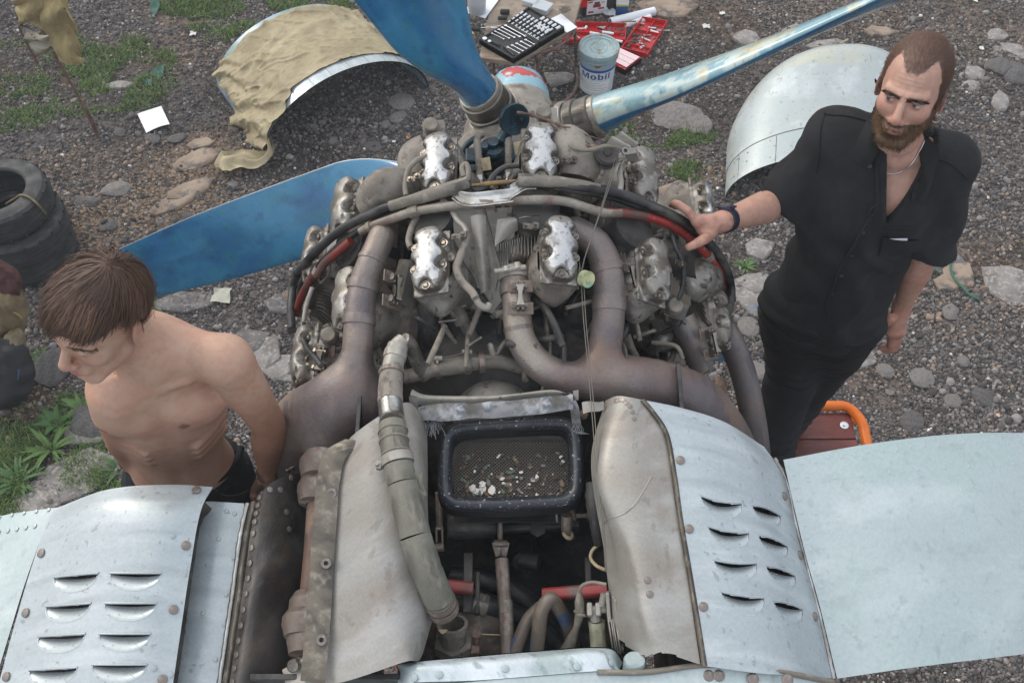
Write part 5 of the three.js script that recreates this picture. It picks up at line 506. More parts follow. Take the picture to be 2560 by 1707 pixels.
// sealing strip and woven strap in front of the frame
{ const fs = surf([[[...wF(1110, 1185), .475], [...wF(1190, 1225), .455], [...wF(1400, 1240), .45], [...wF(1800, 1235), .455], [...wG(300, 1060), .465], [...wG(580, 1035), .47], [...wG(700, 1075), .47]], [[...wF(1085, 1300), .46], [...wF(1200, 1320), .44], [...wF(1400, 1325), .44], [...wF(1800, 1310), .445], [...wG(300, 1120), .45], [...wG(580, 1100), .455], [...wG(700, 1090), .455]]]); part(craft, 'front_lip', plate((u, v) => fs(u, v).add(V(0, .012 * sin(PI * u), 0)), 14, 60, .002), M.grey, 'bent metal lip along the front of the bay');
  const strapM = mat({ base: 0x8f9093, tile: .2, size: 512, rough: .95, bump: 'weave', bs: .0022, bt: .07, layers: [{ c: 0x55534f, f: [4, 4], lo: .45, hi: .62 }, { c: 0xc9cdd2, f: [6, 6], lo: .54, hi: .68, k: 1, a: .9 }, { c: 0x4a5563, f: [12, 12], lo: .62, hi: .7, k: 2, a: .7 }] });
  const c = new THREE.CatmullRomCurve3([J2(720, 110, .46), J2(790, 95, .47), J2(950, 90, .475), J2(1150, 80, .475), J2(1400, 65, .48), J2(1600, 45, .485), J2(1780, 25, .49), J2(1860, 15, .49)].map((q) => eY(...q))); const ff = (u, v) => { const p = c.getPoint(v); return p.add(V(0, .008 * sin(PI * u) + .004 * n3(v * 18, u * 3, 1), (u - .5) * .036 * (1 + .25 * n3(v * 12, 2, 2)))); }; part(craft, 'woven_strap', plate(ff, 12, 130, .0025), strapM, 'frayed grey woven strap across the bay');
  const e = new THREE.CatmullRomCurve3([J2(1845, 5, .492), J2(1870, 60, .488), J2(1880, 120, .47), J2(1885, 180, .45)].map((q) => eY(...q))); part(craft, 'woven_strap', plate((u, v) => e.getPoint(v).add(V((u - .5) * .02, .003 * sin(PI * u), 0)), 8, 30, .0025), strapM, 'hanging end of the woven strap'); const q = rng(61); for (let i = 0; i < 46; i++) { const a = eY(...wJ(730 + 150 * q(), 130 + 60 * q()), .455), b = a.clone().add(V((q() - .4) * .03, -.012 * q(), .012 + .022 * q())); part(craft, 'frayed_thread', sweep([a, a.clone().lerp(b, .5).add(V(0, .006 * q(), 0)), b], .0007, { n: 5, seg: 3 }), strapM); } for (let i = 0; i < 14; i++) { const a = e.getPoint(1).add(V((q() - .5) * .02, 0, 0)); part(craft, 'frayed_thread', sweep([a, a.clone().add(V((q() - .5) * .02, -.006, .012)), a.clone().add(V((q() - .3) * .04, -.01, .02))], .0006, { n: 5, seg: 3 }), strapM); }
  part(craft, 'lip_tab', [patch(eY(...wG(790, 1130), .51), eY(...wG(960, 1120), .52), eY(...wG(800, 1220), .50), eY(...wG(965, 1185), .51), 10, 6, (u, v) => V(0, .004 * sin(PI * u * 2), 0)), patch(eY(...wG(720, 1040), .50), eY(...wG(765, 1030), .51), eY(...wG(735, 1120), .48), eY(...wG(765, 1110), .49), 6, 6)], M.grey); part(craft, 'lip_tab', patch(eY(...wF(1080, 1240), .48), eY(...wF(1150, 1250), .47), eY(...wF(1090, 1360), .44), eY(...wF(1170, 1390), .43), 6, 6), M.grey); part(craft, 'rusty_bolt', rod(eY(...wG(780, 1215), .46), eY(...wG(815, 1240), .45), .009), M.rust); }
// ribbed hot-air hose running down the left of the bay
{ const hp = [[...wF(1215, 1080), .37], [...wF(1150, 950), .42], [...wF(1090, 810), .47], [...wF(1035, 770), .49], [...wF(990, 815), .49], [...wF(965, 900), .49], [...wF(935, 1050), .50], [...wF(925, 1180), .51], [...wF(925, 1300), .525], [...wF(940, 1450), .54], [...wJ(530, 180), .555], [...wJ(545, 320), .565], [...wJ(575, 480), .57], [...wJ(605, 620), .57], [...wJ(650, 800), .565], [...wJ(700, 1000), .555], [...wJ(760, 1180), .54], [...wJ(820, 1340), .51], [...wJ(870, 1460), .47], [...wJ(910, 1550), .43]].map((q) => eY(...q)); const sec = (i, j, r, m, o = {}) => part(craft, 'duct_section', sweep(hp.slice(i, j + 1), r, { n: 26, seg: 8, ...o }), m);
  const cloth = mat({ base: 0x77756a, tile: .25, size: 512, rough: .9, bump: 'grain', bs: .001, bt: .08, layers: [{ c: 0x5d5a52, f: [4, 4], lo: .45, hi: .62 }, { c: 0x8d887c, f: [5, 12], lo: .54, hi: .7, k: 1 }, { c: 0x647064, f: [5, 5], lo: .6, hi: .7, k: 2, a: .8 }] });
  sec(0, 3, [.0175, .0175, .0175, .018], M.castWorn); sec(3, 5, [.018, .0195, .0215], M.grey); band(hp[4].clone().lerp(hp[5], .4), hp[5].clone().sub(hp[4]), .0225, .02, M.grey, 'duct_nut', craft); band(hp[5], hp[6].clone().sub(hp[4]), .025, .022, M.grey, 'duct_nut', craft); sec(5, 6, [.0245, .0255], M.grey); sec(6, 8, [.0275, .0285, .029], M.braid, { rip: (l) => 1 + .015 * sin(l * 900) }); band(hp[6], hp[7].clone().sub(hp[6]), .028, .012, M.tubeGrey, 'duct_clamp', craft); sec(8, 10, [.0285, .0292, .0298], M.steel); sec(10, 12, [.0302, .031, .0318], cloth, { rip: (l) => 1 + .02 * pow(abs(sin(l * 80)), .3) }); sec(12, 13, [.0325, .0325], cloth); band(hp[12].clone().lerp(hp[11], .25), hp[13].clone().sub(hp[12]), .0335, .02, M.grey, 'duct_clamp', craft); { const p = eY(...wJ(435, 478), .57); part(craft, 'clamp_ear', [mv(bx(.014, .014, .022, .004), p.x, p.y, p.z), mv(cyl(.005, .005, .02, 12), p.x - .004, p.y + .004, p.z)], M.steel); }
  sec(13, 15, [.033, .0345, .034], cloth, { wob: .05 }); sec(15, 18, [.0335, .0335, .0335, .033], cloth, { rip: (l) => 1 + .022 * sin(l * 190) * sin(l * 61), wob: .05 }); sec(18, 19, [.032, .030], cloth); band(hp[18].clone().lerp(hp[19], .3), hp[19].clone().sub(hp[18]), .0325, .014, M.tubeGrey, 'duct_clamp', craft); band(hp[18].clone().lerp(hp[19], .75), hp[19].clone().sub(hp[18]), .0325, .018, M.tubeGrey, 'duct_clamp', craft);
  for (const i of [10.4, 10.9, 11.5]) { const a = hp[floor(i)], b = hp[floor(i) + 1]; band(a.clone().lerp(b, i % 1), b.clone().sub(a), .0312, .004, M.hoseDust, 'duct_rib', craft); } { const p = eY(...wJ(700, 600), .578); part(craft, 'torn_tape', plate((u, v) => V(p.x + (u - .5) * .026 + .012 * v * v, p.y - .012 * v + .006 * n3(u * 4, v * 4, 3), p.z + (v - .5) * .045 + .01 * n3(u * 6, 1, 2)), 8, 10, .001), cloth); } }
// bay: walls, tank, levers, hoses
{ const wall = (pts, name) => { const [a, b, c, d] = pts; part(craft, name, patch(a, b, c, d, 10, 10, null, .004), M.black); };
  const xl = -.30, xr = .34, zf = .40, zb = 1.02; part(craft, 'bay_floor', mv(bx(xr - xl, .01, zb - zf + .1, .002), (xl + xr) / 2, -.25, (zf + zb) / 2), M.darkCast); part(craft, 'bay_wall', mv(bx(.01, .72, zb - zf + .1, .002), xl - .06, .09, (zf + zb) / 2), M.darkCast); part(craft, 'bay_wall', mv(bx(.01, .72, zb - zf + .1, .002), xr + .06, .09, (zf + zb) / 2), M.darkCast); part(craft, 'firewall', mv(bx(1.1, .95, .012, .002), 0, -.03, zb + .05), M.darkCast); 
  const P = (w, h) => eY(...w, h); const bay = (n, g, m) => part(craft, n, g, m);
  bay('carburettor', [mv(bx(.33, .16, .2, .03), P(wJ(1390, 450), .25).x, .23, P(wJ(1390, 480), .25).z), rod(P(wJ(940, 930), .24), P(wJ(1290, 920), .24), .032), rod(P(wJ(1290, 950), .24), P(wJ(1900, 910), .24), .012)], M.darkCast); bay('carburettor_bolt', [mv(lathe([[.02, 0], [.02, .012], [0, .014]], 6), ...P(wJ(1600, 955), .25).toArray()), mv(lathe([[.012, 0], [.012, .03], [0, .032]], 12), ...P(wJ(1240, 840), .28).toArray()), mv(lathe([[.012, 0], [.012, .03], [0, .032]], 12), ...P(wJ(1570, 800), .3).toArray())], M.darkCast);
  bay('push_rod', [rod(P(wJ(1322, 880), .28), P(wJ(1325, 1060), .26), .007), rod(P(wJ(1335, 1170), .28), P(wJ(1365, 1568), .28), .016), rod(P(wK(940, 720), .28), P(wK(965, 1240), .27), .0165)], M.tubeGrey); bay('rod_fork', [bar(P(wJ(1290, 1040), .27), P(wJ(1320, 1150), .26), .008, .02), bar(P(wJ(1365, 1040), .27), P(wJ(1340, 1150), .26), .008, .02), rod(P(wJ(1278, 1055), .27), P(wJ(1378, 1055), .27), .009)], M.tubeGrey); for (const [x, y] of [[1310, 1280], [1376, 1280], [1310, 1335], [1380, 1335]]) bay('rivet', mv(new THREE.SphereGeometry(.004, 10, 8), ...P(wJ(x, y), .245).toArray()), M.bolt);
  bay('link_rod', [rod(P(wJ(870, 680), .34), P(wJ(878, 920), .29), .008), bar(P(wJ(855, 930), .29), P(wJ(858, 1060), .27), .005, .014), bar(P(wJ(898, 930), .29), P(wJ(900, 1060), .27), .005, .014), rod(P(wJ(850, 1085), .27), P(wJ(910, 1080), .27), .011), bar(P(wJ(852, 935), .29), P(wJ(902, 935), .29), .008, .014)], M.tubeGrey);
  bay('eye_fitting', [rod(P(wJ(1815, 840), .36), P(wJ(1815, 950), .33), .014), rod(P(wJ(1820, 950), .33), P(wJ(1822, 985), .32), .006), bar(P(wJ(1735, 760), .36), P(wJ(1745, 900), .34), .006, .014), bar(P(wJ(1840, 770), .36), P(wJ(1880, 880), .34), .006, .014), rod(P(wJ(1880, 850), .35), P(wJ(1965, 850), .34), .0055)], M.tubeGrey); bay('eye_ring', new THREE.TorusGeometry(.011, .005, 10, 22).applyMatrix4(frameY(P(wJ(1822, 985), .32), V(.2, .3, 1))), M.paper);
  bay('plug_connector', sweep([P(wJ(2000, 600), .44), P(wJ(2012, 700), .43), P(wJ(2020, 820), .42), P(wJ(2030, 940), .40), P(wJ(2045, 1060), .37)], [.013, .019, .0175, .013, .01], { n: 18, seg: 12, rip: (l) => 1 + .07 * (sin(l * 260) > .2 ? 1 : 0) }), M.darkCast); bay('thin_wire', sweep([P(wJ(2045, 1060), .37), P(wJ(2000, 1110), .36), P(wJ(1990, 1160), .36), P(wJ(2030, 1215), .37), P(wJ(2100, 1250), .40)], .0042, { n: 8 }), M.paper);
  bay('pipe_elbow', [rod(P(wJ(1470, 1170), .12), P(wJ(1610, 1195), .13), .022), rod(P(wJ(1490, 1190), .12), P(wJ(1490, 1080), .05), .026)], M.darkCast);
  bay('red_tube', rod(P(wK(330, 575), .30), P(wK(652, 610), .30), .0155, 22), mat({ base: 0x9a4a48, tile: .2, size: 256, rough: .6, layers: [{ c: 0x6f4a46, f: [5, 5], lo: .48, hi: .62 }] })); bay('red_tube', rod(P(wK(1275, 670), .30), P(wK(1850, 620), .33), .0165, 22), mat({ base: 0x9e3f3f, tile: .25, size: 256, rough: .6, layers: [{ c: 0x6d605a, f: [4, 4], lo: .46, hi: .58 }] }));
  bay('frame_tube', [mv(bx(.022, .02, .14, .003), ...P(wK(605, 560), .27).toArray()), mv(bx(.015, .02, .12, .003), ...P(wK(1680, 560), .28).toArray()), mv(bx(.016, .02, .1, .003), ...P(wK(1700, 760), .27).toArray()), mv(bx(.012, .02, .1, .003), ...P(wK(690, 650), .24).toArray())], M.darkCast);
  bay('dark_hose', sweep([P(wK(450, 500), .20), P(wK(700, 520), .2), P(wK(900, 580), .19), P(wK(1100, 700), .18), P(wK(1250, 850), .16)], .026, { n: 18 }), M.black); bay('dark_hose', sweep([P(wK(480, 730), .22), P(wK(700, 745), .22), P(wK(900, 790), .21), P(wK(1100, 870), .19), P(wK(1300, 990), .17), P(wK(1420, 1110), .15)], .023, { n: 18 }), M.rubber); bay('hose_wrap', sweep([P(wK(650, 735), .225), P(wK(780, 765), .22)], .0265, { n: 18, seg: 14, rip: (l) => 1 + .04 * sin(l * 500) }), M.hoseDust); bay('dark_hose', sweep([P(wK(1280, 800), .15), P(wK(1420, 1000), .12), P(wK(1560, 1200), .1)], .03, { n: 18 }), M.black);
  const blu = mat({ base: 0x6d6259, tile: .22, size: 512, rough: .5, layers: [{ c: 0x3f577c, f: [4, 4], lo: .56, hi: .6, a: .95, hard: 1 }, { c: 0x877b6d, f: [7, 7], lo: .54, hi: .7, k: 1, a: .7 }] }); bay('bent_hose', sweep([P(wK(1210, 1220), .28), P(wK(1235, 1000), .33), P(wK(1265, 800), .36), P(wK(1340, 705), .365), P(wK(1420, 800), .33), P(wK(1500, 960), .28), P(wK(1540, 1120), .22)], .0165, { n: 20, seg: 12 }), blu); bay('bent_hose', sweep([P(wK(1000, 1230), .27), P(wK(1070, 1050), .29), P(wK(1150, 880), .30), P(wK(1260, 770), .30)], .0155, { n: 20 }), blu);
  bay('cable_boot', [sweep([P(wK(1600, 640), .40), P(wK(1600, 740), .39), P(wK(1600, 840), .37), P(wK(1570, 960), .34), P(wK(1530, 1060), .31), P(wK(1490, 1160), .28)], [.006, .011, .010, .007, .012, .016], { n: 14 })], M.hoseDust); bay('thin_wire', sweep([P(wK(1595, 640), .40), P(wK(1630, 580), .42), P(wK(1710, 555), .43), P(wK(1840, 575), .44)], .0042, { n: 8 }), M.hoseDust); for (const [x, y] of [[1600, 815], [1615, 850]]) band(P(wK(x, y), .372), V(-.05, -.1, 1), .0105, .006, M.hoseDust, 'clip', craft);
  bay('actuator', rod(P(wK(1752, 900), .37), P(wK(1775, 1200), .33), .0185, 26), mat({ base: 0xb3b198, tile: .2, size: 256, rough: .4, metal: .3, layers: [{ c: 0x8b8979, f: [5, 5], lo: .52, hi: .64 }] })); bay('actuator_eye', [rod(P(wK(1730, 780), .39), P(wK(1745, 900), .375), .011), rod(P(wK(1665, 800), .39), P(wK(1830, 795), .39), .0085), mv(bx(.012, .02, .03, .004), ...P(wK(1690, 800), .395).toArray()), mv(bx(.012, .02, .03, .004), ...P(wK(1765, 800), .395).toArray()), rod(P(wK(1820, 660), .42), P(wK(1800, 760), .40), .008)], M.grey);
  for (const [x, y, r, h] of [[1880, 980, .05, .38], [1925, 1020, .05, .385]]) bay('quadrant_plate', lathe([[.006, -.002], [r, -.003], [r + .003, -.004], [r + .003, -.002], [r - .006, 0], [r + .003, .002], [r + .003, .004], [r, .003], [.006, .002]], 40).applyMatrix4(frameY(P(wK(x, y), h - .02), V(1, .1, -.12))), M.grey); bay('quadrant_bracket', [bar(P(wK(1850, 640), .43), P(wK(1870, 900), .40), .008, .02), bar(P(wK(1920, 700), .44), P(wK(1960, 1180), .38), .006, .02), rod(P(wK(1900, 690), .43), P(wK(1960, 690), .435), .006), rod(P(wK(1950, 1140), .38), P(wK(1990, 1140), .38), .010)], M.grey);
  // round tank head with studs
  const tc = P(wK(560, 1010), .20), tank = part(craft, 'oil_tank', lathe([[.095, -.1], [.095, -.012], [.104, -.012], [.104, 0], [.097, .001], [.09, .004], [.04, .012], [0, .013]], 48), mat({ base: 0x6b5c50, tile: .2, size: 512, rough: .7, layers: [{ c: 0x4b4037, f: [5, 5], lo: .5, hi: .64 }, { c: 0x8a796a, f: [8, 8], lo: .55, hi: .7, k: 1 }, { c: 0x3d4540, f: [9, 9], lo: .62, hi: .7, k: 2 }] })); put(tank, frameY(tc, V(0, 1, .25))); for (let i = 0; i < 22; i++) { const a = i / 22 * 2 * PI; part(tank, 'stud', BOLT_S, M.darkCast).position.set(cos(a) * .098, 0, sin(a) * .098); } bay('tank_neck', [lathe([[.03, 0], [.03, .05], [.036, .05], [.036, .066], [.028, .066]], 30).applyMatrix4(frameY(P(wK(480, 1130), .24), V(-.05, 1, -.9)))], M.dusty); bay('tank_nut', lathe([[.03, -.012], [.048, -.012], [.048, .012], [.03, .014]], 6).applyMatrix4(frameY(P(wK(480, 1100), .24), V(-.05, 1, -.6))), M.dusty); bay('lock_wire', sweep([P(wK(690, 1015), .26), P(wK(850, 1022), .26), P(wK(1010, 1030), .27)], .0016, { n: 6 }), M.paper); bay('cotter_lever', [rod(P(wK(685, 1010), .27), P(wK(680, 1130), .26), .006), mv(cyl(.011, .011, .01, 16), ...P(wK(685, 1015), .27).toArray()), mv(bx(.022, .02, .02, .004), ...P(wK(672, 1160), .28).toArray())], M.rust); bay('yellow_tag', plate((u, v) => P(wK(335 + 90 * u, 975 + 40 * v * sin(PI * u)), .33), 8, 4, .0006), M.paper);
}
// rounded front sill of the windscreen fairing and the deck behind it
{ const wornM = mat({ base: 0xbcc6cc, tile: .5, size: 512, rough: .45, metal: .1, bs: .0005, layers: [{ c: 0x97a8a7, f: [4, 4], lo: .53, hi: .58, a: .8 }, { c: 0xcfd8de, f: [7, 7], lo: .5, hi: .68, k: 1 }, { c: 0x7d8c90, f: [24, 24], lo: .64, hi: .7, k: 2, a: .7 }] });
  const sill = surf([[K2(-20, 1330, .40), K2(0, 1285, .46), K2(600, 1225, .475), K2(1200, 1175, .48), K2(1750, 1140, .48), K2(1900, 1160, .475), K2(1985, 1270, .45)], [K2(-20, 1400, .43), K2(100, 1330, .49), K2(650, 1275, .505), K2(1200, 1230, .51), K2(1760, 1195, .51), K2(1880, 1230, .50), K2(1960, 1330, .47)], [K2(-20, 1480, .45), K2(100, 1450, .49), K2(650, 1430, .51), K2(1200, 1390, .515), K2(1780, 1345, .515), K2(1880, 1345, .505), K2(1990, 1345, .48)]]); part(craft, 'sill', plate(sill, 24, 90, .002), wornM, 'rounded pale sill at the foot of the picture'); rivets(sill, [[.8, .25], [.75, .42], [.85, .18], [.7, .84], [.85, .6]], .008, wornM, craft);
  part(craft, 'sill_front', plate((u, v) => { const p = sill(0, v); p.y -= u * .3; p.z -= .004 * u; return p; }, 8, 60, .002), wornM);
  const deck = surf([[K2(-200, 1560, .49), K2(650, 1440, .508), K2(1200, 1395, .513), K2(1790, 1350, .512), K2(2200, 1350, .50), [...wL(560, 1470), .50], [...wL(900, 1500), .48], [...wL(1220, 1562), .40]], [K2(-200, 1750, .49), K2(650, 1750, .50), K2(1200, 1750, .505), K2(1790, 1750, .505), K2(2200, 1750, .495), [...wL(560, 1750), .49], [...wL(900, 1750), .47], [...wL(1250, 1750), .38]]]); const d = part(craft, 'deck', plate(deck, 20, 80, .002), doorM, 'pale riveted skin behind the sill'); part(craft, 'deck_strip', sweep([0, .25, .5, .75, 1].map((t) => deck(.02, .42 + .58 * t).add(V(0, .004, 0))), .006, { n: 8 }), M.hoseDust);
  for (const [x, y] of [[570, 1530], [805, 1548], [985, 1555], [625, 1530]]) { const p = eY(...wL(x, y), .495), o = part(d, 'fastener', RIV(.0125), stainM); put(o, frameY(p, V(0, 1, .1))); }
  const cupP = K2(2085, 1330, .47); part(craft, 'filler_cap', lathe([[0, .03], [.021, .03], [.0232, .026], [.0235, -.05]], 32).applyMatrix4(frameY(eY(...cupP), V(0, .8, -.5))), wornM);
  part(craft, 'fuselage_skin', plate((u, v) => { const a = mix(-1.25, 1.25, u); return V(.62 * sin(a), .02 + .47 * cos(a) * .9 - .02, 1.06 + .9 * v); }, 40, 12, .002), doorM);
}
// ───────── things lying about the yard ─────────
const GH = (w, h = 0) => onH(...w, h);
const clothM = (base, a, b, tile = .6) => mat({ base, tile, size: 512, rough: .95, bump: 'grain', bs: .0012, bt: .1, layers: [{ c: a, f: [4, 4], lo: .46, hi: .66, a: .8 }, { c: b, f: [8, 8], lo: .56, hi: .72, k: 1, a: .7 }, { c: 0x6a5238, f: [14, 14], lo: .68, hi: .78, k: 2, a: .5 }] });
// half shells taken off the engine, standing on the ground as arches
const sgnp = (x, e) => Math.sign(x) * pow(abs(x), e);
function arch(FL, FR, axis, len, r1, topf, prof, e = 1, hf = null) { const c = FL.clone().lerp(FR, .5), w = FR.clone().sub(FL), R = w.length() / 2; w.normalize(); return (u, v, off = 0) => { // u along axis 0..1, v across -1..1 (left..right)
  const a = v * PI / 2, k = mix(1, r1, ss(0, 1, u)) * (prof ? prof(u) : 1), rr = R * k + off; return c.clone().addScaledVector(axis, u * len).addScaledVector(w, rr * sgnp(sin(a), e)).add(V(0, (hf ? R * hf(u) + off : rr * topf) * pow(max(cos(a), 0), e) + .01, 0)); }; }
{
  const FL = GH([668, 398]), FR = GH([1068, 226]), BL = GH([530, 228]); const ax = BL.clone().sub(FL), len = ax.length(); ax.normalize();
  const f = arch(FL, FR, ax, len, .92, .68);
  const skin = mat({ base: 0x8fa3b3, tile: .7, size: 512, rough: .45, metal: .2, layers: [{ c: 0x6f8a86, f: [4, 4], lo: .46, hi: .64 }, { c: 0xb3c0cc, f: [6, 9], lo: .54, hi: .7, k: 1 }] });
  const sh = thing('cowl_shell', 'arched pale blue cowl shell standing on the ground under a canvas sheet', 'cowl shell'); part(sh, 'skin', plate((u, v) => f(u, mix(-1, 1, v)), 24, 60, .006), skin);
  part(sh, 'rim', plate((u, v) => f(u * .12 - .01, mix(-1, 1, v), .008), 4, 60, .006), cowlBlue); for (let i = 0; i < 14; i++) part(sh, 'rim_joint', bar(f(.0, -.9 + i * .138, .017), f(.1, -.9 + i * .138, .017), .004, .002), edgeM);
  // canvas: draped, pulled in folds, torn tail at the left front foot
  const cm = clothM(0xa29678, 0x877b60, 0xb4a98c);
  const tarp = (u, v) => { const vv = mix(-1.02, .98, v); let uu = mix(.10 - .13 * ss(-.3, -.5, vv), 1.02, u); const fold = .022 * pow(abs(sin(vv * 7 + 9 * n3(uu * 2.5, vv * 2.5, 1))), 3) * ss(.1, .9, u) + .03 * (f3(uu * 4, vv * 6, 7, 4) - .35) * 1 + .022 * pow(1 - abs(2 * f3(uu * 5, vv * 6 + uu * 4, 3, 3) - 1), 9) + .006 * pow(1 - abs(2 * f3(uu * 14, vv * 12, 5, 2) - 1), 6) + .03 * (f3(uu * 5, vv * 5, 9, 3) - .5) * ss(-.1, -.9, vv)  + .016 * sin((vv * 2 + uu) * 16 + 7 * n3(uu * 4, vv * 4, 8)) * ss(-.2, -.8, vv); const p = f(clamp(uu, -.06, 1), clamp(vv, -1, 1), .022 + fold); if (u > .9) p.y -= .18 * (u - .9) / .1 * (1 - abs(vv)); if (v > .93) p.y += .02; return p; };
  const tp = thing('canvas_sheet', 'crumpled stained tan canvas draped over the arched cowl shell', 'canvas'); part(tp, 'sheet', plate(tarp, 130, 220, .003, (u, v) => !(v > .7 && u < .12 * n3(v * 9, 1, 4) * ss(.7, 1, v)) && !(v < .11 && u > .5 + .3 * n3(v * 40, 2, 3))), cm);
  const t = [wA(1470, 800), wA(1480, 850), wA(1400, 870), wA(1300, 860), wA(1230, 870), wA(1190, 860)].map((w, i) => GH(w, .06).add(V(0, [.12, .03, 0, .01, .0, 0][i], 0))), C = new THREE.CatmullRomCurve3(t); part(tp, 'torn_tail', plate((u, v) => { const p = C.getPoint(u), w = .05 + .14 * ss(.1, .7, u) + .03 * n3(u * 30, v * 3, 2) * u; return p.add(V(.02 * sin(v * 7), .035 * n3(u * 9, v * 5, 3) + .02 * sin(v * 9 + u * 5), (v - .35) * w)); }, 50, 20, .003), cm);
}
{
  const FL = GH([1812, 500]), FR = GH([2330, 470]), ax = GH([1822, 300]).sub(FL); ax.y = 0; const len = 1.12; ax.normalize(); const w = FR.clone().sub(FL).normalize(); const f = arch(FL, FR, ax, len, 1, .62, (u) => sqrt(max(.02, 1 - pow(max(0, u - .45) / .66, 2))), .88, (u) => (.50 + .34 * u) * sqrt(max(.02, 1 - pow(max(0, u - .72) / .34, 2))));
  const skin = mat({ base: 0xacb5b6, tile: .8, size: 1024, rough: .5, metal: .15, bump: 'dent', bs: .001, bt: .4, layers: [{ c: 0xa7b3b4, f: [4, 4], lo: .45, hi: .64, a: .8 }, { c: 0xbfbba6, f: [7, 3], lo: .5, hi: .66, k: 1, a: .7 }, { c: 0xcbd2d4, f: [5, 5], lo: .54, hi: .7, k: 2, a: .8 }, { c: 0x7c8682, f: [30, 30], lo: .7, hi: .77, k: 3, a: .7 }] });
  const sh = thing('cowl_shell', 'bare silver arched cowl shell behind the bearded man', 'cowl shell'); part(sh, 'skin', plate((u, v) => f(mix(.21, 1, u), mix(-1, 1, v)), 44, 80, .005), skin); part(sh, 'front_band', plate((u, v) => f(mix(0, .206, u), mix(-1, 1, v), -.003), 6, 80, .005), skin);
  part(sh, 'back_lip', plate((u, v) => f(1, mix(-1, 1, v), -.16 * u).addScaledVector(ax, -.03 * u), 6, 60, .004), skin); for (const v of [-.72, -.38, 0, .4]) part(sh, 'panel_seam', sweep([f(.0, v, .0015), f(.1, v, .0015), f(.2, v, .0015)], .0025, { n: 6 }), edgeM); part(sh, 'panel_seam', sweep([...Array(17)].map((_, i) => f(.208, -1 + i / 8, .0015)), .003, { n: 6 }), edgeM); part(sh, 'panel_seam', sweep([.22, .4, .6, .8, .97].map((u) => f(u, .15, .001)), .0022, { n: 6 }), edgeM);
  const hp = f(.55, .22, .004); part(sh, 'handle_recess', new THREE.TorusGeometry(.06, .012, 10, 30, PI).applyMatrix4(new THREE.Matrix4().makeBasis(w, ax.clone().negate(), V(0, 1, 0)).setPosition(hp)), skin); const q = rng(9); for (let i = 0; i < 70; i++) { const u = q() < .5 ? .02 + .17 * q() : .25 + .7 * q(), v = -1 + 2 * q(), p = f(u, v, .001), n = p.clone().sub(f(u, v, -.1)).normalize(); const o = part(sh, 'rivet', RIV(.007), stainM); put(o, frameY(p, n)); }
}
// three old tyres in a pile with a rope
{
  const tm = mat({ base: 0x26282a, tile: .4, size: 512, rough: .85, bs: .001, layers: [{ c: 0x3c3d3e, f: [4, 12], lo: .5, hi: .7 }, { c: 0x5a544e, f: [9, 9], lo: .62, hi: .76, k: 1, a: .6 }] });
  const g = (() => { const prof = [[.19, -.09], [.2, -.098], [.25, -.1], [.29, -.092], [.308, -.075], [.312, -.05], [.312, .05], [.308, .075], [.29, .092], [.25, .1], [.2, .098], [.19, .09], [.186, .08], [.24, .085], [.285, .06], [.29, 0], [.285, -.06], [.24, -.085], [.186, -.08], [.19, -.09]]; const l = [lathe(prof, 64)]; return merge(l); })();
  const groove = (() => { const l = []; for (let k = 0; k < 3; k++) l.push(new THREE.TorusGeometry(.3125, .003, 6, 60).rotateX(PI / 2).translate(0, -.045 + k * .03, 0)); for (let i = 0; i < 40; i++) { const a = i / 40 * 2 * PI; l.push(new THREE.BoxGeometry(.008, .03, .014).translate(.311, .075 * (i % 2 ? 1 : -1), 0).rotateY(a)); } return merge(l); })();
  const base = onH(-2, 498, .52); const places = [[0, .105, 0, 'lowest tyre of the pile at the left edge'], [.03, .30, .02, 'middle tyre of the pile at the left edge'], [-.02, .49, -.02, 'top tyre of the pile with a rope over its rim']]; let first = null;
  places.forEach(([x, y, z, l], i) => { let o; if (!first) { o = first = thing('tyre', l, 'tyre', null, 'old tyres piled at the left edge'); part(o, 'tyre_body', g, tm); part(o, 'tread', groove, tm); } else { o = first.clone(); o.name = numbered('tyre'); o.userData = { ...first.userData, label: l }; scene.add(o); } o.position.set(base.x + x, y + gh(base.x, base.z), base.z + z); o.rotation.set(.04 * (i - 1), i, .05 * (1 - i)); });
  const rp = [[wA(30, 1110), .42], [wA(80, 1080), .5], [wA(120, 1062), .60], [wA(165, 1080), .595], [wA(205, 1115), .57], [wA(245, 1165), .45], [wA(290, 1225), .3], [wA(340, 1262), .15], [wA(385, 1290), .02], [wA(380, 1315), .02], [wA(430, 1322), .015], [wA(480, 1310), .015], [wA(490, 1280), .02], [wA(450, 1265), .03], [wA(400, 1275), .035], [wA(370, 1290), .02]].map(([w, h]) => onH(...w, h)); const rm = mat({ base: 0x8c7d5e, tile: .1, size: 128, rough: .95, bump: 'weave', bs: .001, bt: .02, layers: [{ c: 0x6b5e46, f: [6, 6], lo: .45, hi: .6 }] });
  solo('rope', sweep(rp, .0075, { n: 8, seg: 10, rip: (l) => 1 + .12 * sin(l * 500) }), rm, 'thin tan rope looped over the top tyre down to the ground', 'rope'); 
}
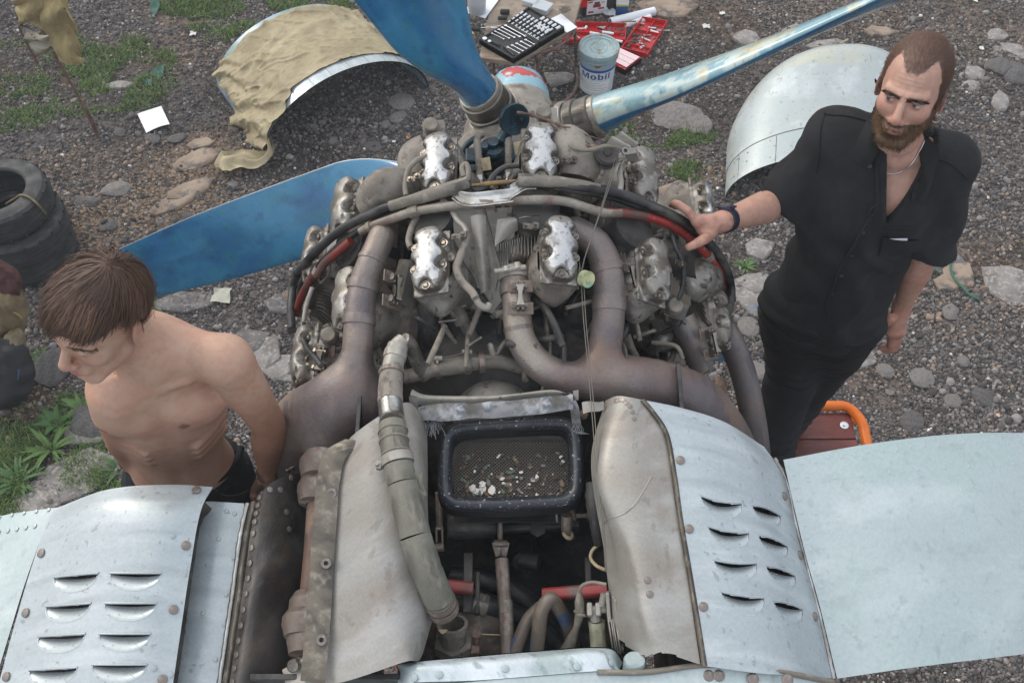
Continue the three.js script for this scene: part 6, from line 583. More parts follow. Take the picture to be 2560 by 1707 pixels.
// work clothes hung on stakes, stakes stuck in the ground
const onZ = (px, py, z) => { const d = ray(px, py); return d.multiplyScalar(z / d.z).add(CAM); };
{
  const g0 = GP(...wA(530, 750)), z = g0.z, P = (x, y, dz = 0) => onZ(...wA(x, y), z + dz), cm = clothM(0xa8986a, 0x8d7d58, 0xbfae80);
  solo('stake', sweep([g0.clone().add(V(0, -.05, 0)), P(500, 670), P(400, 480), P(240, 190), P(180, 20), P(140, -150)], [.012, .019, .011, .012, .012, .012], { n: 10 }), M.rust, 'long rusty pointed stake leaning under the hung work trousers', 'stake');
  solo('stake', sweep([P(205, 350, .05), P(160, 270, .05), P(105, 130, .04), P(200, 118, .03), P(240, 120, .02)], .009, { n: 8 }), M.rust, 'bent rusty rod at the back of the hung work trousers', 'stake');
  const t = thing('work_trousers', 'faded khaki work trousers hanging from a stake at upper left', 'trousers'); const leg = (rows, k) => { const S = rows.map((r) => new THREE.CatmullRomCurve3(r.map(([x, y, d]) => P(x, y, d)))); return plate((u, v) => { const pts = S.map((c) => c.getPoint(u)); const p = new THREE.CatmullRomCurve3(pts).getPoint(v); return p.add(V(.012 * sin(u * 22 + k), .0, .03 * (f3(u * 6, v * 5, k, 3) - .5) + .018 * sin(v * 5 + u * 14 + k))); }, 44, 50, .006); };
  part(t, 'trouser_leg', leg([[[60, -140, .06], [70, 0, .08], [100, 120, .06]], [[150, -140, .14], [160, 0, .16], [180, 140, .14]], [[250, -140, .1], [240, 0, .12], [285, 175, .1]]], 1), cm); part(t, 'trouser_leg', leg([[[190, -140, .14], [210, 60, .14], [310, 330, .08]], [[290, -140, .2], [330, 60, .22], [400, 350, .14]], [[330, -140, .1], [420, 190, .12], [450, 345, .06]]], 5), cm); part(t, 'patch', leg([[[110, 130, .03], [150, 220, .03], [200, 320, .02]], [[190, 190, .05], [260, 240, .05], [300, 270, .05]], [[300, 170, .05], [350, 200, .05], [385, 215, .05]]], 9), clothM(0x9b9483, 0x77705f, 0xb0a893));
}
{ const whiteM = mat({ base: 0xe4e6ea, rough: .8, rmap: false, bs: .0003 }); const p = (x, y) => GP(...wA(x, y), .024); solo('paper_sheet', patch(p(751, 635), p(880, 590), p(800, 738), p(927, 690), 12, 16, (u, v) => V(0, .012 * sin(u * 3) * v, 0), .0008), whiteM, 'white sheet of paper lying on the gravel beside the canvas-covered shell', 'paper');
  const gm = mat({ base: 0x0f4f3f, tile: .2, size: 128, rough: .95, layers: [{ c: 0x0b3a2e, f: [5, 5], lo: .45, hi: .6 }] }); const sc = (pts, label) => { const q = pts.map(([x, y]) => GP(...wA(x, y), .015)), c = q.reduce((s, v) => s.clone().add(v), V(0, 0, 0)).multiplyScalar(1 / q.length); const sh = new THREE.Shape(q.map((v) => new THREE.Vector2(v.x - c.x, -(v.z - c.z)))); const g = boxUV(new THREE.ExtrudeGeometry(sh, { depth: .004, bevelEnabled: false }).rotateX(-PI / 2)); const o = solo('plastic_shard', g, gm, label, 'plastic shard'); o.position.copy(c); o.rotation.set(.12, 0, .08); };
  sc([[820, 20], [860, 5], [872, 40], [850, 80], [810, 110], [795, 108], [820, 60]], 'long dark green plastic shard near the top edge of the picture'); sc([[815, 400], [850, 375], [900, 365], [885, 425], [855, 438], [835, 425]], 'dark green plastic shard beside the edge of the grass'); sc([[775, 440], [810, 432], [830, 445], [820, 470], [795, 472]], 'small faded green scrap beside the larger green shard');
  const bits = [[wB(250, 1062), .02, 0xd7d7d3, 'white stone chip lying above the left propeller blade'], [wB(352, 1030), .022, 0xc8842e, 'orange leaf scrap lying above the left propeller blade'], [wC(380, 97), .035, 0xd6d6d0, 'white scrap above the right propeller blade, right of the trays'], [wC(275, 187), .045, 0xc9cbc8, 'crumpled white scrap just above the right propeller blade'], [wC(2030, 15), .035, 0xd8d5cb, 'white scrap near the top edge above the bearded man'], [wC(2070, 332), .03, 0xcfd0ca, 'white scrap right of the bearded man’s head'], [wC(1450, 380), .04, 0xb9b7b0, 'pale rounded scrap left of the bearded man’s hair'], [wA(1050, 188), .04, 0xc9c9c6, 'white crumpled scrap left of the canvas-covered shell'], [wH(1710, 430), .1, 0xa9aa9c, 'flat pale mottled chip right of the bare-chested man’s hair'], [wQ(1830, 1265), .018, 0xc9a98f, 'small pinkish scrap on the gravel above the right door']]; bits.forEach(([w, s, c, l], i) => { const g = plate((u, v) => V((u - .5) * s * (1 + .4 * n3(v * 3, i, 1)), .35 * s * n3(u * 3 + i, v * 3, 2), (v - .5) * s * (1 + .4 * n3(u * 3, i, 3))), 8, 8, .002); const o = solo('scrap', g, mat({ base: c, rough: .8, rmap: false }), l, 'scrap'); o.position.copy(GP(...w, .008)); });
  solo('twig', rod(GP(...wC(1145, 300), .015), GP(...wC(1200, 270), .015), .009, 8), mat({ base: 0xa5977c, rough: .9, rmap: false }), 'short bare twig under the right propeller blade', 'twig');
  solo('green_cord', sweep([wQ(1330, 210), wQ(1380, 235), wQ(1420, 262)].map((w) => GP(...w, .02)).concat([]), .006, { n: 8 }), mat({ base: 0x2c5a4c, rough: .7, rmap: false }), 'short piece of green cord by the hanging forearm', 'cord'); solo('green_cord', sweep([wQ(1405, 98), wQ(1455, 110), wQ(1490, 170), wQ(1490, 240), wQ(1515, 300), wQ(1570, 365), wQ(1630, 425), wQ(1690, 455)].map((w) => GP(...w, .03)), .008, { n: 8 }), mat({ base: 0x2d6350, rough: .7, rmap: false }), 'long green cord winding over a tan stone right of the bearded man', 'cord'); solo('blue_wire', sweep([wQ(32, 475), wQ(60, 498), wQ(95, 500), wQ(130, 482)].map((w) => GP(...w, .02)), .0035, { n: 8 }), mat({ base: 0x2d82c4, rough: .5, rmap: false }), 'thin curved blue wire on a slab left of the black trousers', 'wire'); }
// round-legged work table with tools
const red = mat({ base: 0xc21f22, tile: .3, size: 256, rough: .35, rmap: false, bs: .0002, layers: [{ c: 0xa3191d, f: [4, 4], lo: .5, hi: .7 }] }), whiteP = mat({ base: 0xdfe3e8, rough: .6, rmap: false }), chrome = mat({ base: 0xd4d6d8, rough: .25, metal: 1, rmap: false, bump: null }), blk = mat({ base: 0x1a1c1e, rough: .55, rmap: false }), clearP = new THREE.MeshPhysicalMaterial({ color: 0xe6eaee, roughness: .35, transmission: .6, thickness: 0, side: THREE.DoubleSide });
const TH = .56, PT = (x, y, h = TH) => onH(...wB(x, y), h);
{
  const t = thing('work_table', 'low brown board table on rusty hoop legs holding the tool cases', 'table'); const wood = mat({ base: 0x8a7b6c, tile: .6, size: 512, rough: .8, layers: [{ c: 0x6f6255, f: [3, 20], lo: .45, hi: .65 }, { c: 0xa39482, f: [5, 5], lo: .55, hi: .7, k: 1 }] });
  const c = [PT(880, 418), PT(1150, 452), PT(1560, 210), PT(1640, -60), PT(1010, -160), PT(930, 190)]; const sh = new THREE.Shape(c.map((v) => new THREE.Vector2(v.x, -v.z))); part(t, 'board', boxUV(new THREE.ExtrudeGeometry(sh, { depth: .025, bevelSize: .004, bevelThickness: .004, bevelSegments: 2 }).rotateX(-PI / 2).translate(0, TH - .03, 0)), wood);
  const leg = (a, b) => part(t, 'leg', rod(a, b, .012), M.rust); leg(PT(1295, 380, TH - .03), GH(wB(1340, 775))); leg(PT(1580, 180, TH - .03), GH(wB(1590, 610))); leg(PT(980, 200, TH - .03), GH(wB(985, 560))); leg(PT(1120, 0, TH - .03), GH(wB(1120, 330)));
  const hc = GH(wB(1430, 520), .22); part(t, 'hoop', sweep([wB(1400, 355), wB(1500, 400), wB(1580, 490), wB(1600, 590), wB(1560, 690), wB(1480, 750), wB(1350, 740), wB(1290, 650), wB(1290, 520), wB(1330, 400)].map((w) => onH(...w, .16)), .011, { n: 10, closed: true }), M.rust); part(t, 'hoop', sweep([wB(1480, -40), wB(1530, 20), wB(1565, 90), wB(1578, 200), wB(1560, 260), wB(1500, 310), wB(1420, 360), wB(1250, 400)].map((w) => onH(...w, TH - .05)), .011, { n: 10 }), M.rust);
  // opened socket case, two halves
  const k = thing('socket_set', 'opened black case of chrome sockets and spanners on the table', 'tool case'); const at = (A, B, C, D) => (u, v, h = 0) => { const p = A.clone().lerp(B, u).lerp(C.clone().lerp(D, u), v); p.y += h; return p; };
  const h1 = at(PT(875, 292, .6), PT(1068, 180, .6), PT(1128, 438, .6), PT(1312, 328, .6)), h2 = at(PT(1068, 178, .6), PT(1240, 56, .6), PT(1316, 322, .6), PT(1504, 208, .6));
  for (const [f, n] of [[h1, 'case_half'], [h2, 'case_half']]) { part(k, n, plateU((u, v) => f(u, v, 0), 2, 2, .035), blk); const rim = [f(0.02, .02, .008), f(.98, .02, .008), f(.98, .98, .008), f(.02, .98, .008)]; for (let i = 0; i < 4; i++) part(k, 'case_rim', rod(rim[i], rim[(i + 1) % 4], .008, 8), blk); }
  const wr = (f, u0, v0, u1, v1, w, open = true) => { const a = f(u0, v0, .012), b = f(u1, v1, .012), d = b.clone().sub(a).normalize(); const g = [rod(a, b, w * .5, 8), new THREE.TorusGeometry(w * 1.15, w * .4, 8, 16).rotateX(PI / 2).translate(a.x, a.y, a.z), mv(cyl(w * 1.4, w * 1.4, w * .7, 12), b.x, b.y, b.z)]; part(k, 'spanner', g, chrome); };
  for (let i = 0; i < 5; i++) wr(h1, .93 - i * .13, .06 + i * .0, .97 - i * .13, .62 - i * .06, .0075 - i * .0008); for (let i = 0; i < 5; i++) wr(h1, .86 - i * .15, .72 - i * .02, .88 - i * .15, .97, .006); part(k, 'ratchet', [rod(h1(.1, .05, .014), h1(.16, .5, .014), .009), mv(cyl(.02, .02, .016, 18), ...h1(.09, .05, .014).toArray()), rod(h1(.22, .55, .012), h1(.1, .95, .012), .008)], blk); part(k, 'ratchet', [mv(cyl(.017, .017, .016, 18), ...h1(.06, .12, .018).toArray()), mv(cyl(.013, .013, .016, 18), ...h1(.06, .26, .018).toArray())], chrome);
  for (let r = 0; r < 5; r++) for (let i = 0; i < 9 - (r > 3 ? 4 : 0); i++) { const big = r > 3, s = big ? .0135 : .0065 + .0012 * r, u = .10 + .17 * r + (big ? .03 : 0), v = big ? .5 + i * .11 : .04 + i * .105; if (v > .97) continue; const o = part(k, 'socket', cyl(s, s, .026 + .004 * r, 14), chrome); put(o, frameY(h2(u, v, .014), h2(1, v).sub(h2(0, v)))); } for (let i = 0; i < 3; i++) { const o = part(k, 'socket', cyl(.0125, .0125, .05, 16), chrome); put(o, frameY(h2(.5 + .0 * i, .62 + .12 * i, .014), h2(1, .5).sub(h2(0, .5)))); } for (let i = 0; i < 14; i++) { const o = part(k, 'bit', cyl(.004, .004, .014, 8), chrome); put(o, frameY(h2(.06, .3 + .048 * i, .012), V(0, 1, .2))); }
  solo('paper_sheet', patch(PT(1395, 140, TH + .006), PT(1480, 100, TH + .006), PT(1520, 240, TH + .006), PT(1598, 200, TH + .006), 6, 6, null, .0008), whiteP, 'white paper sticking out beyond the socket case on the table', 'paper'); solo('paper_sheet', patch(PT(755, 85, .57), PT(900, -60, .57), PT(920, 135, .57), PT(1040, -30, .57), 6, 6, null, .0008), whiteP, 'white paper under the plastic jar at the left of the table', 'paper');
  const jar = thing('plastic_jar', 'clear plastic jar of dark parts standing on white paper by the blue blade', 'jar', PT(860, 80, .575)); part(jar, 'jar_wall', lathe([[.0, 0], [.062, .0], [.066, .01], [.07, .16], [.073, .165], [.070, .165], [.064, .012], [0, .006]], 30), clearP); part(jar, 'contents', mv(cyl(.055, .052, .06, 20), 0, .045, 0), M.darkCast);
  for (const [x, y, l, w] of [[1065, 85, 'short black rubber cap on the table, larger of two', .021], [1048, 131, 'slim black rubber cap on the table nearer the socket case', .014]]) solo('rubber_cap', between(lathe([[0, -.034], [w * .8, -.034], [w, -.026], [w, .026], [w * .8, .034], [0, .034]], 20), PT(x - 40, y, .575 + w * .5), PT(x + 40, y + 3, .575 + w * .5)), blk, l, 'rubber cap');
  solo('hand_grip', [rod(PT(810, 210, .58), PT(885, 215, .58), .018)], blk, 'black hand grip lying at the left edge of the table', 'grip'); solo('steel_rod', sweep([PT(885, 205, .58), PT(960, 200, .58), PT(1050, 190, .58), PT(1010, 205, .58), PT(930, 200, .575)], .004, { n: 8 }), chrome, 'thin steel rod beside the socket case on the table', 'rod'); solo('mallet_stub', rod(PT(815, 235, .57), PT(835, 255, .57), .012), mat({ base: 0xb59a5c, rough: .7, rmap: false }), 'short yellow wooden stub at the left edge of the table', 'stub');
  for (const [a, l] of [[[1200, 0, 1330, 15], 'clear plastic box at the far edge of the table'], [[1275, 40, 1410, 70], 'clear plastic box lying just above the socket case']]) { const [x, y, x2, y2] = a; const b = thing('plastic_box', l, 'plastic box', PT((x + x2) / 2, (y + y2) / 2, .58)); part(b, 'box_wall', bx(.12, .035, .11, .006), clearP); part(b, 'lid', mv(bx(.124, .006, .114, .003), 0, .021, 0), clearP); b.rotation.y = -.5; }
  const ws = rng(33), wl = []; for (let i = 0; i < 60; i++) { const a = ws() * 6, b = a + 1.5; wl.push(sweep([0, 1, 2].map((q) => V(.05 * cos(a + q * .8) * ws(), .03 + .03 * ws(), .05 * sin(a + q * .8) * ws())), .0012, { n: 4, seg: 3 })); } const wo = solo('steel_wool', wl, M.wire, 'grey tangle of steel wool beside the white paper on the table', 'steel wool'); wo.position.copy(PT(1505, 110, TH + .01));
}
// red trays, lidded box, bucket
function tray(name, l, c, h, cells, items, seed, hgt = .045) { const o = thing(name, l, 'tray'); const f = (u, v, y = 0) => { const p = c[0].clone().lerp(c[1], u).lerp(c[3].clone().lerp(c[2], u), v); p.y += y; return p; }; part(o, 'tray_floor', plateU((u, v) => f(u, v, .006), 2, 2, .005), red); const wall = (a, b, y = hgt, t = .006) => part(o, 'tray_wall', (() => { const d = b.clone().sub(a), g = bx(d.length() + t, y, t, .002); g.applyMatrix4(M4(a.clone().lerp(b, .5).add(V(0, y / 2, 0)), d.clone().normalize(), V(0, 1, 0), new THREE.Vector3().crossVectors(d.clone().normalize(), V(0, 1, 0)))); return g; })(), red); for (let i = 0; i < 4; i++) { const q = [[0, 0], [1, 0], [1, 1], [0, 1]]; wall(f(...q[i]), f(...q[(i + 1) % 4])); } for (const [a, b, d, e] of cells) wall(f(a, b), f(d, e), hgt * .7, .005); const r = rng(seed), im = [whiteP, chrome, blk, M.rust, M.steel, red]; for (let i = 0; i < items; i++) { const u = .08 + .84 * r(), v = .1 + .8 * r(), a = r() * 6, L = .03 + .08 * r(); const p = f(u, v, .016); part(o, i % 3 ? 'tool' : 'tool_handle', rod(p, p.clone().add(V(cos(a) * L, .006, sin(a) * L * .5)), .004 + .006 * r(), 10), im[floor(r() * 6)]); } return { o, f }; }
{ const T = (x, y, h = .02) => onH(...wB(x, y), h); tray('tool_tray', 'long red plastic tool tray lying behind the bucket', [T(1545, 190), T(1955, 205), T(1945, 322), T(1485, 322)], .02, [[0, .5, 1, .5], [.5, 0, .5, 1]], 12, 5); tray('tool_tray', 'red plastic tool tray tilted right of the bucket', [T(2075, 155), T(2255, 185), T(2110, 428), T(1920, 380)], .02, [[.5, 0, .5, .8], [0, .35, 1, .35], [0, .8, 1, .8]], 22, 8); for (const [a, b, c2] of [[1690, 240, 1760], [1780, 235, 1865], [1865, 295, 1930]]) { const p = T(a, b, .06), q = T(c2, b + 12, .06); solo('chisel', rod(p, q, .011), whiteP, a === 1690 ? 'white-handled chisel at the middle of the long red tray' : a === 1780 ? 'white-handled chisel in the upper right of the long red tray' : 'white-handled chisel in the lower right corner of the long red tray', 'chisel'); }
  const b = thing('parts_box', 'flat red box with a clear compartment lid right of the bucket', 'parts box'); const c = [T(1880, 378), T(2065, 462), T(1945, 552), T(1848, 500)]; const f = (u, v, y) => { const p = c[0].clone().lerp(c[1], u).lerp(c[3].clone().lerp(c[2], u), v); p.y += y; return p; }; part(b, 'box_body', plateU((u, v) => f(u, v, .05), 2, 2, .05), red); part(b, 'clear_lid', plateU((u, v) => f(.04 + .92 * u, .05 + .84 * v, .058), 2, 2, .006), mat({ base: 0xe5c6ca, rough: .3, rmap: false })); for (const v of [.33, .62]) part(b, 'divider', bar(f(.05, v, .061), f(.95, v, .061), .003, .005), whiteP); part(b, 'catch', bar(f(.3, .98, .05), f(.42, .98, .05), .02, .012), red); part(b, 'catch', bar(f(.7, .98, .05), f(.82, .98, .05), .02, .012), red); }
{ const cv = document.createElement('canvas'); cv.width = 1024; cv.height = 512; const x = cv.getContext('2d'); x.fillStyle = '#8fa9b4'; x.fillRect(0, 0, 1024, 512); x.fillStyle = '#a9bcc2'; for (let i = 0; i < 200; i++) x.fillRect((i * 379) % 1024, (i * 173) % 512, 30, 3); x.fillStyle = '#2a3f93'; x.fillRect(0, 150, 1024, 34); x.fillStyle = '#c6d0d4'; x.fillRect(0, 184, 1024, 328); x.fillStyle = '#2c3a7d'; x.font = 'bold 110px sans-serif'; x.fillText('Mobil', 92, 282); x.fillStyle = '#dfe3e4'; x.fillRect(70, 310, 320, 160); x.fillStyle = '#8d949a'; for (let i = 0; i < 5; i++) x.fillRect(90, 330 + i * 26, 200 + (i * 53) % 80, 5); x.fillStyle = '#3e4fa0'; x.fillRect(470, 190, 60, 260); x.fillStyle = '#9c5b33'; x.beginPath(); x.ellipse(255, 90, 28, 22, 0, 0, 7); x.fill(); x.beginPath(); x.ellipse(285, 70, 14, 18, 0, 0, 7); x.fill(); x.fillStyle = '#8b6b4d'; for (let i = 0; i < 40; i++) x.fillRect((i * 211) % 1024, (i * 97) % 150, 5 + i % 7, 6);
  const tx = new THREE.CanvasTexture(cv); tx.colorSpace = THREE.SRGBColorSpace; tx.wrapS = THREE.RepeatWrapping; const bm = new THREE.MeshPhysicalMaterial({ map: tx, roughness: .4 }); const lidM = mat({ base: 0x93a9ac, tile: .2, size: 256, rough: .45, layers: [{ c: 0x7f9598, f: [4, 4], lo: .5, hi: .65 }, { c: 0x8c7148, f: [7, 7], lo: .66, hi: .72, k: 1, a: .9 }] });
  const p = GH(wB(1733, 655)); const b = thing('oil_bucket', 'dirty blue and white lidded oil bucket standing on the gravel', 'bucket', p.setY(gh(p.x, p.z))); const wall = new THREE.CylinderGeometry(.142, .124, .33, 48, 1, true, -1.05, 2 * PI).translate(0, .168, 0); part(b, 'bucket_wall', wall, bm); part(b, 'bucket_base', mv(cyl(.124, .122, .008, 40), 0, .005, 0), lidM); part(b, 'lid', lathe([[0, .345], [.03, .346], [.034, .342], [.06, .345], [.066, .341], [.105, .344], [.112, .352], [.128, .353], [.134, .362], [.150, .36], [.153, .352], [.152, .326], [.147, .325]], 48), lidM); part(b, 'rib', lathe([[.142, .3], [.149, .298], [.149, .29], [.141, .288]], 48), lidM); b.rotation.y = -.62; }
// things beyond the trays at the top edge
{ const T = (x, y, h = .02) => onH(...wB(x, y), h); const z0 = T(1700, 130, .0), k = thing('tool_case', 'black moulded tool case with a white and red sticker at the top edge', 'tool case', z0.clone().add(V(.02, 0, -.06))); part(k, 'case_body', mv(bx(.36, .3, .12, .02), .06, .15, 0), blk); part(k, 'case_rib', [mv(bx(.02, .3, .13, .008), .2, .15, 0), mv(bx(.36, .02, .13, .008), .06, .29, 0)], blk); part(k, 'red_flap', mv(bx(.07, .17, .014, .006), -.11, .2, .063), red); const cv = document.createElement('canvas'); cv.width = 256; cv.height = 200; const x = cv.getContext('2d'); x.fillStyle = '#dfe0e2'; x.fillRect(0, 0, 256, 200); x.fillStyle = '#b3262a'; x.fillRect(14, 12, 60, 22); x.fillRect(20, 150, 70, 26); x.fillRect(150, 110, 80, 26); x.fillStyle = '#4c4a4e'; x.fillRect(96, 26, 70, 66); x.fillStyle = '#8d2b30'; x.fillRect(80, 60, 100, 44); x.fillStyle = '#999'; x.fillRect(180, 30, 60, 8); x.fillRect(180, 46, 50, 8); const tx = new THREE.CanvasTexture(cv); tx.colorSpace = THREE.SRGBColorSpace; part(k, 'sticker', new THREE.PlaneGeometry(.165, .13).translate(.005, .1, .0625), new THREE.MeshPhysicalMaterial({ map: tx, roughness: .4 })); k.rotation.y = .22;
  const b = thing('carton', 'small blue and white carton standing right of the black case', 'carton', T(1920, 110, 0)); part(b, 'carton_lower', mv(bx(.1, .1, .06, .003), 0, .05, 0), mat({ base: 0x234f86, rough: .5, rmap: false })); part(b, 'carton_upper', mv(bx(.101, .14, .061, .003), 0, .172, 0), whiteP); part(b, 'carton_stripe', mv(bx(.102, .018, .062, .002), 0, .11, 0), mat({ base: 0xb6c23c, rough: .5, rmap: false }));
  solo('white_tube', between(lathe([[.028, -.2], [.036, -.2], [.036, .2], [.028, .2], [.028, -.2]], 24), T(1810, 170, .036), T(2195, 75, .036)), whiteP, 'thicker white plastic tube lying behind the red trays', 'tube'); solo('white_tube', between(lathe([[.018, -.13], [.024, -.13], [.024, .13], [.018, .13], [.018, -.13]], 20), T(1950, 190, .03), T(2125, 128, .03)), whiteP, 'short thin white tube in front of the thicker one', 'tube'); solo('wooden_stick', rod(T(1925, 160, .07), T(2030, 155, .07), .006), mat({ base: 0x8c6a4a, rough: .7, rmap: false }), 'brown wooden stick lying across the thicker white tube', 'stick'); solo('clear_bag', plate((u, v) => T(1785 + 90 * u, 105 + 40 * v).add(V(0, .03 + .04 * n3(u * 4, v * 4, 1), 0)), 10, 8, .001), clearP, 'crumpled clear plastic bag left of the thicker white tube', 'plastic bag'); solo('cord', sweep([T(2110, 130), T(2160, 125), T(2200, 150), T(2170, 165)], .004, { n: 6 }), blk, 'thin black cord beside the ends of the white tubes', 'cord'); }
// canvas bag, red jacket and black bag at the left edge
{ const P = (x, y, h) => onH(...wH(x, y), h); const lump = (c, r, seed, n = 1) => { const g = new THREE.SphereGeometry(1, 50, 36), a = g.attributes.position; for (let i = 0; i < a.count; i++) { const x = a.getX(i), y = a.getY(i), z = a.getZ(i), k = 1 + .35 * (f3(x * 2 + seed, y * 2, z * 2, 3) - .5) + .07 * sin(8 * x + 5 * y + 6 * n3(x * 2, y * 2, z * 2 + seed)); a.setXYZ(i, x * k * r.x, y * k * r.y, z * k * r.z); } g.computeVertexNormals(); return boxUV(g).translate(c.x, c.y, c.z); };
  const a = thing('canvas_bag', 'khaki canvas bag cut off by the left edge of the picture', 'bag'); const c1 = P(10, 470, .45); part(a, 'bag_body', lump(c1.add(V(-.02, -.08, 0)), V(.11, .2, .16), 3), clothM(0x75664a, 0x5a4d36, 0x877856)); part(a, 'strap', sweep([P(120, 640, .34), P(160, 600, .38), P(90, 560, .42), P(30, 600, .4)], .006, { n: 8 }), clothM(0x8d7648, 0x6b5838, 0xa08a58)); part(a, 'bag_flap', lump(P(100, 790, .32), V(.06, .05, .09), 8), clothM(0x77694a, 0x4c4536, 0x8b7b55));
  solo('red_jacket', lump(P(-20, 330, .5), V(.12, .14, .12), 5), clothM(0x4f2723, 0x3c1d1b, 0x5f3731), 'dark red jacket lying on the khaki bag at the left edge', 'jacket'); const b = thing('black_bag', 'black bag with thin blue edging at the left edge', 'bag'); part(b, 'bag_body', lump(P(-40, 1040, .25), V(.2, .2, .2), 7), mat({ base: 0x1b1c1f, rough: .7, rmap: false, bs: .001 })); part(b, 'edging', sweep([P(10, 1290, .12), P(60, 1180, .22), P(130, 1080, .3), P(140, 1000, .35)], .006, { n: 8 }), mat({ base: 0x2d4660, rough: .6, rmap: false })); }
// step stand under the bearded man (and its twin under the other)
const boardM = mat({ base: 0x6d342d, tile: .5, size: 512, rough: .6, bs: .0006, layers: [{ c: 0x582823, f: [3, 26], lo: .45, hi: .65 }, { c: 0x854a40, f: [4, 18], lo: .56, hi: .7, k: 1 }, { c: 0x2f1a17, f: [40, 40], lo: .72, hi: .77, k: 2 }] }), orangeM = mat({ base: 0xe0741f, tile: .4, size: 256, rough: .35, rmap: false, bs: .0002, layers: [{ c: 0xc5601a, f: [5, 5], lo: .5, hi: .7 }] });
function stand(label, x0, x1, z0, z1, h) { const o = thing('step_stand', label, 'step stand'); const n = 4, d = (z1 - z0) / n; for (let i = 0; i < n; i++) part(o, 'board', mv(bx(x1 - x0 - .03, .024, d - .004, .003), (x0 + x1) / 2, h - .012, z0 + d * (i + .5)), boardM); const R = (l) => sweep(l, .0195, { n: 18, seg: 10 });
  part(o, 'rail', R([V(x0, h - .02, z1 + .1), V(x0, h + .012, z0 + .08), V(x0 + .01, h + .016, z0 + .02), V(x0 + .07, h + .016, z0 - .02), V(x1 - .10, h + .016, z0 - .02), V(x1 - .03, h + .018, z0 - .012), V(x1 + .012, h + .016, z0 + .05), V(x1 + .018, h + .005, z0 + .14), V(x1 + .03, h - .02, z1 + .1)]), orangeM); for (const [x, z, sx, sz] of [[x0, z0, -.12, -.2], [x1, z0, .14, -.2], [x0, z1, -.03, .03], [x1, z1, .02, .03]]) part(o, 'leg', rod(V(x, h - .03, z), V(x + sx, gh(x + sx, z + sz) - .01, z + sz), .02), orangeM); for (const k of [.3, .6]) part(o, 'rung', rod(V(x0 - .03 * k, h * (1 - k), z1 + .03 * k), V(x1 + .02 * k, h * (1 - k), z1 + .03 * k), .016), orangeM); for (const k of [.5]) { part(o, 'brace', rod(V(x0 - .06, h * .5, z0 - .1), V(x1 + .07, h * .5, z0 - .1), .016), orangeM); }
  for (const [x, z] of [[x0 + .06, z0 + .06], [x1 - .05, z0 + .06], [x0 + .06, z1 - .06], [x1 - .05, z1 - .06]]) { const b = part(o, 'bolt', lathe([[0, .007], [.006, .007], [.007, .003], [.0165, .002], [.0165, 0]], 24), chrome); b.position.set(x, h, z); } return o; }
stand('orange tubular step stand with brown boards under the bearded man', .86, 1.325, -2.23, -1.74, 1.7);
stand('second tubular step stand carrying the bare-chested man behind the left door', -1.12, -.66, -1.62, -1.16, 1.66);
// ───────── people ─────────
const skinMat = () => mat({ base: 0xf2f0ee, tile: .12, size: 256, rough: .52, vc: true, bump: 'grain', bs: .00025, bt: .03, rmap: false, layers: [{ c: 0xd9cfca, f: [9, 9], lo: .4, hi: .75, a: .6 }, { c: 0xe8c8bb, f: [5, 5], lo: .45, hi: .8, k: 1, a: .5 }], sheen: .25, sheenRoughness: .5, sheenColor: new THREE.Color(.5, .35, .3) });
const hitS = (sdf, px, py, t0 = 1.2, t1 = 4.5) => { const d = ray(px, py); let t = t0; for (let i = 0; i < 260 && t < t1; i++) { const v = sdf(CAM.x + d.x * t, CAM.y + d.y * t, CAM.z + d.z * t); if (v < .0008) break; t += max(v * .6, .0008); } return CAM.clone().addScaledVector(d, t); };
const gradS = (sdf, p) => { const e = .003; return V(sdf(p.x + e, p.y, p.z) - sdf(p.x - e, p.y, p.z), sdf(p.x, p.y + e, p.z) - sdf(p.x, p.y - e, p.z), sdf(p.x, p.y, p.z + e) - sdf(p.x, p.y, p.z - e)).normalize(); };
const chain = (x, y, z, P, R) => { let d = 9; for (let i = 0; i < P.length - 1; i++) d = min(d, dCap(x, y, z, P[i], P[i + 1], R[i], R[i + 1])); return d; };
const lm = (a, b, t) => a.map((v, i) => mix(v, b[i], t));
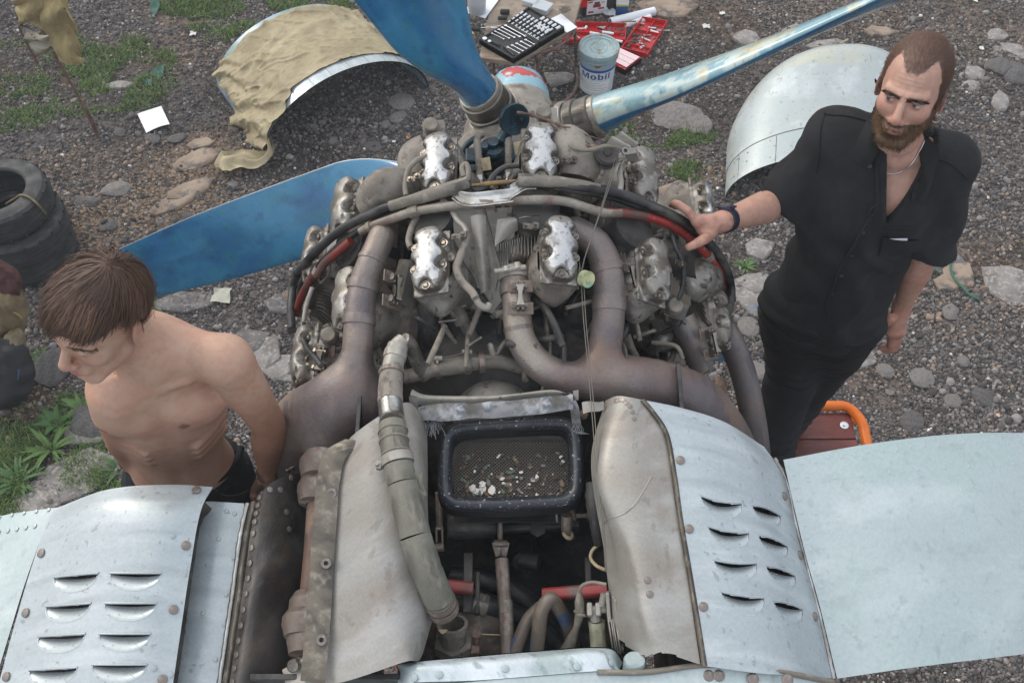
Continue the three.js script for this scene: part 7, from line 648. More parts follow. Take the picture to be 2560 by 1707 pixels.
// head in its own frame: x to the person's left, y up, z forward; eyes on y = 0
function headSDF(o) { return (x, y, z) => { const X = abs(x); let d = dEll(x, y, z, 0, .037, -.014, .0755, .092, .099);
  d = sU(d, dEll(x, y, z, 0, -.03, .022, .061, .084, .066), .03); d = sU(d, dCap(X, y, z, V(.052, -.06, -.002), V(.02, -.112, .066), .02, .019), .025); d = sU(d, dEll(x, y, z, 0, -.115, .072, .022, .017, .017), .016);
  d = sU(d, dEll(X, y, z, .041, -.03, .058, .022, .02, .022), .022); d = sU(d, dCap(X, y, z, V(.008, .017, .087), V(.045, .018, .07), .0095, .009), .014);
  d = -sU(-d, dEll(X, y, z, .032, -.001, .097, .017, .0105, .016), .013);
  d = sU(d, dCap(x, y, z, V(0, .004, .089), V(0, -.036, .109), .0085, .0115), .011); d = sU(d, dEll(x, y, z, 0, -.043, .1085, .0125, .0105, .0115), .008); d = sU(d, dEll(X, y, z, .0135, -.047, .098, .0075, .008, .011), .006);
  d = -sU(-d, dEll(X, y, z, .0075, -.0545, .101, .0034, .0024, .005), .003);
  d = sU(d, dEll(x, y, z, 0, -.074, .082, .03, .02, .018), .016); d = sU(d, dEll(x, y, z, 0, -.0685, .0975, .0215 * o.lip, .0048, .0065), .004); d = sU(d, dEll(x, y, z, 0, -.0785, .0955, .0185 * o.lip, .0058, .0075), .005); d = -sU(-d, dEll(x, y, z, 0, -.0733, .106, .021 * o.lip, .0007, .0075), .003);
  { const q = hypot(X - .032, y, z - .0765) - .0136; d = sU(d, max(q, .0032 + .10 * (X - .032) - y + o.squint), .004); d = sU(d, max(q + .0003, y + .0052), .004); }
  { const ex = X - .074 - (o.ear ?? 0), ey = y + .012, ez = z + .012, c = .42, s = .9; const u = ex * .94 + ez * -.34, w = ex * .34 + ez * .94; let e = dEll(u, ey + w * .25, w, .004, 0, -.004, .0085, .033, .0205); e = -sU(-e, dEll(u, ey, w, .013, .004, -.004, .007, .022, .012), .005); e = sU(e, dEll(u, ey, w, .004, -.027, .003, .007, .011, .009), .006); d = sU(d, e, .006); }
  d = sU(d, dCap(x, y, z, V(0, -.05, -.03), V(0, -.17, -.045), .05, .052), .02); return d; }; }
const eyeGeo = (gaze, irisC) => paint(new THREE.SphereGeometry(.0123, 32, 24), (x, y, z) => { const a = Math.acos(clamp((x * gaze.x + y * gaze.y + z * gaze.z) / .0123, -1, 1)); return a < .2 ? [.01, .01, .012] : a < .48 ? irisC : a < .54 ? [.06, .07, .09] : [.5, .45, .42]; });
const eyeM = new THREE.MeshPhysicalMaterial({ color: 0xffffff, vertexColors: true, roughness: .3 });
function strands(list, w) { const pos = [], nor = [], col = [], idx = []; for (const { p, n, c, w: ww } of list) { const b = pos.length / 3; for (let i = 0; i < p.length; i++) { const t = p[min(i + 1, p.length - 1)].clone().sub(p[max(i - 1, 0)]).normalize(), s = new THREE.Vector3().crossVectors(t, n).normalize().multiplyScalar((ww ?? w) * (1 - .75 * i / (p.length - 1))); for (const k of [-1, 1]) { pos.push(p[i].x + s.x * k, p[i].y + s.y * k, p[i].z + s.z * k); nor.push(n.x, n.y, n.z); col.push(...c); } if (i) idx.push(b + i * 2 - 2, b + i * 2 - 1, b + i * 2, b + i * 2 - 1, b + i * 2 + 1, b + i * 2); } } const g = new THREE.BufferGeometry(); g.setAttribute('position', new THREE.Float32BufferAttribute(pos, 3)); g.setAttribute('normal', new THREE.Float32BufferAttribute(nor, 3)); g.setAttribute('color', new THREE.Float32BufferAttribute(col, 3)); g.setAttribute('uv', new THREE.Float32BufferAttribute(new Float32Array(pos.length / 3 * 2), 2)); g.setIndex(idx); return g.toNonIndexed(); }
const hairM = new THREE.MeshPhysicalMaterial({ color: 0xffffff, vertexColors: true, roughness: .55, side: THREE.DoubleSide });
const surfPt = (sdf, dir, c = V(0, .02, -.01)) => { let t = .2; for (let i = 0; i < 60; i++) { const v = sdf(c.x + dir.x * t, c.y + dir.y * t, c.z + dir.z * t); t -= v * .7; if (abs(v) < .0004) break; } return c.clone().addScaledVector(dir, t); };
function hand(parts) { // smooth union inside the palm, crisp between fingers
  return (x, y, z) => { let palm = 9; for (const [a, b, ra, rb] of parts.palm) palm = sU(palm, dCap(x, y, z, a, b, ra, rb), .012); let d = palm; for (const f of parts.fingers) d = sU(d, chain(x, y, z, f.p, f.r), .006); for (const n of parts.nails ?? []) d = min(d, n(x, y, z)); return d; }; }
const boxOf = (pts, m) => { const b = new THREE.Box3().setFromPoints(pts).expandByScalar(m); return [b.min.toArray(), b.max.toArray()]; };
function person(label, base) { const o = thing('person', label, 'person', base); const add = (name, g, m, l) => part(o, name, g.clone().translate(-base.x, -base.y, -base.z), m, l); return { o, add }; }

// ── bearded man in black, on the right ──
{
  const base = V(1.0, 1.7, -2.03), { add } = person('bearded man in a black short-sleeved shirt resting his hand on the engine', base);
  const HP = V(.959, 3.435, -1.994), HX = V(.863, .049, .503), HY = V(.044, .984, -.171), HZ = V(-.503, .17, .847), HM = M4(HP, HX.normalize(), HY.normalize(), HZ.normalize(), .96), toHead = HM.clone().invert();
  const hs0 = headSDF({ lip: .74, squint: -.0028 }), hs = (x, y, z) => hs0(x, y, z) + (z > .05 && y > .03 && y < .075 ?   .0005 * sin(y * 620 + 6 * abs(x) * 9) * ss(.05, .02, abs(x)) : 0);
  const hairMask = (p) => { const X = abs(p.x), y = p.y, z = p.z; const jit = .010 * (n3(p.x * 160, p.y * 160, p.z * 160) - .5); const line = .070 + .030 * ss(.012, .042, X) - .002 * X / .03; const front = ss(line - .003, line + .005, y + jit) * (X > .046 && z > .03 && y < .108 - (.06 - z) * .5 ? ss(.05, .03, z) : 1); const side = (z + jit * .8 < .036 - .033 * ss(.03, -.02, y)) && (y > -.005 - .05 * ss(.0, -.06, z)) && X > .045 ? 1 : 0; const back = z < -.03 && y > -.075 ? 1 : 0; const sb = X > .058 && z > -.002 && z < .02 && y > -.06 ? .8 : 0; return max(front, side, back, sb); };
  const beardMask = (p) => { const X = abs(p.x), y = p.y, z = p.z; if (y > -.03 || z < -.005) return 0; const jaw = ss(-.052 + .02 * ss(.05, .02, z), -.062, y - .0) * ss(.026, .034, X) * ss(-.115, -.06, y + .35 * (X - .05) * 0 + .0); const strip = X > .05 && z < .03 ? ss(-.045, -.06, y) : 0; const chin = y < -.087 && z > .03 ? 1 : 0; const mous = y < -.0555 && y > -.0725 && X < .036 && z > .06 ? 1 : 0; const corner = X > .0135 && X < .042 && y < -.06 && z > .04 ? 1 : 0; const soul = X < .026 && y < -.0825 && z > .05 ? 1 : 0; const low = y < -.075 && X > .02 && z > .0 ? 1 : 0; return max(jaw * .6, strip, chin, mous, corner, soul, low); };
  const sk = L3('#c99f8d'), skR = L3('#bf8474'), skL = L3('#d3ad9c'), lipC = L3('#b4716b'), dark = L3('#4a362c'), scalp = L3('#54413a');
  const head = paint(boxUV(iso(hs, [-.1, -.19, -.125], [.1, .14, .135], .0031)), (x, y, z) => { const X = abs(x); let c = lm(skL, sk, f3(x * 25, y * 25, z * 25, 3)); c = lm(c, skR, .55 * ss(.03, .01, hypot(x, y + .045, (z - .11) * .6)) + .3 * ss(.03, .012, hypot(X - .045, y + .03, z - .07)) + .6 * ss(.068, .078, X)); c = lm(c, skR, .5 * ss(.022, .012, hypot(X - .032, (y + .003) * 1.2, z - .085)) * ss(.004, -.004, y)); if (z > .085 && y < -.064 && y > -.0845 && X < .021) c = lm(c, lipC, .5 * ss(.018, .012, X)); const p = V(x, y, z); if (z < .099 || y > .02) c = lm(c, scalp, .85 * min(1, hairMask(p))); c = lm(c, dark, .8 * min(1, beardMask(p)) * (z > .085 && y < -.064 && y > -.084 && X < .022 ? 0 : 1)); const br = hypot((X - .029) / .026, (y - .0135 + .1 * (X - .031)) / .0048); if (z > .05 && br < 1) c = lm(c, dark, .7); const lid = hypot((X - .032) / .0145, (y - .0035) / .0022); if (lid < 1 && z > .07) c = lm(c, [.05, .03, .03], .75); return c; }).applyMatrix4(HM);
  // torso frame and joints
  const shR = onH(2098, 338, 3.185), shL = onH(2372, 415, 3.15), elR = V(.745, 2.985, -2.065), wrR = (() => { const e = eR(1806, 553, .70); return fromE(e); })(), elL = onH(2306, 640, 2.87), wrL = onH(2257, 762, 2.645), hipC = onH(2065, 770, 2.60), neck = V(.985, 3.27, -2.045);
  const bx_ = shL.clone().sub(shR).normalize(), by = neck.clone().sub(hipC).normalize(), bz = new THREE.Vector3().crossVectors(bx_, by).normalize(), bX = new THREE.Vector3().crossVectors(by, bz).normalize(); const BF = M4(hipC, bX, by, bz), iB = BF.clone().invert().elements, TL = neck.distanceTo(hipC);
  const inv = (x, y, z) => [iB[0] * x + iB[4] * y + iB[8] * z + iB[12], iB[1] * x + iB[5] * y + iB[9] * z + iB[13], iB[2] * x + iB[6] * y + iB[10] * z + iB[14]];
  const hitP = (px, py, h) => onH(px, py, h);
  // skin: neck, upper chest, arms
  const chestSkin = (x, y, z) => { const [a, b, c] = inv(x, y, z); let d = dEll(a, b, c, 0, TL - .22, -.004, .14, .2, .084); d = sU(d, dCap(a, b, c, V(-.15, TL - .075, -.01), V(.15, TL - .075, -.01), .05, .05), .06); d = sU(d, dEll(abs(a), b, c, .06, TL - .17, .045, .06, .05, .036), .05); d = sU(d, dCap(abs(a), b, c, V(.015, TL - .062, .06), V(.12, TL - .04, .03), .012, .01), .02); return d; };
  const neckTop = V(0, -.07, -.028).applyMatrix4(HM);
  const upR = [shR, shR.clone().lerp(elR, .4), elR, elR.clone().lerp(wrR, .3), elR.clone().lerp(wrR, .7), wrR], upRr = [.054, .048, .04, .045, .034, .026], upL = [shL, shL.clone().lerp(elL, .4), elL, elL.clone().lerp(wrL, .28), elL.clone().lerp(wrL, .7), wrL], upLr = [.054, .049, .042, .044, .033, .026];
  const skinS = (x, y, z) => { let d = chestSkin(x, y, z); d = sU(d, dCap(x, y, z, neckTop, neck.clone().addScaledVector(by, -.03), .052, .062), .04); d = sU(d, chain(x, y, z, upR, upRr), .03); d = sU(d, chain(x, y, z, upL, upLr), .03); return d; };
  const tone = (x, y, z) => { let c = lm(skL, sk, f3(x * 18, y * 18, z * 18, 3)); c = lm(c, skR, .35 * ss(.5, .65, f3(x * 7, y * 7, z * 7, 2))); return c; };
  const bodyG = paint(boxUV(iso(skinS, [.4, 2.5, -2.35], [1.36, 3.42, -1.66], .0075)), (x, y, z) => { let c = tone(x, y, z); const [a, b, q] = inv(x, y, z); c = lm(c, dark, .35 * ss(.05, .02, abs(a)) * ss(TL - .2, TL - .24, b) * ss(.02, .06, q) * n3(x * 200, y * 200, z * 200)); return c; });
  // right hand closing round the hoses: thumb towards the viewer
  const E = (x, y, r) => fromE(eR(...wN(x, y), r)), away = ray(1760, 560);
  const W = wrR, ind = [E(275, 845, .672), E(215, 775, .672), E(150, 728, .662), E(132, 740, .635)], off = (l, k, s) => l.map((p, i) => p.clone().addScaledVector(away, k * .021).addScaledVector(V(.3, .55, .1), s * (i > 1 ? -.004 : 0)));
  const hR = { palm: [[W, E(300, 850, .672), .024, .017], [W, E(320, 900, .668), .022, .018], [W.clone().addScaledVector(away, .02), E(300, 860, .665).addScaledVector(away, .045), .022, .016], [E(275, 845, .672), E(275, 850, .668).addScaledVector(away, .06), .014, .012], [W, elR.clone().lerp(wrR, .9), .026, .0275]], fingers: [{ p: ind, r: [.0115, .0105, .0095, .0085] }, { p: off(ind, 1, 1).map((p, i) => p.clone().add(V(-.006, .004, 0).multiplyScalar(i / 2))), r: [.0115, .0105, .0095, .0085] }, { p: off(ind, 2, 1), r: [.011, .010, .009, .008] }, { p: off(ind, 2.9, 1).map((p, i) => p.clone().lerp(W, .05 * i)), r: [.0098, .009, .008, .0075] }, { p: [E(375, 920, .675), E(330, 965, .672), E(270, 1000, .66), E(222, 1022, .65)], r: [.017, .0145, .0115, .0095] }] };
  const hRp = [W, ...hR.fingers.flatMap((f) => f.p)]; const handR = paint(boxUV(iso(hand(hR), ...boxOf(hRp, .035), .0034)), (x, y, z) => { let c = tone(x, y, z); c = lm(c, skR, .3); const t = V(x, y, z).distanceTo(E(216, 1024, .655)); return lm(c, L3('#8a6458'), .3 * ss(.02, .01, t) + .35 * ss(.55, .68, f3(x * 60, y * 60, z * 60, 3))); });
  // hanging left hand, thumb forward
  const Q = (x, y, h) => onH(...wQ(x, y), h), Wl = wrL; const hL = { palm: [[Wl, Q(1090, 650, 2.565), .026, .019], [Wl, Q(1135, 640, 2.565), .026, .018], [Q(1075, 660, 2.56), Q(1145, 660, 2.56), .016, .015], [Wl, elL.clone().lerp(wrL, .9), .026, .0275]], fingers: [{ p: [Q(1088, 665, 2.557), Q(1080, 722, 2.525), Q(1070, 768, 2.495), Q(1005, 768, 2.485)], r: [.0125, .0112, .0102, .0088] }, { p: [Q(1098, 672, 2.553), Q(1088, 730, 2.518), Q(1085, 778, 2.488), Q(1030, 787, 2.476)], r: [.0125, .0112, .0102, .0088] }, { p: [Q(1122, 672, 2.553), Q(1112, 728, 2.518), Q(1108, 775, 2.488), Q(1055, 792, 2.474)], r: [.012, .0108, .0098, .0085] }, { p: [Q(1145, 660, 2.558), Q(1138, 705, 2.53), Q(1130, 745, 2.505), Q(1090, 770, 2.49)], r: [.0108, .0096, .0088, .0078] }, { p: [Q(1075, 560, 2.62), Q(1022, 610, 2.592), Q(978, 672, 2.557), Q(946, 738, 2.52)], r: [.0165, .013, .011, .0088] }] };
  const handL = paint(boxUV(iso(hand(hL), ...boxOf([Wl, ...hL.fingers.flatMap((f) => f.p)], .035), .0034)), (x, y, z) => lm(tone(x, y, z), skR, .3 + .3 * ss(.5, .7, f3(x * 40, y * 40, z * 40, 3))));
  add('body', merge([head, bodyG, handR, handL]), skinMat());
  const eg = V(-.40, -.02, 1).normalize(); for (const s of [-1, 1]) add('eye', eyeGeo(eg, [.09, .115, .14]).translate(s * .032, 0, .0768).applyMatrix4(HM), eyeM);
  // hair, brows, beard
  { const r = rng(71), L = [], B = [], W2 = [], c1 = L3('#5a3f31'), c2 = L3('#7d5a44'), c3 = L3('#3a2a23'), g1 = L3('#8d6d4a'); let n = 0; for (let i = 0; i < 26000; i++) { const u = r() * 2 - 1, a = r() * 2 * PI, d = V(sqrt(1 - u * u) * cos(a), u, sqrt(1 - u * u) * sin(a)); const p = surfPt(hs, d); if (p.y < -.08) continue; if (abs(p.x) > .071 && p.z > -.035 && p.z < .012 && p.y < .012) continue; if (r() > hairMask(p)) continue; const nn = gradS(hs, p), f = V(p.x * .8, -.0, -.9).addScaledVector(V(0, -1, 0), ss(.06, -.02, p.y) * 1.4); const l = .009 + .008 * r() + (p.z < -.05 && p.y < -.03 ? .02 : 0); const dir = f.addScaledVector(nn, .75).add(V(r() - .5, r() - .5, r() - .5).multiplyScalar(.5)).normalize(); const q = p.clone().addScaledVector(nn, -.001); L.push({ p: [q, q.clone().addScaledVector(dir, l * .5), q.clone().addScaledVector(dir, l).addScaledVector(nn, -.002)], n: nn, c: lm(lm(c1, c3, r()), c2, .5 * r()) }); n++; }
    for (let i = 0; i < 15000; i++) { const u = r() * 2 - 1, a = r() * 2 * PI, d = V(sqrt(1 - u * u) * cos(a), u, sqrt(1 - u * u) * sin(a)); const p = surfPt(hs, d, V(0, -.05, .02)); const X = abs(p.x); if (p.z > .085 && p.y < -.0728 && p.y > -.082 && X < .0135) continue; if (p.y < -.145) continue; if (r() > beardMask(p)) continue; const nn = gradS(hs, p); const full = ss(.0, .05, p.z), l = (.005 + .010 * r() * full) * (p.y > -.07 ? .75 : 1); const dir = V(p.x * 6, -.7, .25).addScaledVector(nn, 1.3).add(V(r() - .5, r() - .5, r() - .5).multiplyScalar(1.5)).normalize(), d2 = dir.clone().add(V((r() - .5) * .8, -.7, (r() - .5) * .6)).normalize(); const q = p.clone().addScaledVector(nn, -.001), m = q.clone().addScaledVector(dir, l * .55); B.push({ p: [q, m, m.clone().addScaledVector(d2, l * .5)], n: nn, c: lm(lm(c1, c3, r() * (full < .4 ? 1 : .8)), g1, r() * .9 * full) }); }
    for (let i = 0; i < 700; i++) { const s = r() < .5 ? -1 : 1, t = r(), x = s * (.005 + .047 * t), y = .0135 - .0045 * t * t * 1.4 + .004 * (1 - t) * 0 + (r() - .5) * .0065 * (1 - .5 * t); const d = V(x, y - .02, .075).normalize(), p = surfPt(hs, d); const nn = gradS(hs, p); const dir = V(s * 1, .25 - .4 * t, 0).addScaledVector(nn, .35).normalize(); W2.push({ p: [p, p.clone().addScaledVector(dir, .004), p.clone().addScaledVector(dir, .008)], n: nn, c: lm(c3, c1, .5 * r()) }); }
    add('hair', strands(L, .00055).applyMatrix4(HM), hairM, 'short brown hair with receding temples'); add('beard', strands(B, .0006).applyMatrix4(HM), hairM, 'full brown beard and moustache'); add('eyebrows', strands(W2, .0005).applyMatrix4(HM), hairM);
    const tl = []; for (let i = 0; i < 160; i++) { const x = .05 + .02 * r(), p = V(x, -.045 - .02 * r(), -.055 - .015 * r()); tl.push({ p: [p, p.clone().add(V(.008, -.025, .006)), p.clone().add(V(.006 + .01 * r(), -.05, .012 * r()))], n: V(.8, 0, .5), c: lm(c2, g1, r()) }); } add('hair_lock', strands(tl, .0008).applyMatrix4(HM), hairM); add('earring', new THREE.TorusGeometry(.0075, .0011, 8, 22).rotateY(1.2).translate(.079, -.052, -.008).applyMatrix4(HM), chrome); add('earring', new THREE.TorusGeometry(.011, .0011, 8, 22).rotateY(.5).translate(.080, -.066, -.012).applyMatrix4(HM), chrome); }
  // shirt
  const slR = shR.clone().lerp(elR, .98), slL = shL.clone().lerp(elL, .90), dR = elR.clone().sub(shR).normalize(), dL = elL.clone().sub(shL).normalize();
  const folds = (x, y, z) => { const [a, b, c] = inv(x, y, z); let w = .021 * (f3(x * 8, y * 6, z * 8, 4) - .5); w += .008 * pow(1 - abs(2 * f3(x * 5 + 3, y * 4, z * 5, 3) - 1), 5) - .004; w += .007 * sin(a * 34 + 5 * n3(a * 6, b * 5, c * 6) + b * 9) * ss(.5, .1, b) * .8; w += .006 * sin((b * 1.1 + a * .9) * 38 + 4 * n3(a * 8, b * 8, 2)) * ss(.05, .3, b) * ss(.6, .4, b); return w; };
  const torso = (x, y, z) => { const [a, b, c] = inv(x, y, z); let d = dEll(a, b, c, 0, TL - .2, -.004, .172, .2, .12); d = sU(d, dEll(a, b, c, 0, TL - .42, .005, .155, .26, .12), .1); d = sU(d, dEll(a, b, c, 0, -.0, .0, .166, .2, .128), .1); d = sU(d, dCap(a, b, c, V(-.155, TL - .07, -.012), V(.155, TL - .07, -.012), .064, .064), .07); return d; };
  const shirtS = (x, y, z) => { const [a, b, c] = inv(x, y, z); let d = torso(x, y, z); d = max(d, -.10 - b + .03 * sin(a * 12) ); { const t = clamp(((x - shR.x) * dR.x + (y - shR.y) * dR.y + (z - shR.z) * dR.z) / shR.distanceTo(slR), 0, 1.2); d = sU(d, max(dCap(x, y, z, shR, slR, .070, .076), (t - 1) * .27), .05); } { const t = ((x - shL.x) * dL.x + (y - shL.y) * dL.y + (z - shL.z) * dL.z) / shL.distanceTo(slL); d = sU(d, max(dCap(x, y, z, shL, slL, .071, .080), (t - 1) * .27), .05); }
    d += folds(x, y, z); const yV = TL - .225, h = b - yV; if (c > -.02) { const cut = max(a - (.045 + .26 * h), (.045 - .3 * h) - a, -h) * .85; d = max(d, -cut); } { const p = neck; const q = hypot(a - .004, (c - .008)) - .064; d = max(d, -max(q, TL - .09 - b)); } return d; };
  const shirtM = mat({ base: 0x1d1e21, tile: .3, size: 512, rough: .9, bump: 'weave', bs: .0006, bt: .03, rmap: false, layers: [{ c: 0x27282b, f: [4, 4], lo: .4, hi: .7 }, { c: 0x343230, f: [9, 9], lo: .56, hi: .76, k: 1, a: .7 }], sheen: .5, sheenRoughness: .6, sheenColor: new THREE.Color(.12, .12, .13) });
  add('shirt', boxUV(iso(shirtS, [.62, 2.42, -2.34], [1.36, 3.38, -1.72], .0066)), shirtM, 'black short-sleeved shirt with an open collar');
  const S = (w, o = .004) => { const p = hitS(shirtS, ...w), n = gradS(shirtS, p); return p.addScaledVector(n, o); };
  const flap = (rows, bulge = .008, th = .003) => { const R = rows.map((r) => new THREE.CatmullRomCurve3(r, false, 'centripetal')); return plate((u, v) => { const p = R.map((c) => c.getPoint(v)); let q = p.length > 2 ? new THREE.CatmullRomCurve3(p).getPoint(u) : p[0].clone().lerp(p[1], u); return q.addScaledVector(bz, bulge * sin(PI * u) * sin(PI * v)); }, 14, 18, th); };
  { const C = (x, y, o) => S(wC(x, y), o); const nk = (x, y, h) => onH(...wC(x, y), h);
    add('collar', flap([[C(1385, 745, .03), C(1330, 800, .022), C(1275, 920, .014), C(1230, 1035, .009)], [C(1390, 830, .034), C(1372, 880, .026), C(1345, 970, .018), C(1300, 1062, .010)], [nk(1392, 840, 3.262), nk(1396, 905, 3.245), C(1385, 1010, .018), C(1345, 1078, .010)]]), shirtM); add('collar', flap([[C(1775, 900, .03), C(1772, 1000, .022), C(1745, 1150, .014), C(1700, 1308, .009)], [C(1750, 930, .034), C(1735, 1040, .026), C(1690, 1180, .016), C(1655, 1300, .010)], [nk(1722, 900, 3.262), nk(1712, 985, 3.24), nk(1650, 1120, 3.185), C(1600, 1290, .012)]]), shirtM); add('collar_stand', sweep([nk(1395, 720, 3.285), nk(1480, 640, 3.29), nk(1600, 650, 3.29), nk(1700, 760, 3.285), nk(1740, 880, 3.27)], .012, { n: 10 }), shirtM);
    const fr = [[1395, 1000], [1395, 1180], [1400, 1310], [1395, 1340], [1360, 1400], [1330, 1480]].map(([x, y]) => C(x, y, .006)); add('placket_edge', sweep(fr, .0045, { n: 8, sx: .6 }), shirtM); }
  { const N = (x, y, o = .004) => S(wN(x, y), o); const edge = [[1490, 735], [1450, 770], [1440, 830], [1395, 900], [1340, 1010], [1290, 1080], [1235, 1190], [1190, 1320], [1165, 1400], [1170, 1480]].map(([x, y]) => N(x, y)); add('placket_edge', sweep(edge, .0055, { n: 8, sx: .6, wob: .3 }), shirtM); const bm = mat({ base: 0x3a3f44, rough: .35, rmap: false }); for (const [x, y] of [[1450, 470], [1400, 915], [1328, 1070], [1257, 1208], [1190, 1334]]) { const p = N(x, y, .0035), n = gradS(shirtS, p), b = lathe([[0, .0012], [.0042, .0014], [.0056, .0024], [.006, .001], [.006, 0], [0, 0]], 18).applyMatrix4(frameY(p, n)); add('button', b, bm); }
    const pk = [[1535, 890], [1760, 905], [1700, 1130], [1480, 1060]].map(([x, y]) => N(x, y, .003)); add('pocket', plate((u, v) => { const x = mix(mix(1535, 1765, u), mix(1500, 1690, u), v), y = mix(mix(935, 960, u), mix(1075, 1130, u), v) + 14 * sin(PI * u) * (1 - v); return N(x, y, .0065 - .003 * v); }, 16, 14, .0025), shirtM); add('pocket_paper', plate((u, v) => N(mix(1555, 1695, u), mix(948, 972 + 6 * u, v), .007), 10, 4, .0008), whiteP, 'folded white paper in the shirt pocket'); add('pocket_seam', sweep([[1535, 895], [1600, 885], [1690, 888], [1760, 900]].map(([x, y]) => N(x, y, .003)), .002, { n: 6 }), shirtM);
    add('sleeve_hem', sweep([...Array(21)].map((_, i) => { const a = i / 20 * 2 * PI, x = new THREE.Vector3().crossVectors(dR, V(0, 1, 0)).normalize(), y = new THREE.Vector3().crossVectors(x, dR); return slR.clone().addScaledVector(dR, -.008).addScaledVector(x, .074 * cos(a)).addScaledVector(y, .074 * sin(a)); }), .005, { n: 8, seg: 3 }), shirtM); add('sleeve_hem', sweep([...Array(21)].map((_, i) => { const a = i / 20 * 2 * PI, x = new THREE.Vector3().crossVectors(dL, V(0, 0, 1)).normalize(), y = new THREE.Vector3().crossVectors(x, dL); return slL.clone().addScaledVector(dL, -.008).addScaledVector(x, .078 * cos(a)).addScaledVector(y, .078 * sin(a)); }), .005, { n: 8, seg: 3 }), shirtM); for (const l of [[[1140, 110], [1170, 125], [1300, 135], [1420, 165]], [[1145, 120], [1115, 220], [1105, 380], [1085, 520]], [[1890, 420], [1980, 450], [2070, 520], [2110, 560]]]) add('shirt_seam', sweep(l.map(([x, y]) => N(x, y, .001)), .0022, { n: 6 }), shirtM); }
  { const ch = [[1330, 1425], [1370, 1448], [1440, 1460], [1540, 1440], [1640, 1370], [1700, 1280], [1760, 1160], [1790, 1080]].map(([x, y]) => { const p = hitS(skinS, ...wM(x, y)), n = gradS(skinS, p); return p.addScaledVector(n, .0025); }); add('neck_chain', sweep(ch, .0016, { n: 8, seg: 10, rip: (l) => 1 + .25 * sin(l * 1500) }), chrome); }
  // wrist watch
  { const d = wrR.clone().sub(elR).normalize(), p = wrR.clone().addScaledVector(d, -.022); const bm = mat({ base: 0x1c2233, rough: .45, rmap: false }); add('watch', merge([lathe([[.029, -.012], [.033, -.011], [.034, 0], [.033, .011], [.029, .012]], 36).applyMatrix4(frameY(p, d, V(0, 1, 0)))]), bm, 'dark blue wrist watch'); const n = V(-.05, .75, -.62).addScaledVector(d, 0).normalize(); const up = n.clone().addScaledVector(d, -n.dot(d)).normalize(); const c = p.clone().addScaledVector(up, .034); add('watch_case', lathe([[0, .005], [.017, .005], [.021, .002], [.022, -.006], [0, -.006]], 28).applyMatrix4(frameY(c, up)), bm); add('watch_dial', lathe([[0, .0056], [.0135, .0056], [.0135, .0052]], 24).applyMatrix4(frameY(c, up)), chrome); add('watch_button', [0, 1, 2, 3].map((i) => { const x = new THREE.Vector3().crossVectors(up, d); return rod(c.clone().addScaledVector(x, .022 * (i < 2 ? 1 : -1)).addScaledVector(d, .006 * (i % 2 ? 1 : -1)), c.clone().addScaledVector(x, .026 * (i < 2 ? 1 : -1)).addScaledVector(d, .006 * (i % 2 ? 1 : -1)), .003, 8); }).reduce((a, b) => merge([a, b])), bm); }
  // trousers, shoes
  const hpR = onH(1985, 745, 2.62), hpL = onH(2130, 790, 2.6), knR = onH(1985, 905, 2.23), knL = onH(2075, 900, 2.16), anR = onH(1935, 1110, 1.79), anL = V(1.04, 1.79, -2.17);
  const trS = (x, y, z) => { const [a, b, c] = inv(x, y, z); let d = dEll(a, b, c, 0, -.02, -.005, .165, .15, .125); d = sU(d, chain(x, y, z, [hpR, hpR.clone().lerp(knR, .5), knR, knR.clone().lerp(anR, .5), anR.clone().add(V(0, -.03, 0))], [.104, .102, .092, .088, .084]), .05); d = sU(d, chain(x, y, z, [hpL, hpL.clone().lerp(knL, .5), knL, knL.clone().lerp(anL, .5), anL.clone().add(V(0, -.03, 0))], [.104, .1, .09, .086, .082]), .04); d += .018 * (f3(x * 8, y * 7, z * 8, 4) - .5) + .006 * pow(1 - abs(2 * f3(x * 6, y * 8, z * 6, 3) - 1), 5) + .006 * sin(y * 95 + 6 * n3(x * 9, y * 6, z * 9)) * (ss(2.35, 2.5, y) * ss(2.72, 2.58, y) + ss(2.12, 2.2, y) * ss(2.34, 2.26, y) + ss(1.95, 1.85, y)); return d; };
  const trM = mat({ base: 0x1d2023, tile: .3, size: 512, rough: .85, bump: 'weave', bs: .0006, bt: .03, rmap: false, layers: [{ c: 0x25272a, f: [4, 4], lo: .4, hi: .7 }, { c: 0x3a362f, f: [6, 6], lo: .6, hi: .8, k: 1, a: .5 }] }); add('trousers', boxUV(iso(trS, [.72, 1.73, -2.4], [1.32, 2.78, -1.76], .0085)), trM, 'black work trousers'); for (const a of [anR, anL]) add('shoe', boxUV(iso((x, y, z) => max(sU(dCap(x, y, z, a.clone().add(V(0, -.05, -.02)), a.clone().add(V(-.03, -.065, .13)), .042, .036), dCap(x, y, z, a, a.clone().add(V(0, -.05, -.02)), .045, .045), .04), 1.702 - y), [a.x - .12, 1.69, a.z - .12], [a.x + .1, a.y + .08, a.z + .2], .008)), trM);
}

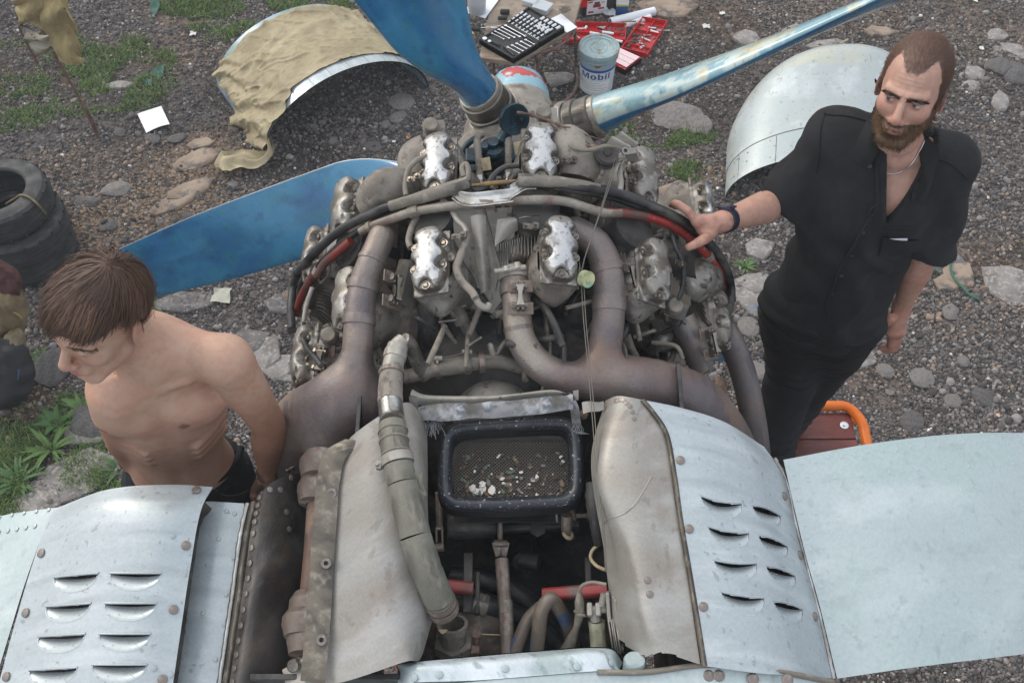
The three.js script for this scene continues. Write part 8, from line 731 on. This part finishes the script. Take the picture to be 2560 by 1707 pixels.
// ── bare-chested man on the left ──
{
  const base = V(-.88, 1.66, -1.40), { add } = person('bare-chested young man with brown hair beside the left exhaust', base);
  const yaw = new THREE.Matrix4().makeRotationAxis(V(0, 1, 0), -.14), R0 = [V(.921, -.121, .369), V(.112, .993, .046), V(-.372, -.001, .928)].map((v) => v.normalize().applyMatrix4(yaw)); const HP = V(-.836, 3.393, -1.318), HM = M4(HP, ...R0);
  const hs = headSDF({ lip: 1.05, squint: -.0072, ear: .006 });
  const sk = L3('#c39d89'), skR = L3('#bf8c7b'), skL = L3('#d2b09b'), tan = L3('#a0765f'), lipC = L3('#b5736c'), dark = L3('#3d2c24'), hairB = L3('#49372d');
  const tone = (x, y, z) => lm(lm(skL, sk, f3(x * 14, y * 14, z * 14, 3)), skR, .3 * ss(.5, .66, f3(x * 6, y * 6, z * 6, 2)));
  const head = paint(boxUV(iso(hs, [-.1, -.19, -.125], [.1, .14, .135], .0031)), (x, y, z) => { const X = abs(x); let c = tone(x, y, z); c = lm(c, skR, .5 * ss(.03, .01, hypot(x, y + .045, (z - .11) * .6)) + .25 * ss(.03, .012, hypot(X - .045, y + .03, z - .07)) + .4 * ss(.068, .078, X)); if (z > .085 && y < -.064 && y > -.085 && X < .023) c = lm(c, lipC, .85 * ss(.023, .016, X)); if ((y > .05 || z < -.03) && y > -.07) c = lm(c, hairB, .9); const br = hypot((X - .032) / .023, (y - .0165 + .1 * (X - .03)) / .0038); if (z > .05 && br < 1) c = lm(c, dark, .75); const lid = hypot((X - .032) / .0145, (y + .0015) / .0016); if (lid < 1 && z > .07) c = lm(c, dark, .7); c = lm(c, dark, .12 * ss(-.055, -.06, y) * ss(-.07, -.064, y) * ss(.03, .01, X) * (z > .06 ? 1 : 0)); return c; }).applyMatrix4(HM);
  const shL = onH(572, 905, 3.165), shR = onH(285, 985, 3.12), hipC = onH(462, 1178, 2.60), neck = V(-.80, 3.225, -1.375), elL = onH(672, 1062, 2.90), wrL = onH(668, 1180, 2.70), elR = onH(298, 1075, 2.87), wrR = onH(322, 1150, 2.66);
  const bx_ = shL.clone().sub(shR).normalize(), by = neck.clone().sub(hipC).normalize(), bz = new THREE.Vector3().crossVectors(bx_, by).normalize(), bX = new THREE.Vector3().crossVectors(by, bz).normalize(), TL = neck.distanceTo(hipC), BF = M4(hipC, bX, by, bz), iB = BF.clone().invert().elements; const inv = (x, y, z) => [iB[0] * x + iB[4] * y + iB[8] * z + iB[12], iB[1] * x + iB[5] * y + iB[9] * z + iB[13], iB[2] * x + iB[6] * y + iB[10] * z + iB[14]];
  const cap2 = (p) => inv(p.x, p.y, p.z), sl = V(...cap2(shL)), sr = V(...cap2(shR)); const neckTop = V(0, -.07, -.028).applyMatrix4(HM);
  const aL = [shL, shL.clone().lerp(elL, .45), elL, elL.clone().lerp(wrL, .3), elL.clone().lerp(wrL, .7), wrL], rL = [.056, .05, .041, .044, .033, .025], aR = [shR, shR.clone().lerp(elR, .45), elR, elR.clone().lerp(wrR, .3), elR.clone().lerp(wrR, .7), wrR], rR = [.056, .049, .041, .043, .033, .025];
  const bodyS = (x, y, z) => { const [a, b, c] = inv(x, y, z), A = abs(a); let d = dEll(a, b, c, 0, TL - .21, -.008, .149, .22, .1); d = sU(d, dEll(a, b, c, 0, .16, .0, .118, .2, .084), .09); d = sU(d, dEll(a, b, c, 0, -.02, -.004, .14, .14, .1), .08);
    d = sU(d, dCap(a, b, c, V(sr.x * .9, sr.y + .005, sr.z - .01), V(0, TL - .02, -.025), .05, .052), .06); d = sU(d, dCap(a, b, c, V(sl.x * .9, sl.y + .005, sl.z - .01), V(0, TL - .02, -.025), .05, .052), .06);
    d = sU(d, dEll(A, b, c, .072, TL - .19, .066, .068, .048, .03), .045); d = sU(d, dCap(A, b, c, V(.016, TL - .075, .07), V(.075, TL - .06, .062), .0085, .008), .016); d = sU(d, dCap(A, b, c, V(.075, TL - .06, .062), V(.14, TL - .045, .02), .008, .008), .016); d = -sU(-d, dCap(a, b, c, V(0, TL - .12, .118), V(0, .1, .103), .010, .010), .03); d = -sU(-d, dCap(A, b, c, V(.035, TL - .31, .118), V(.12, TL - .36, .075), .008, .008), .025); d = -sU(-d, dEll(a, b, c, 0, .075, .09, .008, .009, .016), .01); d = -sU(-d, dCap(A, b, c, V(.05, TL - .032, .04), V(.1, TL - .035, .025), .010, .010), .02);
    for (let i = 0; i < 3; i++) d = sU(d, dCap(A, b, c, V(.06, TL - .34 - .03 * i, .088 - .004 * i), V(.135, TL - .30 - .03 * i, .03), .006, .005), .018);
    d = sU(d, dCap(x, y, z, neckTop, neck.clone().addScaledVector(by, -.02), .05, .058), .04); d = sU(d, dCap(x, y, z, V(.03, -.06, -.01).applyMatrix4(HM), hipC.clone().addScaledVector(by, TL - .07).addScaledVector(bz, .06).addScaledVector(bX, .012), .014, .009), .02); d = sU(d, chain(x, y, z, aL, rL), .035); d = sU(d, chain(x, y, z, aR, rR), .03); return d; };
  const nip = hitS(bodyS, ...wH(1420, 1445)), nA = inv(nip.x, nip.y, nip.z);
  const bodyG = paint(boxUV(iso(bodyS, [-1.12, 2.5, -1.62], [-.5, 3.36, -1.1], .0068)), (x, y, z) => { let c = tone(x, y, z); const p = V(x, y, z), q0 = inv(x, y, z); const dA = min(chain(x, y, z, aL, rL), chain(x, y, z, aR, rR)); c = lm(c, tan, .75 * ss(.02, .0, dA) * ss(3.12, 2.95, y)); c = lm(c, L3('#7a4e40'), .8 * ss(.0145, .0105, p.distanceTo(nip)) + .8 * ss(.0145, .0105, hypot(q0[0] + nA[0] + .09, q0[1] - nA[1])) * (q0[2] > .02 ? 1 : 0)); return c; });
  const I = (x, y, h) => onH(...wI(x, y), h); const dirt = (c, x, y, z) => lm(c, L3('#3a2c26'), .75 * ss(.42, .6, f3(x * 40, y * 40, z * 40, 3)));
  const hR = { palm: [[wrR, I(900, 205, 2.60), .024, .018], [wrR, I(880, 240, 2.595), .024, .017], [wrR, elR.clone().lerp(wrR, .9), .025, .026]], fingers: [{ p: [I(905, 205, 2.6), I(945, 240, 2.575), I(985, 265, 2.56), I(1005, 280, 2.55)], r: [.0118, .0105, .0098, .0085] }, { p: [I(893, 222, 2.595), I(930, 258, 2.565), I(965, 282, 2.548), I(980, 296, 2.54)], r: [.0118, .0105, .0098, .0085] }, { p: [I(880, 240, 2.592), I(910, 275, 2.56), I(940, 296, 2.54), I(955, 306, 2.53)], r: [.0112, .01, .0092, .008] }, { p: [I(868, 250, 2.592), I(890, 285, 2.565), I(910, 305, 2.545), I(920, 316, 2.535)], r: [.01, .009, .0082, .0075] }, { p: [I(880, 140, 2.645), I(915, 165, 2.63), I(945, 205, 2.605), I(970, 240, 2.585)], r: [.0165, .014, .0115, .009] }] };
  const fl = wrL, dn = (x, y, z) => fl.clone().add(V(x, y, z)); const hL = { palm: [[fl, dn(-.01, -.085, .005), .024, .018], [fl, dn(.02, -.085, 0), .024, .017], [fl, elL.clone().lerp(wrL, .9), .025, .026]], fingers: [0, 1, 2, 3].map((i) => ({ p: [dn(-.018 + .016 * i, -.09, .004), dn(-.02 + .016 * i, -.125, .01), dn(-.02 + .016 * i, -.15, .0), dn(-.02 + .016 * i, -.165, -.015)], r: [.0115, .0105, .0095, .0082] })).concat([{ p: [dn(-.02, -.03, .01), dn(-.04, -.06, .02), dn(-.05, -.09, .02), dn(-.048, -.11, .015)], r: [.016, .0135, .011, .009] }]) };
  const HG = [hR, hL].map((h, i) => paint(boxUV(iso(hand(h), ...boxOf([i ? wrL : wrR, ...h.fingers.flatMap((f) => f.p)], .035), .0036)), (x, y, z) => dirt(lm(tone(x, y, z), tan, .7), x, y, z)));
  add('body', merge([head, bodyG, ...HG]), skinMat());
  for (const s of [-1, 1]) add('eye', eyeGeo(V(-.2, -.75, 1).normalize(), [.03, .02, .015]).translate(s * .032, 0, .0768).applyMatrix4(HM), eyeM);
  { // mop of brown hair combed forward from the crown
    const fr = (x, z) => .052 + .012 * sin(x * 60 + 1) + .012 * ss(.0, .07, x); const cap = (x, y, z) => { let d = dEll(x, y, z, 0, .036, -.016, .0865, .1, .110); d = sU(d, dEll(x, y, z, 0, .05, .045, .066, .05, .054), .04); d = max(d, -(hs(x, y, z) - .0005)); const low = z > .02 ? fr(x, z) : mix(-.065, fr(x, z), ss(-.05, .03, z)) + .07 * ss(.045, .056, abs(x)) * ss(-.05, -.036, z) * ss(.045, .02, z); d = max(d, (low - y) * .8); return d + .0012 * (n3(x * 40, y * 25, z * 40) - .5); };
    const c1 = L3('#594236'), c2 = L3('#7f614e'), c3 = L3('#3f2e26'), c4 = L3('#9a795f'); const capG = paint(boxUV(iso(cap, [-.11, -.09, -.15], [.11, .165, .13], .0042)), (x, y, z) => lm(c1, c3, ss(.4, .7, n3(x * 90, y * 30, z * 60)))); const r = rng(19), L = []; const vol = (x, y, z) => sU(dEll(x, y, z, 0, .036, -.016, .0865, .1, .110), dEll(x, y, z, 0, .05, .045, .066, .05, .054), .04); const wh = V(.012, .14, -.045);
    for (let i = 0; i < 13000; i++) { const u = r() * 1.5 - .5, a = r() * 2 * PI, cc = sqrt(max(0, 1 - u * u)), d = V(cc * cos(a), u, cc * sin(a)); let p = surfPt(vol, d, V(0, .04, -.01)); if (p.y < -.04) continue; const lock = .5 + n3(p.x * 22, p.y * 12, p.z * 22 + 5); const len = .035 + .035 * r(), st = len / 6, pts = [], o = -.003 + .007 * r() + .010 * (lock - 1) + (i % 22 ? 0 : .004 + .009 * r()); let nn; for (let k = 0; k < 7; k++) { nn = gradS(vol, p); const q = p.clone().addScaledVector(nn, -vol(p.x, p.y, p.z) + o + (k > 4 ? .001 * k * r() : 0)); pts.push(q); const away = p.clone().sub(wh); away.addScaledVector(nn, -away.dot(nn)).normalize(); const f = away.multiplyScalar(1).add(V(-.25, -.35, .55)).add(V((lock - 1) * 1.6 + (r() - .5) * .35, 0, (lock - 1) * .6 + (r() - .5) * .3)); f.addScaledVector(nn, -f.dot(nn)).normalize(); p = q.clone().addScaledVector(f, st); } const e = pts[6], low = e.z > .02 ? fr(e.x, e.z) - .014 + .008 * n3(e.x * 80, 1, 2) : -.07; if (pts.slice(2).some((q) => abs(q.x) > .052 && q.z > -.042 && q.z < .032 && q.y < .022)) continue; if (e.y < low || (abs(e.x) > .06 && e.z > -.036 && e.z < .03 && e.y < .024)) continue; L.push({ p: pts, n: nn, c: lm(lm(c1, c3, r()), r() < .3 ? c4 : c2, ss(.9, 1.3, lock) * .8 * r() + .15 * r()), w: .0007 + .0006 * r() }); }
    add('hair', merge([capG, strands(L, .0009)]).applyMatrix4(HM), hairM, 'thick brown hair combed forward'); const B = []; for (let i = 0; i < 360; i++) { const s = r() < .5 ? -1 : 1, t = r(), x = s * (.012 + .043 * t), y = .0165 - .005 * t * t + (r() - .5) * .0055 * (1 - .5 * t), p = surfPt(hs, V(x, y - .02, .075).normalize()), nn = gradS(hs, p), dir = V(s, .2 - .4 * t, 0).addScaledVector(nn, .3).normalize(); B.push({ p: [p, p.clone().addScaledVector(dir, .004), p.clone().addScaledVector(dir, .008)], n: nn, c: c3 }); } add('eyebrows', strands(B, .0005).applyMatrix4(HM), hairM); }
  // jeans, belt, shoes
  const jm = mat({ base: 0x1d2229, tile: .25, size: 512, rough: .85, bump: 'weave', bs: .0008, bt: .02, rmap: false, layers: [{ c: 0x12161b, f: [4, 4], lo: .42, hi: .66 }, { c: 0x39424d, f: [7, 7], lo: .56, hi: .74, k: 1, a: .8 }] });
  const hipL = hipC.clone().addScaledVector(bX, .085).addScaledVector(by, -.09), hipR = hipC.clone().addScaledVector(bX, -.085).addScaledVector(by, -.09), kL = V(hipL.x - .01, 2.14, hipL.z + .02), kR = V(hipR.x + .0, 2.14, hipR.z + .03), nL = V(hipL.x - .0, 1.75, hipL.z - .02), nR = V(hipR.x, 1.75, hipR.z); const jS = (x, y, z) => { const [a, b, c] = inv(x, y, z); let d = dEll(a, b, c, 0, -.04, -.006, .158, .17, .118); d = max(d, b - (.065 - .35 * max(0, c) + .10 * a)); d = sU(d, chain(x, y, z, [hipL, kL, nL], [.092, .072, .066]), .04); d = sU(d, chain(x, y, z, [hipR, kR, nR], [.092, .072, .066]), .04); return d + .008 * (f3(x * 9, y * 9, z * 9, 3) - .5) + .003 * sin(y * 110 + 5 * n3(x * 9, y * 9, z * 9)); };
  add('jeans', boxUV(iso(jS, [hipC.x - .26, 1.7, hipC.z - .22], [hipC.x + .26, 2.74, hipC.z + .24], .0085)), jm, 'dark low-slung jeans'); const J = (x, y, o = .004) => { const p = hitS(jS, ...wI(x, y)); return p.addScaledVector(gradS(jS, p), o); };
  add('waistband', sweep([[890, 60], [930, 130], [1000, 205], [1090, 255], [1200, 275], [1320, 270], [1430, 225], [1510, 130], [1545, 40]].map(([x, y]) => J(x, y + 10, .004)), .011, { n: 10, sx: .5 }), jm); add('belt_buckle', merge([rod(J(1042, 232, .01), J(1125, 268, .012), .004), rod(J(1060, 240, .012), J(1068, 226, .014), .003), rod(J(1085, 250, .012), J(1092, 232, .014), .003), rod(J(1108, 240, .012), J(1118, 240, .014), .003), rod(J(1140, 252, .012), J(1190, 262, .012), .003), rod(J(1150, 256, .012), J(1135, 280, .012), .003), rod(J(1187, 262, .012), J(1170, 284, .012), .003), rod(J(1095, 262, .012), J(1135, 284, .012), .003)]), chrome, 'silver belt buckle');
  for (const l of [[[1540, 20], [1580, 40], [1610, 60]], [[1590, 150], [1640, 180], [1680, 210]], [[1390, 320], [1450, 355], [1540, 350], [1600, 320]]]) add('jeans_seam', sweep(l.map(([x, y]) => J(x, y, .001)), .0018, { n: 6 }), mat({ base: 0x5d5648, rough: .9, rmap: false })); for (const a of [nL, nR]) add('shoe', boxUV(iso((x, y, z) => max(sU(dCap(x, y, z, a.clone().add(V(0, -.04, -.02)), a.clone().add(V(-.03, -.055, .13)), .042, .036), dCap(x, y, z, a, a.clone().add(V(0, -.05, -.02)), .045, .045), .04), 1.662 - y), [a.x - .12, 1.65, a.z - .12], [a.x + .1, a.y + .08, a.z + .2], .008)), jm);
}
renderer.render(scene, camera);
